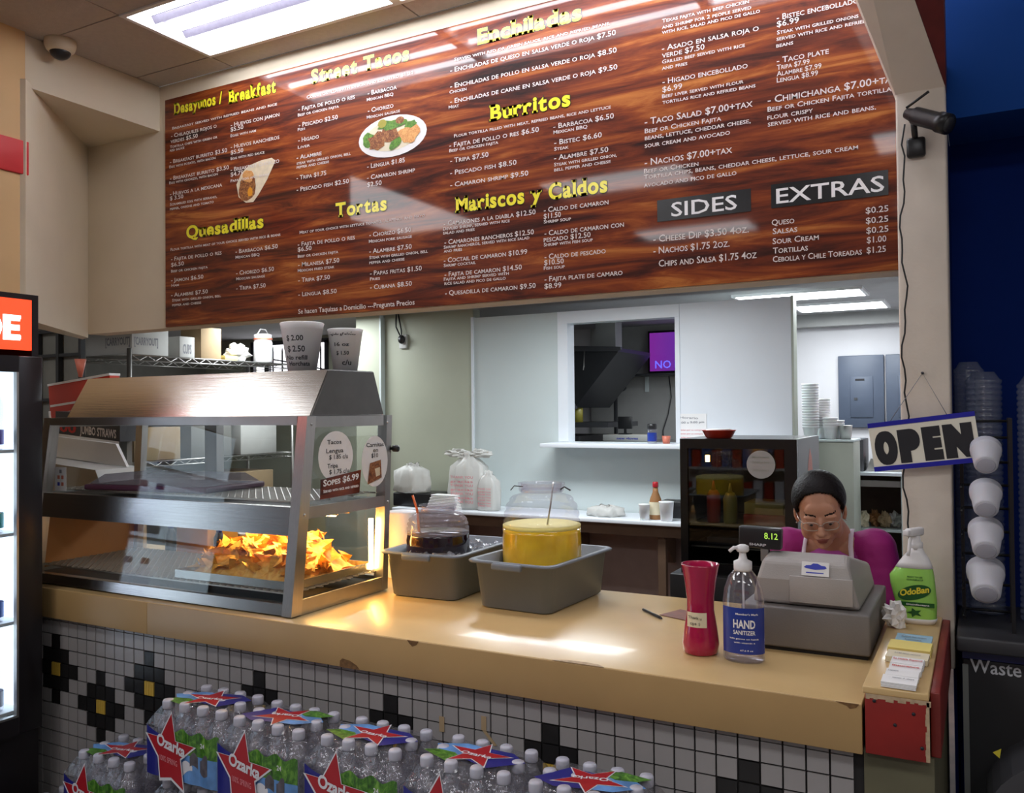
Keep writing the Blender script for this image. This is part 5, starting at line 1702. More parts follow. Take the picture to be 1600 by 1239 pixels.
for k in range(6):
    x = -6.30 + k * .125
    part('bar', MB().tube([(x, WY - .03, 1.75), (x, WY - .03, 2.26), (x, WY - .03, 2.32)], .008, 6, rs=[.009, .009, .001]), 'charcoal', wd)
part('rail', MB().tube([(-6.4, WY - .035, 2.20), (-6.1, WY - .035, 2.15), (-5.62, WY - .035, 2.06)], .008, 6), 'charcoal', wd)

# wire rack along the left side
rk = thing('wire_rack', 'grey wire storage rack with boxes along the left kitchen wall', 'rack', (-5.4, 2.5, 0))
for x, y in ((-5.2, 1.93), (-5.72, 1.93), (-5.2, 3.55), (-5.72, 3.55)):
    part('post', MB().tube([(x, y, 0), (x, y, 2.10)], .016, 10), 'steel_dull', rk)
for z in (2.055, 1.70, 1.3, .9):
    w = MB()
    for x in (-5.2, -5.72):
        w.tube([(x, 1.93, z), (x, 3.55, z)], .006, 6).tube([(x, 1.93, z - .035), (x, 3.55, z - .035)], .004, 6)
        pts = []
        for k in range(25):
            pts.append((x, 1.95 + k * 1.58 / 24, z - (.035 if k % 2 else 0)))
        w.tube(pts, .0035, 5)
    for y in (1.93, 3.55):
        w.tube([(-5.2, y, z), (-5.72, y, z)], .006, 6).tube([(-5.2, y, z - .035), (-5.72, y, z - .035)], .004, 6)
    for k in range(40):
        y = 1.95 + k * .04
        w.box(-5.72, -5.2, y, y + .004, z - .001, z + .003)
    o = part('wire_shelf', w, 'steel_dull', rk)
def carton(x0, x1, y0, y1, z0, z1, m_, label, mark=None, group=None, name='carton', cat='box', lm='ink_grey'):
    t = thing(name, label, cat, ((x0 + x1) / 2, (y0 + y1) / 2, z0), group)
    part('box_body', MB().box(x0, x1, y0, y1, z0, z1, bev=.003), m_, t)
    part('tape', MB().box(x0 + .001, x1 - .001, (y0 + y1) / 2 - .02, (y0 + y1) / 2 + .02, z1, z1 + .0008), 'cardboard', t)
    if mark:
        w = MB()
        for face, tx, a, b, z, h in mark:
            if face == 'x': letter(w, tx, (x1, y0 + a, z0 + z), (x1, y0 + b, z0 + z), h, off=.03, lift=.0008, normal=(1, 0, 0))
            else: letter(w, tx, (x0 + a, y0, z0 + z), (x0 + b, y0, z0 + z), h, off=.03, lift=.0008, normal=(0, -1, 0))
        part('lettering', w, lm, t)
    return t
TZ = 2.060
carton(-5.78, -5.20, 1.95, 2.26, TZ, TZ + .24, 'box_white', 'large white carton with dark framed print on top of the wire rack', [('x', '[CARRYOUT]', .02, .22, .07, .055), ('y', '[CARRYOUT]', .30, .56, .07, .055)])
carton(-5.50, -5.20, 2.36, 2.50, TZ, TZ + .155, 'box_white', 'small white carton right of the large one on the wire rack', [('x', 'CUPS', .03, .11, .03, .07)])
carton(-5.42, -5.20, 2.56, 2.76, TZ, TZ + .24, 'cardboard', 'tan cardboard carton on top of the wire rack')
carton(-5.34, -5.20, 2.80, 2.93, TZ, TZ + .035, 'paper_yellow', 'flat yellow pack beside the tan carton on the rack')
solo('plastic_bag', crumple((-5.28, 3.0, TZ), (.08, .10, .07), 5, ''), 'bag_film', 'crumpled clear bag on top of the wire rack', 'bag')
t = thing('plastic_jug', 'white plastic jug with red ring on top of the wire rack', 'jug', (-5.27, 3.28, TZ))
part('jug_body', MB().lathe([(.07, 0), (.078, .01), (.078, .17), (.07, .19), (.075, .195), (.075, .235), (.06, .24)], (-5.27, 3.28, TZ), 20), 'foam_white', t)
part('ring', MB().lathe([(.079, .192), (.079, .205)], (-5.27, 3.28, TZ), 20, cap0=False, cap1=False), 'salmon', t)
part('handle', MB().tube([(-5.27, 3.22, TZ + .24), (-5.27, 3.25, TZ + .28), (-5.27, 3.31, TZ + .28), (-5.27, 3.34, TZ + .24)], .005, 6), 'foam_white', t)
for k in range(4):
    y = 1.98 + k * .40
    solo('food_tray', MB().box(-5.66, -5.22, y, y + .34, 1.705, 1.80, bev=.01), 'box_white' if k % 2 == 0 else 'bin_clear', 'pale food tray on the second rack shelf, %s from the near end' % ('first', 'second', 'third', 'fourth')[k], 'tray', 'food trays on the wire rack')
for k in range(3):
    y = 2.0 + k * .5
    carton(-5.68, -5.24, y, y + .40, 1.305, 1.305 + .24, ['cardboard', 'box_grey', 'box_white'][k], '%s carton on the third rack shelf' % ('tan', 'grey', 'white')[k])
    carton(-5.68, -5.24, y, y + .36, .905, .905 + .26, ['box_grey', 'box_white', 'cardboard'][k], '%s carton on the lowest rack shelf' % ('grey', 'white', 'tan')[k])
# black grid shelf in the far left corner
gs = thing('grid_divider', 'black framed open grid divider at the far left behind the red box', 'divider', (-5.5, 1.45, 0))
w = MB()
for x in (-5.95, -5.52, -5.30, -5.07): w.box(x - .014, x + .014, 1.46, 1.49, 0, 2.20)
part('upright_frame', w, 'charcoal', gs)
w = MB()
for z in (.6, 1.0, 1.4, 1.74, 2.03, 2.19): w.box(-5.95, -5.06, 1.462, 1.488, z - .010, z + .010)
part('cross_bar', w, 'charcoal', gs)
part('back_sheet', MB().box(-5.95, -5.07, 1.50, 1.505, .0, 2.2), 'kitchen_dim_wall', gs)

# side counter and cartons at left behind the warmer
sc = thing('side_counter', 'tan side counter behind the column at left', 'counter', (-3.9, .65, 0))
part('top_board', MB().box(-4.5, -3.455, .36, .95, .945, .97, bev=.003), 'laminate', sc)
part('base_cabinet', MB().box(-4.45, -3.455, .40, .92, 0, .945), 'brown_board', sc)
carton(-4.30, -3.64, .52, .82, .9705, 1.262, 'cardboard', 'plain cardboard carton under the white box at left')
t = thing('white_carton', 'open white carton with tilted lid behind the warmer glass at left', 'box', (-3.9, .66, 1.263))
part('box_body', MB().prism([(-4.22, 1.264), (-3.60, 1.264), (-3.66, 1.38), (-4.22, 1.42)], 'y', .55, .80), 'box_white', t)
part('lid', MB().prism([(-4.22, 1.424), (-3.66, 1.384), (-3.74, 1.495), (-4.22, 1.53)], 'y', .72, .735), 'paper_white', t)
t = thing('straws_carton', 'dark carton reading JUMBO STRAWS behind the warmer glass', 'box', (-3.98, .78, 1.42))
part('box_body', MB().add([(-4.24, .74, 1.545), (-3.735, .74, 1.505), (-3.735, .74, 1.625), (-4.24, .74, 1.66), (-4.24, .86, 1.545), (-3.735, .86, 1.505), (-3.735, .86, 1.625), (-4.24, .86, 1.66)],
     [(0, 1, 2, 3), (7, 6, 5, 4), (0, 4, 5, 1), (1, 5, 6, 2), (2, 6, 7, 3), (3, 7, 4, 0)]), 'dark_grey', t)
part('lower_edge', MB().add([(-4.24, .735, 1.530), (-3.735, .735, 1.490), (-3.735, .735, 1.506), (-4.24, .735, 1.546)], [(0, 1, 2, 3)]), 'paper_white', t)
part('stand', MB().box(-4.2, -3.8, .83, .86, .9705, 1.51), 'box_grey', t)
w = MB()
letter(w, '00', (-4.205, .739, 1.556), (-4.07, .739, 1.546), .052, off=.03, lift=.001, normal=(0, -1, 0), mi=1)
letter(w, 'JUMBO STRAWS', (-4.04, .739, 1.545), (-3.76, .739, 1.522), .042, off=.03, lift=.001, normal=(0, -1, 0))
letter(w, 'PAPER WRAPPED', (-3.98, .739, 1.602), (-3.78, .739, 1.588), .018, off=.03, lift=.001, normal=(0, -1, 0))
part('lettering', w, ['menu_white', 'ink_red'], t, 'JUMBO STRAWS lettering')
t = thing('red_carton', 'red and white carton with price label left of the warmer hood', 'box', (-4.15, .9, 1.42))
rm = Matrix.Translation((-4.27, .90, 1.665)) @ Matrix.Rotation(-.09, 4, 'Y') 
part('box_body', MB().box(-.26, .26, 0, .06, -.175, .165, bev=.003).xf(rm), 'box_red', t)
part('white_edge', MB().box(-.262, .262, -.004, .062, .158, .170).box(-.264, -.250, -.004, .06, -.175, .02).xf(rm), 'paper_white', t)
part('label', MB().box(-.20, .20, -.003, -.001, -.15, .005).xf(rm), 'paper_white', t)
part('stripe', MB().box(-.25, .25, -.0025, -.001, .04, .052).xf(rm), 'paper_white', t)
part('rest_box', MB().box(-4.44, -3.95, .88, .94, .9705, 1.50), 'box_grey', t)
w = MB()
letter(w, 'Straws', rm @ Vector((-.10, -.004, -.02)), rm @ Vector((.12, -.004, -.02)), .020, off=.02, lift=.001, normal=(0, -1, 0))
letter(w, 'CASE', rm @ Vector((-.08, -.004, -.06)), rm @ Vector((.0, -.004, -.06)), .022, off=.02, lift=.001, normal=(0, -1, 0))
letter(w, 'ITEM 4 11', rm @ Vector((-.11, -.004, -.12)), rm @ Vector((.08, -.004, -.12)), .025, off=.02, lift=.001, normal=(0, -1, 0))
part('lettering', w, 'ink_black', t)
t = thing('paper_cone', 'small red and white triangular paper cone beside the rack post', 'cup', (-4.9, 1.35, 1.9))
part('cone', MB().lathe([(.012, -.07), (.040, .035), (.038, .035)], (-4.62, 1.15, 1.93), 4, cap1=False), 'salmon', t)
part('hook', MB().tube([(-4.62, 1.15, 1.96), (-4.62, 1.15, 2.1)], .002, 5), 'dark_grey', t)
carton(-3.22, -3.02, .64, .82, .9705, 1.15, 'box_orange', 'bright orange carton behind the lower shelf of the warmer', name='orange_carton')
for k, x in enumerate((-3.28, -2.97)):
    cc = (x, .66, .9705)
    t = thing('squeeze_bottle', 'dark bottle with blue cap %s the orange carton' % ('left of', 'right of')[k], 'bottle', cc)
    part('bottle', MB().lathe([(.022, 0), (.024, .01), (.024, .12), (.012, .145)], cc, 14), 'dark_grey', t)
    part('cap', MB().lathe([(.013, .145), (.013, .175), (.010, .18)], cc, 12), 'ink_blue', t)
t = thing('white_pitcher', 'white plastic pitcher lying behind the warmer', 'pitcher', (-2.80, .68, .9705))
part('pitcher_body', MB().lathe([(.045, 0), (.05, .01), (.052, .14), (.055, .15), (.05, .15), (.045, .02)], (-2.80, .68, .9705), 20), 'foam_white', t)
part('handle', MB().tube([(-2.75, .68, 1.09), (-2.71, .68, 1.08), (-2.71, .68, 1.02), (-2.755, .68, 1.00)], .007, 6), 'foam_white', t)

# worktable under the pass window
wt = thing('worktable', 'white topped worktable with brown base under the pass window', 'table', (-2.5, 3.2, 0))
part('table_top', MB().box(-3.75, -1.05, 3.0, PY - .014, .925, .950, bev=.004), 'board_white_bright', wt)
part('apron', MB().box(-3.72, -1.05, 3.05, 3.08, .850, .925), 'brown_board', wt)
part('base_panel', MB().box(-3.72, -1.05, 3.30, 3.34, 0, .925), 'panel_brown', wt)
for x in (-3.3, -2.35, -1.75):
    part('bracket', MB().prism([(3.06, .85), (3.30, .85), (3.30, .66), (3.26, .66)], 'x', x - .02, x + .02), 'brown_board', wt)
    part('leg', MB().box(x - .025, x + .025, 3.08, 3.12, 0, .85), 'brown_board', wt)
solo('black_crate', MB().box(-3.80, -3.42, 3.08, 3.32, .9505, 1.05, bev=.01), 'black_plastic', 'black plastic crate at the left end of the worktable', 'crate')
solo('black_crate', MB().box(-3.36, -3.22, 3.12, 3.30, .9505, 1.04, bev=.01), 'black_plastic', 'smaller black crate behind the foam boxes on the worktable', 'crate')
def bag(c, r, seed, knot, label, m_='bag_film', prints=False):
    t = thing('plastic_bag', label, 'bag', c, 'plastic carrier bags on the worktable')
    r_ = random.Random(seed)
    prof = [(.75, 0), (1.0, .06), (1.03, .3), (.98, .55), (.90, .75), (.55, .86), (.30, .93), (.34, 1.0)]
    b = MB().lathe([(p * r[0], z * r[2]) for p, z in prof], c, 26, sy=r[1] / r[0], cap1=True)
    o = []
    for p in b.v:
        a = math.atan2(p[1] - c[1], p[0] - c[0]); zz = (p[2] - c[2]) / r[2]
        q = 1 + (.07 + .12 * zz) * math.sin(a * 7 + seed) + .06 * math.sin(a * 13 + zz * 9) + r_.uniform(-.03, .03)
        o.append((c[0] + (p[0] - c[0]) * q, c[1] + (p[1] - c[1]) * q, p[2] + (r_.uniform(-.01, .01) if zz > .05 else 0)))
    b.v = o
    part('bag_body', b, m_, t)
    if knot:
        for s_ in (-1, 1):
            hb3 = crumple((c[0] + s_ * r[0] * .62, c[1] - .005, c[2] + r[2] * .90), (r[0] * .62, .03, r[2] * .075), seed + s_, '')
            part('handle', hb3, m_, t)
    if prints:
        w = MB()
        rows_ = 7
        for k in range(rows_):
            z = c[2] + r[2] * (.12 + .50 * k / rows_)
            letter(w, ['THANK YOU', 'gracias'][k % 2], (c[0] - r[0] * .62, c[1] - r[1] * 1.17, z), (c[0] + r[0] * .62, c[1] - r[1] * 1.17, z), r[2] * .045, off=.01, lift=.002, normal=(0, -1, 0))
        part('lettering', w, 'ink_pink', t)
    return t
bag((-3.66, 3.14, 1.051), (.14, .10, .21), 2, False, 'tied white plastic bag in the black crate')
bag((-3.19, 3.16, .951), (.150, .09, .40), 4, True, 'tall white carrier bags with pink thank you print on the worktable', prints=True)
bag((-3.00, 3.10, .951), (.085, .05, .27), 6, False, 'small white bag with pink print leaning right of the tall bags', prints=True)
bag((-2.15, 3.15, .951), (.12, .08, .07), 8, False, 'flat crumpled plastic bag on the worktable behind the yellow jar')
for k in range(5):
    cc = (-3.33 - .0 * k, 3.06, .9505 + .021 * k)
    t = thing('foam_clamshell', 'white foam takeout box left of the carrier bags, %s from the bottom' % ('first', 'second', 'third', 'fourth', 'fifth')[k], 'box', cc, 'foam takeout boxes')
    part('box_base', MB().box(cc[0] - .13 + .01 * k, cc[0] + .13 - .005 * k, 3.01, 3.10, cc[2], cc[2] + .009, bev=.004), 'foam_white', t)
    part('lid', MB().box(cc[0] - .13 + .01 * k, cc[0] + .13 - .005 * k, 3.01, 3.10, cc[2] + .0105, cc[2] + .0195, bev=.004), 'foam_white', t)
t = thing('wall_intercom', 'small black handset hanging on its cord from the green wall', 'intercom', (-3.93, PY + .02, 2.2))
part('cord', MB().tube([(-3.99, 3.40, 2.40), (-3.985, 3.39, 2.30), (-3.93, 3.39, 2.20), (-3.935, 3.39, 2.27), (-3.97, 3.40, 2.40)], .006, 6), 'black_plastic', t)
part('handset', MB().ball((-3.93, 3.385, 2.20), (.03, .025, .035), 12).box(-3.965, -3.895, 3.40, 3.42, 2.13, 2.24, 1, .005), ['black_plastic', 'box_white'], t)

# right side of the worktable
cc = (-1.80, 3.12, .9505)
t = thing('sauce_bottle', 'brown sauce bottle with red cap on the worktable beside the fridge', 'bottle', cc)
part('bottle', MB().lathe([(.036, 0), (.04, .01), (.04, .10), (.034, .13), (.018, .17), (.015, .20)], cc, 18), 'box_lining', t)
part('cap', MB().lathe([(.018, .20), (.019, .205), (.019, .23), (.015, .235)], cc, 14), 'label_red', t)
part('label', MB().lathe([(.0405, .03), (.0405, .11)], cc, 18, cap0=False, cap1=False), 'paper_cream', t)
for k, (x, y, r_, h, m_, lb) in enumerate(((-1.85, 3.05, .035, .10, 'foam_white', 'short white foam cup in front of the sauce bottle'), (-1.71, 3.06, .045, .12, 'foam_white', 'wide white tub beside the fridge on the worktable'))):
    solo('small_tub', MB().lathe([(r_ * .8, 0), (r_, h * .95), (r_ * 1.06, h), (r_ * .9, h)], (x, y, .9505), 18), m_, lb, 'tub')
solo('napkin_dispenser', MB().box(-1.80, -1.64, 3.20, 3.33, .9505, 1.06, bev=.008), 'black_plastic', 'black napkin box on the worktable beside the fridge', 'dispenser')

# ------------------------------------------------------------------ merchandiser fridge
fx0, fx1, fy0, fy1, fz0, fz1 = -1.256, -.719, 1.90, 2.50, .866, 1.500
fg = thing('glass_door_fridge', 'black countertop fridge with glass door and lit bottles inside', 'fridge', ((fx0 + fx1) / 2, 2.2, fz0))
cb = MB().box(fx0, fx0 + .02, fy0 + .03, fy1, fz0, fz1).box(fx0 + .02, fx1 - .02, fy1 - .02, fy1, fz0, fz1).box(fx0 + .02, fx1 - .02, fy0 + .03, fy1 - .02, fz1 - .035, fz1).box(fx0 + .02, fx1 - .02, fy0 + .03, fy1 - .02, fz0, fz0 + .05)
part('cabinet', cb, 'fridge_black', fg)
part('side_panel', MB().box(fx1 - .02, fx1, fy0 + .03, fy1, fz0, fz1), 'fridge_side', fg, 'grey reflective side panel')
part('logo', MB().add([(fx1 + .001, fy0 + .24, 1.28), (fx1 + .001, fy0 + .42, 1.28), (fx1 + .001, fy0 + .38, 1.40), (fx1 + .001, fy0 + .33, 1.45), (fx1 + .001, fy0 + .28, 1.38)], [(0, 1, 2, 3, 4)]), 'salmon', fg, 'salmon flame shaped emblem')
dr = part('door_frame', MB().box(fx0, fx0 + .035, fy0, fy0 + .028, fz0, fz1).box(fx1 - .055, fx1, fy0, fy0 + .028, fz0, fz1).box(fx0 + .035, fx1 - .055, fy0, fy0 + .028, fz1 - .045, fz1).box(fx0 + .035, fx1 - .055, fy0, fy0 + .028, fz0, fz0 + .055), 'fridge_black', fg)
part('glass_pane', MB().box(fx0 + .035, fx1 - .055, fy0 + .012, fy0 + .016, fz0 + .055, fz1 - .045), 'fridge_glass', dr)
for z in (1.095, .99):
    part('wire_shelf', MB().box(fx0 + .03, fx1 - .03, fy0 + .06, fy1 - .05, z - .006, z), 'steel_dull', fg)
part('inner_lamp', MB().tube([(-1.14, fy0 + .06, 1.39), (-1.14, fy0 + .06, 1.42)], .010, 8), 'heat_glow', fg, 'small orange lamp inside')
part('round_sticker', MB().add([(-.878 + .064 * math.cos(2 * PI * k / 28), fy0 - .001, 1.385 + .064 * math.sin(2 * PI * k / 28)) for k in range(28)] , [tuple(range(28))]), 'box_white', fg, 'round white sticker on the glass')
w = MB()
for s_, z in (('Mexicana', 1.415), ('Delicious food', 1.392), ('OPEN DAILY', 1.355)):
    letter(w, s_, (-.915, fy0 - .002, z), (-.840, fy0 - .002, z), .008, off=.01, lift=.0008, normal=(0, -1, 0))
part('lettering', w, 'cabinet_green', fg)
for k, (x, m_, h, lb) in enumerate(((-1.13, 'sauce_red', .13, 'red sauce squeeze bottle on the fridge shelf'), (-1.05, 'sauce_yellow', .12, 'yellow green sauce squeeze bottle on the fridge shelf'))):
    c_ = (x, fy0 + .12, 1.096)
    t = thing('squeeze_bottle', lb, 'bottle', c_)
    part('bottle', MB().lathe([(.030, 0), (.033, .01), (.033, h), (.02, h + .025)], c_, 16), m_, t)
    part('nozzle', MB().lathe([(.012, h + .025), (.004, h + .07)], c_, 10), m_, t)
solo('food_box', MB().box(-.98, -.79, fy0 + .08, fy0 + .30, 1.096, 1.145, bev=.004), 'sauce_red', 'flat dark red food box on the right of the fridge shelf', 'box')
solo('food_box', MB().box(-.98, -.80, fy0 + .10, fy0 + .30, 1.1455, 1.20, bev=.004), 'sauce_yellow', 'olive yellow food box on top of the dark red one in the fridge', 'box')
solo('food_box', MB().box(-1.16, -.86, fy0 + .10, fy0 + .35, .992, 1.03, bev=.004), 'dark_grey', 'dark tray on the lower fridge shelf', 'tray')
solo('prep_counter', MB().box(-1.30, -.30, 1.86, 2.56, 0, .865, bev=.004), 'charcoal', 'dark prep counter carrying the glass door fridge', 'counter')
c_ = (-1.10, 2.02, 1.5005)
t = thing('red_bowl', 'shallow red plastic bowl on top of the fridge', 'bowl', c_)
part('bowl', MB().lathe([(.055, 0), (.062, .004), (.078, .035), (.082, .038), (.076, .036), (.058, .008)], c_, 26), 'box_red', t)
part('lid_rim', MB().lathe([(.060, .034), (.062, .040), (.050, .044)], c_, 24), 'foam_white', t)
t = thing('wall_notice', 'white paper notice with pink print taped above the fridge', 'notice', (-1.58, PY - .008, 1.38))
part('paper', MB().box(-1.745, -1.545, PY - .010, PY - .0075, 1.37, 1.61), 'paper_white', t)
w = MB()
letter(w, 'Horario', (-1.72, PY - .0105, 1.58), (-1.60, PY - .0105, 1.575), .014, off=.01, lift=.001, normal=(0, -1, 0), mi=0)
letter(w, '7:00 a 9:00 pm', (-1.73, PY - .0105, 1.545), (-1.56, PY - .0105, 1.55), .014, off=.01, lift=.001, normal=(0, -1, 0), mi=0)
for k in range(5):
    letter(w, 'gracias por su compra', (-1.73, PY - .0105, 1.50 - k * .024), (-1.57, PY - .0105, 1.50 - k * .024), .010, off=.01, lift=.001, normal=(0, -1, 0), mi=1)
part('lettering', w, ['ink_grey', 'ink_pink'], t)

# ------------------------------------------------------------------ seen through the pass window
hd_ = thing('range_hood', 'large black range hood seen through the pass window', 'range hood', (-3.2, 4.65, 1.68))
part('hood_shell', MB().prism([(-3.9, 1.66), (-2.88, 1.66), (-2.50, 2.10), (-2.50, 2.13), (-3.9, 2.20)], 'y', 4.3, 5.05), 'charcoal', hd_)
part('rim', MB().prism([(-3.9, 2.16), (-2.50, 2.10), (-2.47, 2.115), (-2.47, 2.135), (-3.9, 2.215)], 'y', 4.27, 4.31), 'dark_grey', hd_)
part('lower_lip', MB().box(-3.9, -2.87, 4.27, 4.33, 1.65, 1.69), 'dark_grey', hd_)
part('duct', MB().box(-2.86, -2.68, 4.7, 4.85, 2.12, KZ), 'kitchen_grey_wall', hd_)
for x in (-3.02, -2.78):
    part('hook', MB().tube([(x, 4.28, 2.13), (x, 4.26, 1.99), (x, 4.25, 1.96)], .005, 6), 'steel_dull', hd_)
rg_ = thing('kitchen_range', 'dark cooking range under the hood behind the pass window', 'range', (-3.3, 4.7, 0))
part('range_body', MB().box(-3.9, -2.87, 4.35, 5.0, 0, 1.43), 'dark_grey', rg_)
part('range_shelf', MB().box(-3.9, -2.60, 4.32, 5.0, 1.50, 1.54), 'steel_dark', rg_)
part('upright', MB().box(-3.0, -2.95, 4.36, 4.42, 1.43, 1.66), 'steel_dull', rg_)
part('control_panel', MB().box(-3.9, -2.92, 4.34, 4.36, 1.56, 1.63), 'steel_dark', rg_)
solo('yellow_canister', MB().lathe([(.05, 0), (.05, .12), (.04, .13)], (-2.95, 4.5, 1.541), 18), 'sauce_yellow', 'pale yellow canister on the range shelf', 'canister')
t = thing('desk_lamp', 'black lamp head on a pole beside the range hood', 'lamp', (-2.85, 5.12, 0))
part('pole', MB().tube([(-2.85, 5.12, 0), (-2.85, 5.12, 1.82)], .018, 8), 'charcoal', t)
part('lamp_head', MB().ball((-2.815, 5.12, 1.84), (.07, .05, .045), 14), 'black_plastic', t)
tv = thing('wall_television', 'wall mounted screen showing NO I text behind the pass window', 'television', (-2.35, 5.3, 1.97))
part('frame', MB().box(-2.60, -2.0, 5.28, 5.32, 1.96, 2.34, bev=.005), 'tv_frame', tv)
part('screen', MB().box(-2.58, -2.02, 5.272, 5.279, 1.98, 2.32), 'tv_screen', tv)
w = MB()
letter(w, 'NO INPUT', (-2.53, 5.270, 2.005), (-2.08, 5.270, 2.005), .07, off=.01, lift=.001, normal=(0, -1, 0))
part('lettering', w, 'tv_blue', tv)
ts = thing('television_shelf', 'black wall shelf under the television', 'shelf', (-2.4, 5.25, 1.93))
part('board', MB().box(-2.85, -1.9, 5.12, 5.39, 1.935, 1.955), 'charcoal', ts)
part('bracket', MB().box(-2.66, -2.63, 5.36, 5.39, 1.80, 1.935), 'board_white', ts)
solo('power_cable', MB().tube([(-2.44, 5.38, 1.935), (-2.42, 5.38, 1.75), (-2.45, 5.38, 1.6), (-2.50, 5.38, 1.45), (-2.50, 5.38, 1.2)], .005, 6), 'dark_grey', 'thin grey cable hanging from the television shelf', 'cable')
structure('wall_kitchen_window_back', MB().box(-3.2, -1.75, 5.385, 5.399, 0, KZ), 'kitchen_grey_wall')
bt = solo('back_table', MB().box(-2.75, -1.8, 4.25, 4.9, 1.36, 1.388, bev=.003).box(-2.7, -2.66, 4.3, 4.34, 0, 1.36).box(-1.9, -1.86, 4.3, 4.34, 0, 1.36).box(-2.7, -2.66, 4.8, 4.84, 0, 1.36).box(-1.9, -1.86, 4.8, 4.84, 0, 1.36), 'steel_dull', 'tall steel table behind the pass window carrying a box and a screen', 'table')
carton(-2.55 - .13, -2.30, 4.40, 4.60, 1.3885, 1.44, 'box_white', 'white printed carton on the table behind the pass window', [('y', 'new gloves', .12, .30, .015, .018)], lm='ink_blue')
t = thing('small_monitor', 'small black monitor on the white carton behind the pass window', 'monitor', (-2.52, 4.5, 1.4415))
part('screen', MB().box(-2.585, -2.465, 4.49, 4.51, 1.485, 1.585, bev=.004), 'black_plastic', t)
part('stand', MB().box(-2.535, -2.515, 4.495, 4.51, 1.4415, 1.49).box(-2.57, -2.48, 4.46, 4.54, 1.4415, 1.450), 'black_plastic', t)
c_ = (-1.88, 3.30, 1.4185)
t = thing('spice_jar', 'small jar with blue label and black lid on the pass shelf', 'jar', c_)
part('jar_body', MB().lathe([(.028, 0), (.031, .005), (.031, .085), (.026, .092)], c_, 18), 'jar_plastic', t)
part('label', MB().lathe([(.0315, .015), (.0315, .07)], c_, 18, cap0=False, cap1=False), 'sanitizer_blue', t)
part('lid', MB().lathe([(.027, .092), (.031, .095), (.031, .125), (.027, .128)], c_, 18), 'black_plastic', t)
solo('salsa_cup', MB().lathe([(.022, 0), (.028, .05), (.026, .05)], (-1.785, 3.30, 1.4185), 16), 'salmon', 'small red salsa cup at the right end of the pass shelf', 'cup')

# ------------------------------------------------------------------ right rear: cabinet, foam stacks, electrical panels
cbn = thing('green_cabinet', 'pale green cabinet behind the fridge with foam cups on top', 'cabinet', (-.84, 3.75, 0))
part('body', MB().box(-1.0, -.690, 3.62, 3.95, 0, 1.425, bev=.004), 'cabinet_green', cbn)
part('top_panel', MB().box(-1.005, -.685, 3.61, 3.955, 1.426, 1.440, bev=.003), 'board_white', cbn)
def cups(x, y, z0, n, r, dz, label, name='foam_cup_stack'):
    t = thing(name, label, 'cup stack', (x, y, z0), 'foam cup stacks on the green cabinet')
    me = MB().lathe([(r * .72, 0), (r * .93, .07), (r, .072), (r * 1.02, .084), (r * .9, .084)], (0, 0, 0), 18).mesh('cup', ['foam_white'], (0, 0, 0))
    for k in range(n): kid('cup', me, t, (0, 0, dz * k))
    return t
cups(-.955, 3.70, 1.4405, 17, .052, .017, 'tallest stack of white foam cups beside the partition')
cups(-.890, 3.78, 1.4405, 12, .045, .016, 'second tallest stack of white foam cups on the cabinet')
cups(-.835, 3.70, 1.4405, 4, .045, .018, 'short stack of white foam cups on the cabinet')
cups(-.800, 3.78, 1.4405, 3, .040, .018, 'lowest stack of white foam cups behind the steel cup')
solo('steel_cup', MB().lathe([(.030, 0), (.034, .004), (.042, .085), (.044, .088), (.040, .086), (.03, .01)], (-.745, 3.70, 1.4405), 20), 'steel_dull', 'small steel cup at the right edge of the green cabinet', 'cup')
for k, (x0, x1, nm) in enumerate(((-1.008, -.665, 'left'), (-.650, -.33, 'right'))):
    t = thing('electrical_panel', 'blue grey electrical panel on the back wall, %s of the pair' % nm, 'panel', ((x0 + x1) / 2, 5.38, 1.47), 'electrical panels')
    part('cover', MB().box(x0, x1, 5.36, 5.399, 1.478, 2.06, bev=.004), 'panel_blue_grey', t)
    dd = part('panel_door', MB().box(x0 + .09, x1 - .08, 5.352, 5.360, 1.56, 1.89, bev=.003), 'panel_blue_grey', t)
    part('latch', MB().box(x0 + .12, x0 + .145, 5.346, 5.352, 1.70, 1.72), 'dark_grey', dd)
    part('label', MB().box(x0 + .13, x0 + .20, 5.3505, 5.352, 1.855, 1.872), 'ink_black', dd)
sh = thing('open_shelf_unit', 'white open shelf unit right of the green cabinet', 'shelf', (-.6, 4.2, 0))
for x in (-.775, -.445):
    part('side', MB().box(x - .008, x + .008, 4.0, 4.5, 0, 1.195), 'board_white', sh)
part('top_board', MB().box(-.80, -.30, 3.98, 4.5, 1.195, 1.215), 'board_white_bright', sh)
for z in (.83, .40):
    part('shelf', MB().box(-.765, -.455, 4.0, 4.5, z, z + .015), 'board_white', sh)
part('light_rail', MB().box(-.765, -.455, 4.02, 4.05, 1.12, 1.16), 'steel_dull', sh)
part('back_board', MB().box(-.765, -.455, 4.48, 4.5, 0, 1.195), 'brown_board', sh)
for k, (x, y, m_, r_, lb) in enumerate(((-.70, 4.12, 'paper_cream', .045, 'pale wrapped bundle at left on the open shelf'), (-.625, 4.16, 'box_lining', .042, 'brown wrapped bundle on the open shelf'), (-.56, 4.12, 'cardboard', .040, 'tan wrapped bundle in the middle of the open shelf'), (-.50, 4.14, 'bag_film', .045, 'clear bag at the right of the open shelf'))):
    solo('wrapped_bundle', crumple((x, y, .846), (r_, .05, .050), k + 3, ''), m_, lb, 'bundle')
solo('grey_bin', MB().box(-.79, -.68, 4.05, 4.35, 1.2155, 1.43, bev=.006), 'dark_grey', 'tall dark grey bin on the white shelf unit', 'bin')
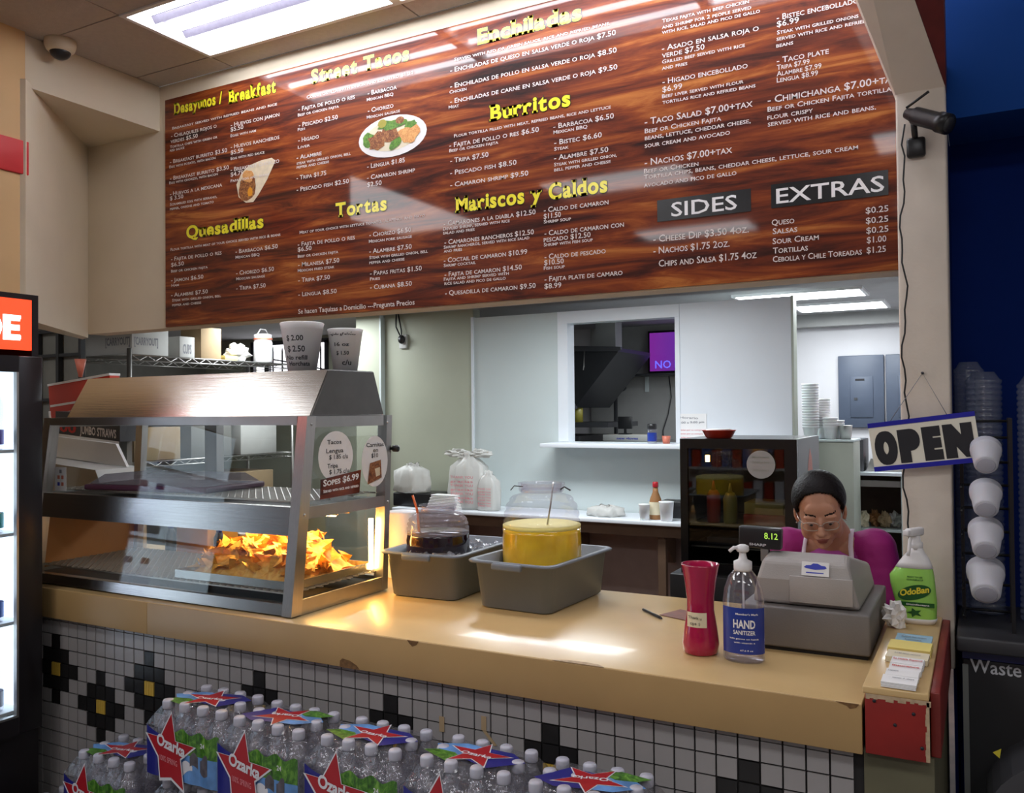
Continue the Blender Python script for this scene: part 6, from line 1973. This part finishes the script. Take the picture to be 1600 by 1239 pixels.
t = thing('kitchen_scale', 'grey scale with pink papers on the white shelf unit', 'scale', (-.55, 4.2, 1.2155))
part('base', MB().prism([(-.67, 1.216), (-.36, 1.216), (-.36, 1.30), (-.64, 1.30)], 'y', 4.08, 4.34), 'steel_dull', t)
part('paper', MB().box(-.62, -.42, 4.10, 4.28, 1.301, 1.335), 'ink_pink', t)
part('hose', MB().tube([(-.60, 4.16, 1.33), (-.59, 4.16, 1.41), (-.55, 4.16, 1.44), (-.51, 4.16, 1.42), (-.50, 4.16, 1.336)], .012, 8), 'dark_grey', t)

# ================================================================== right side: cup dispenser and waste station
ws = thing('waste_station', 'black waste station reading Waste under the cup rack', 'waste station', (.4, .85, 0))
part('cabinet', MB().box(-.055, 1.4, .72, 1.15, 0, .915, bev=.004), 'charcoal', ws)
part('blue_strip', MB().box(-.055, 1.4, .715, 1.15, .917, .945), 'navy_strip', ws)
part('tray_top', MB().box(-.068, 1.4, .66, 1.15, .948, .990, bev=.006), 'dark_grey', ws)
w = MB()
letter(w, 'Waste', (-.036, .719, .880), (.092, .719, .880), .040, off=.012, lift=.001, normal=(0, -1, 0))
part('lettering', w, 'grey_lettering', ws, 'grey word Waste')
part('side_strip', MB().box(-.055, -.040, .716, .722, .0, .90), 'fridge_side', ws)
ch = MB()
def arch(x0, x1, z0, z1, y0, y1, mbx, mi, n=12, k=.5):
    pts = [(x0, z0), (x1, z0), (x1, z1)]
    pts += [(x0 + (x1 - x0) * k * (1 - math.cos(a)), z0 + (z1 - z0) * (1 - 1 + math.sin(a))) for a in [PI / 2 * (1 - q / n) for q in range(n + 1)]]
    mbx.prism(pts, 'y', y0, y1, mi)
arch(.0, .9, .56, .80, .50, .72, ch, 0)
part('chute_hood', ch, 'waste_grey', ws, 'rounded dark grey chute hood')
ch = MB()
arch(.03, .9, .50, .735, .45, .50, ch, 0)
part('chute_opening', ch, 'black_plastic', ws)  # black solid standing for the dark inside of the chute
ch = MB()
arch(-.03, .9, .28, .52, .46, .70, ch, 0)
part('chute_hood', ch, 'waste_grey', ws)
part('warning_mark', MB().add([(.016, .498, .735), (.036, .498, .748), (.032, .498, .722)], [(0, 1, 2)]), 'spray_yellow', ws, 'tiny yellow triangle')
rk = thing('cup_rack', 'black wire cup dispenser rack on the waste station', 'rack', (.04, .8, .99))
part('upright', MB().box(.072, .082, .76, .77, .99, 1.605), 'black_plastic', rk)
part('upright', MB().box(.072, .082, .90, .91, .99, 1.605), 'black_plastic', rk)
part('upright', MB().box(-.056, -.046, .90, .91, .99, 1.605), 'black_plastic', rk)
for k, z in enumerate((1.595, 1.545, 1.47, 1.40, 1.33, 1.26, 1.19, 1.10, 1.02)):
    part('wire', MB().tube([(.077, .765, z), (.077, .91, z), (-.051, .91, z), (-.051, .80, z)], .0045, 6), 'black_plastic', rk)
ax = Vector((0.0, -.86, -.52)).normalized()
cupm = MB().lathe([(.0265, 0), (.030, .004), (.037, .062), (.0395, .064), (.0405, .074), (.037, .074)], (0, 0, 0), 24).mesh('cup', ['foam_cup'], (0, 0, 0))
discm = MB().lathe([(.0215, -.0012), (.0235, -.0004)], (0, 0, 0), 24).mesh('base_dimple', ['cap_white'], (0, 0, 0))
q_ = Vector((0, 0, -1)).rotation_difference(ax)
for k, z in enumerate((1.462, 1.338, 1.222, 1.100)):
    t = thing('foam_cup_stack', 'white foam cups nested in the dispenser rack, %s from the top' % ('first', 'second', 'third', 'lowest')[k], 'cup stack', (.014 - .002 * k, .675, z + .012), 'foam cups in the black dispenser rack')
    t.rotation_mode = 'QUATERNION'
    t.rotation_quaternion = q_
    s_ = [1.02, 1.06, 1.14, 1.24][k]
    t.scale = (s_, s_, s_)
    for j in range(3):
        c = kid('cup', cupm, t, (0, 0, .007 * j))
        if j == 0: kid('base_dimple', discm, c)
def clear_tower(x, y, z0, z1, r, label):
    p = []
    z = 0
    while z0 + z < z1:
        p += [(r * .94, z), (r, z + .003), (r, z + .012), (r * .93, z + .014)]
        z += .018
    p += [(r * .85, z), (r * .6, z + .02)]
    solo('clear_cup_tower', MB().lathe(p, (x, y, z0), 22), 'cup_plastic', label, 'cup stack', 'towers of clear plastic cups')
clear_tower(.012, 1.03, .991, 1.72, .052, 'tall tower of clear plastic cups behind the foam cup rack')
clear_tower(.150, .96, .991, 1.70, .050, 'tower of clear plastic cups at the right edge of the frame')
clear_tower(-.03, 1.10, .991, 1.76, .045, 'narrow bluish tower of clear cups close to the pillar')

# ================================================================== the shop behind the viewer (unseen, shelves added for their reflections)
for n, (x, y, lb) in enumerate(((-2.6, -4.9, 'left'), (-.9, -5.2, 'middle'), (.9, -4.9, 'right'))):
    t = thing('unseen_gondola', 'shelf of coloured goods behind the viewer, %s' % lb, 'shelf', (x, y, 0), 'store shelves')
    part('back_board', MB().box(x - .7, x + .7, y, y + .03, 0, 1.6), 'box_white', t)
    for z in (.1, .5, .9, 1.3):
        part('shelf', MB().box(x - .7, x + .7, y + .03, y + .35, z, z + .025), 'box_white', t)
        w = MB()
        for k in range(11):
            w.box(x - .68 + k * .125, x - .575 + k * .125, y + .06, y + .28, z + .0255, z + .26 + .03 * math.sin(k * 3 + z * 9), (k * 3 + int(z * 10) + n) % 6)
        o = part('goods', w, ['box_red', 'box_orange', 'label_white', 'can_blue', 'paper_yellow', 'sauce_red'], t)
        o['kind'] = 'stuff'

t = thing('tape_strip', 'short tan strip of masking tape on the tiles above the water packs, left one', 'tape', (-1.31, .029, .70))
part('strip', MB().box(-1.400, -1.383, .0275, .0290, .708, .752), 'cardboard', t)
t = thing('tape_strip', 'bent tan strip of masking tape on the tiles above the water packs, right one', 'tape', (-1.17, .029, .70))
part('strip', MB().box(-1.258, -1.242, .0275, .0290, .735, .775), 'cardboard', t)
part('strip', MB().prism([(-1.254, .734), (-1.242, .734), (-1.208, .700), (-1.218, .697)], 'y', .0275, .0290), 'cardboard', t)

# ================================================================== the person at the register
def evaluated(name, mb_list, voxel, smooth_it=6, smooth_f=0.5, skin=None):
    """fuse overlapping volumes into one continuous surface"""
    me = bpy.data.meshes.new(name)
    v, f = [], []
    for b in mb_list:
        o = len(v)
        v += b.v
        f += [tuple(i + o for i in q) for q in b.f]
    me.from_pydata(v, [], f)
    ob = bpy.data.objects.new(name, me)
    COL.objects.link(ob)
    r = ob.modifiers.new('r', 'REMESH')
    r.mode = 'VOXEL'; r.voxel_size = voxel; r.adaptivity = 0
    s = ob.modifiers.new('s', 'SMOOTH')
    s.iterations = smooth_it; s.factor = smooth_f
    dg = bpy.context.evaluated_depsgraph_get()
    out = bpy.data.meshes.new_from_object(ob.evaluated_get(dg))
    bpy.data.objects.remove(ob)
    bpy.data.meshes.remove(me)
    out.name = name
    out.polygons.foreach_set('use_smooth', [True] * len(out.polygons))
    return out
def limb(mb, pts, rs, n=16, flat=1.0):
    """tapered limb with round ends through the joints"""
    P, R = [], []
    for i in range(len(pts) - 1):
        a, b = Vector(pts[i]), Vector(pts[i + 1])
        st = 6
        for k in range(st):
            t = k / st
            P.append(a.lerp(b, t)); R.append(rs[i] + (rs[i + 1] - rs[i]) * t)
    P.append(Vector(pts[-1])); R.append(rs[-1])
    for p, r in zip(P, R):
        mb.ball(p, r, n)
    mb.tube(P, .02, n, rs=[r * .98 for r in R])
    return mb
HS = 0.955
HM = Matrix.Translation((-.478, .955, 1.302)) @ Matrix.Rotation(math.radians(8), 4, 'Z') @ Matrix.Rotation(math.radians(-5), 4, 'Y') @ Matrix.Rotation(math.radians(22), 4, 'X') @ Matrix.Scale(HS, 4)
def hp(x, y, z): return HM @ Vector((x, y, z))
person = thing('person', 'person in a purple shirt and white strapped apron with glasses, head bowed behind the register', 'person', (-.45, 1.22, 0))

head = MB()
def hb_(c, r, rot=None):
    b = MB().ball((0, 0, 0), r, 20)
    m = HM @ Matrix.Translation(c)
    if rot: m = m @ Euler(rot).to_matrix().to_4x4()
    b.xf(m)
    head.add(b.v, b.f)
hb_((0, .012, .035), (.076, .094, .084))
hb_((0, -.020, -.008), (.070, .066, .078))
hb_((0, -.026, -.054), (.064, .056, .062))
hb_((0, -.050, -.094), (.035, .032, .028))
hb_((0, -.068, -.108), (.018, .017, .015))
for s in (-1, 1):
    hb_((s * .040, -.050, -.040), (.029, .030, .034))
    hb_((s * .048, -.020, -.075), (.022, .036, .028))
    hb_((s * .030, -.076, .008), (.026, .012, .009))
    hb_((s * .031, -.073, -.008), (.018, .0135, .012))
    hb_((s * .0125, -.096, -.046), (.0085, .011, .008))
    hb_((s * .079, .012, -.016), (.009, .020, .031), (0, 0, s * .35))
    hb_((s * .078, .006, -.038), (.008, .011, .014))
hb_((0, -.070, .028), (.052, .016, .034))
hb_((0, -.088, -.012), (.0105, .013, .022), (-.35, 0, 0))
hb_((0, -.098, -.032), (.0115, .014, .018), (-.5, 0, 0))
hb_((0, -.105, -.043), (.0135, .013, .0115))
hb_((0, -.082, -.068), (.028, .014, .014))
hb_((0, -.0915, -.0715), (.022, .009, .0052))
hb_((0, -.0895, -.0825), (.018, .009, .0062))
NECK = (-.450, 1.055, 1.205)
SHL, SHR = (-.605, 1.065, 1.150), (-.318, 1.060, 1.162)
limb(head, [hp(0, .035, -.05), NECK, (-.465, 1.09, 1.15)], [.054, .057, .068])
# torso, arms and legs of the same continuous body
body = MB()
def eb(c, r): body.ball(c, r, 20)
eb((-.462, 1.09, 1.115), (.125, .075, .075))
eb((-.460, 1.085, 1.02), (.125, .085, .11))
eb((-.458, 1.12, .90), (.120, .085, .11))
eb((-.455, 1.17, .80), (.145, .10, .11))
for s, sh, el, wr_ in ((-1, SHL, (-.655, 1.02, .955), (-.545, .905, 1.010)), (1, SHR, (-.262, 1.03, .950), (-.360, .905, 1.010))):
    limb(body, [(-.462, 1.085, 1.150), sh], [.060, .056])
    limb(body, [sh, el], [.055, .042])
    limb(body, [el, wr_], [.040, .026])
    # hand: palm, four fingers and a thumb resting on the register keys
    w = Vector(wr_)
    d = Vector((.25 * -s, -.85, .10)).normalized()
    sd = Vector((1, .28 * s, 0)).normalized()
    pal = w + d * .042
    body.ball(pal, (.034, .036, .014), 14)
    limb(body, [w, pal], [.024, .020], 12)
    for k, L in enumerate((.058, .066, .062, .048)):
        b0 = w + d * .060 + sd * (.024 - .016 * k) * (1 if s < 0 else 1)
        limb(body, [b0, b0 + d * L * .5 + Vector((0, 0, -.002)), b0 + d * L * .9 + Vector((0, 0, -.014))], [.0092, .0085, .0072], 10)
    tb = w + d * .022 + sd * (.028 * (-s))
    limb(body, [tb, tb + d * .026 + sd * (.018 * -s), tb + d * .05 + sd * (.016 * -s) + Vector((0, 0, -.006))], [.011, .010, .0085], 10)
for s in (-1, 1):
    limb(body, [(-.455 + s * .075, 1.18, .78), (-.455 + s * .085, 1.17, .42), (-.455 + s * .085, 1.21, .08)], [.085, .056, .038])
    body.ball((-.455 + s * .085, 1.16, .040), (.042, .105, .038), 16)
bm_ = evaluated('body', [head, body], .0034, 5, .5)
for mm in ('skin', 'lips', 'hair'): bm_.materials.append(M[mm])
inv = HM.inverted()
mi_ = []
for p in bm_.polygons:
    c = inv @ p.center
    m = 0
    if c.y < -.070 and abs(c.x) < .0255 and -.0895 < c.z < -.0665:
        e = (c.x / .0245) ** 2 + ((c.z + .0775) / .0108) ** 2
        if e < 1: m = 1
    if c.y < -.045:
        bx_ = abs(c.x)
        if .014 < bx_ < .052:
            zc = .0145 + .006 * math.sin((bx_ - .014) / .038 * PI * .8)
            if abs(c.z - zc) < .0032: m = 2
    mi_.append(m)
bm_.polygons.foreach_set('material_index', mi_)
for v_ in bm_.vertices: v_.co = v_.co - ORG[person.name]
bo = bpy.data.objects.new('body', bm_)
COL.objects.link(bo)
bo.parent = person
ORG[bo.name] = ORG[person.name]

# eyes looking down: dark lash line under heavy lids
for s in (-1, 1):
    ey = MB().ball((0, 0, 0), (.0115, .008, .0065), 14).xf(HM @ Matrix.Translation((s * .031, -.0762, -.0155)))
    e_ = part('eye', ey, 'eye_white', person)
    part('iris', MB().ball((0, 0, 0), (.0052, .003, .0048), 12).xf(HM @ Matrix.Translation((s * .031, -.0825, -.0185))), 'ink_black', e_)
    pts = [hp(s * (.031 + .0155 * math.cos(a)), -.0835 + .006 * abs(math.cos(a)), -.0110 + .0040 * math.sin(a)) for a in [PI * q / 8 for q in range(9)]]
    part('eyelashes', MB().tube(pts, .0013, 5), 'hair', person)
# hair drawn back over the skull
hr = MB()
nu, nv = 96, 60
vs, ids = [], {}
def hairline(ax_, fr):   # lowest angle allowed at azimuth (0 = face)
    return 0
hb2 = MB()
for i in range(nv + 1):
    ph = PI / 2 - PI * i / nv * .86
    for k in range(nu):
        th = 2 * PI * k / nu
        x, y, z = math.cos(ph) * math.sin(th), -math.cos(ph) * math.cos(th), math.sin(ph)
        r_ = 1 + .006 * math.sin(th * 24 + ph * 3) * math.cos(ph)
        az_ = abs(math.atan2(x, -y))
        lm_ = (.088 - .014 * (az_ / .62) ** 2) if az_ < .62 else ((.074 - (az_ - .62) / .63 * .076) if az_ < 1.25 else (-.002 if az_ < 1.75 else -.002 - (az_ - 1.75) / 1.39 * .060))
        zz_ = .034 + z * .086
        r_ *= .958 + .042 * min(1, max(0, (zz_ - lm_) / .030))
        hb2.v.append((x * .0795 * r_, .016 + y * .099 * r_, .034 + z * .0845 * (.98 + .02 * min(1, max(0, (zz_ - lm_) / .03)))))
fc = []
for i in range(nv):
    for k in range(nu):
        q = (i * nu + k, i * nu + (k + 1) % nu, (i + 1) * nu + (k + 1) % nu, (i + 1) * nu + k)
        c = Vector((0, 0, 0))
        for t_ in q: c += Vector(hb2.v[t_]) / 4
        az = abs(math.atan2(c.x, -(c.y - .016)))      # 0 = front
        if az < .62: lim = .088 - .014 * (az / .62) ** 2
        elif az < 1.25: lim = .074 - (az - .62) / .63 * .076
        elif az < 1.75: lim = -.002 + (az - 1.25) / .5 * .0
        else: lim = -.002 - (az - 1.75) / 1.39 * .060
        if c.z > lim: fc.append(q)
hb2.f = fc; hb2.m = [0] * len(fc); hb2.s = [True] * len(fc)
hb2.xf(HM)
ho = part('hair', hb2, 'hair', person)
so = ho.modifiers.new('thick', 'SOLIDIFY'); so.thickness = .012; so.offset = -1
part('hair_bun', MB().ball((0, 0, 0), (.036, .030, .034), 16).xf(HM @ Matrix.Translation((0, .125, .035))), 'hair', ho)

# glasses
gl_ = MB()
for s in (-1, 1):
    pts = []
    for k in range(20):
        a = 2 * PI * k / 20
        cs, sn = math.cos(a), math.sin(a)
        pts.append(hp(s * .0325 + .0265 * math.copysign(abs(cs) ** .7, cs), -.100 + .012 * abs((s * .031 + .0245 * cs) / .055) ** 2, -.018 + .0155 * math.copysign(abs(sn) ** .7, sn)))
    gl_.tube(pts, .0015, 6, closed=True)
    gl_.tube([hp(s * .055, -.092, -.010), hp(s * .071, -.055, -.008), hp(s * .083, .010, -.006)], .0014, 6)
gl_.tube([hp(-.008, -.103, -.012), hp(0, -.106, -.009), hp(.008, -.103, -.012)], .0012, 6)
go = part('glasses', gl_, 'gold_wire', person, 'thin pale metal glasses')
for s in (-1, 1):
    pts = [hp(s * .031 + .023 * math.cos(2 * PI * k / 18), -.099 + .008 * abs((s * .031 + .023 * math.cos(2 * PI * k / 18)) / .055) ** 2, -.018 + .0135 * math.sin(2 * PI * k / 18)) for k in range(18)]
    part('lens', MB().add(pts, [tuple(range(18))]), 'spectacle_glass', go)
for s in (-1, 1):
    part('earring', MB().ball(hp(s * .083, .006, -.054), .003, 8), 'wire_metal', person)

# shirt: body and sleeves in one surface, lighter yoke as a second piece
sh_ = MB()
def sb_(c, r): sh_.ball(c, r, 20)
sb_((-.462, 1.088, 1.108), (.140, .088, .080))
sb_((-.460, 1.080, 1.02), (.142, .098, .115))
sb_((-.458, 1.12, .90), (.140, .100, .115))
sb_((-.455, 1.165, .80), (.158, .112, .10))
for s, sh0, el, wr_ in ((-1, SHL, (-.655, 1.02, .955), (-.565, .925, 1.000)), (1, SHR, (-.262, 1.03, .950), (-.340, .925, 1.000))):
    limb(sh_, [(-.462 + s * .055, 1.085, 1.152), sh0], [.054, .069])
    limb(sh_, [sh0, el], [.071, .056])
    limb(sh_, [el, wr_], [.052, .036])
sm = evaluated('shirt', [sh_], .006, 8, .5)
for mm in ('shirt_magenta', 'shirt_plum'): sm.materials.append(M[mm])
sm.polygons.foreach_set('material_index', [1 if (abs(p.center.x + .462) < .095 + .22 * max(0, 1.16 - p.center.z) * .3 - .35 * max(0, p.center.z - 1.13) and p.center.y < 1.09) else 0 for p in sm.polygons])
for v_ in sm.vertices: v_.co = v_.co - ORG[person.name]
so_ = bpy.data.objects.new('shirt', sm)
COL.objects.link(so_); so_.parent = person; ORG[so_.name] = ORG[person.name]
so_['label'] = 'magenta purple long sleeved shirt'
tr2 = MB()
tr2.ball((-.455, 1.185, .76), (.150, .118, .10), 20)
for s in (-1, 1): limb(tr2, [(-.455 + s * .075, 1.18, .76), (-.455 + s * .087, 1.175, .42), (-.455 + s * .087, 1.21, .10)], [.098, .070, .056])
tm = evaluated('trousers', [tr2], .010, 4, .5)
tm.materials.append(M['trousers'])
for v_ in tm.vertices: v_.co = v_.co - ORG[person.name]
to_ = bpy.data.objects.new('trousers', tm)
COL.objects.link(to_); to_.parent = person; ORG[to_.name] = ORG[person.name]
# apron: bib, two neck straps
apn = part('apron', MB().prism([(-.545, .70), (-.370, .70), (-.362, 1.045), (-.400, 1.075), (-.52, 1.075), (-.553, 1.045)], 'y', .958, .964), 'apron_navy', person, 'dark navy apron bib')
def ribbon(pts, w_):
    v, f = [], []
    for i, p in enumerate(pts):
        p = Vector(p)
        d = Vector(pts[min(i + 1, len(pts) - 1)]) - Vector(pts[max(i - 1, 0)])
        sdv = d.cross(Vector((0, -1, .4))).normalized() * w_ / 2
        v += [p - sdv, p + sdv, p - sdv + Vector((0, .003, 0)), p + sdv + Vector((0, .003, 0))]
    n = len(pts)
    for i in range(n - 1):
        a, b = i * 4, i * 4 + 4
        f += [(a, a + 1, b + 1, b), (a + 2, b + 2, b + 3, a + 3), (a, b, b + 2, a + 2), (a + 1, a + 3, b + 3, b + 1)]
    return MB().add(v, f, 0, True)
part('strap', ribbon([(-.535, 1.085, 1.205), (-.537, 1.035, 1.195), (-.538, 1.000, 1.160), (-.540, .982, 1.12), (-.541, .970, 1.08), (-.543, .956, 1.045)], .013), 'apron_strap', apn, 'white neck strap')
part('strap', ribbon([(-.392, 1.085, 1.222), (-.390, 1.035, 1.210), (-.388, .998, 1.175), (-.382, .978, 1.13), (-.372, .962, 1.08), (-.352, .952, 1.02), (-.335, .95, .98)], .015), 'apron_strap', apn, 'white neck strap')
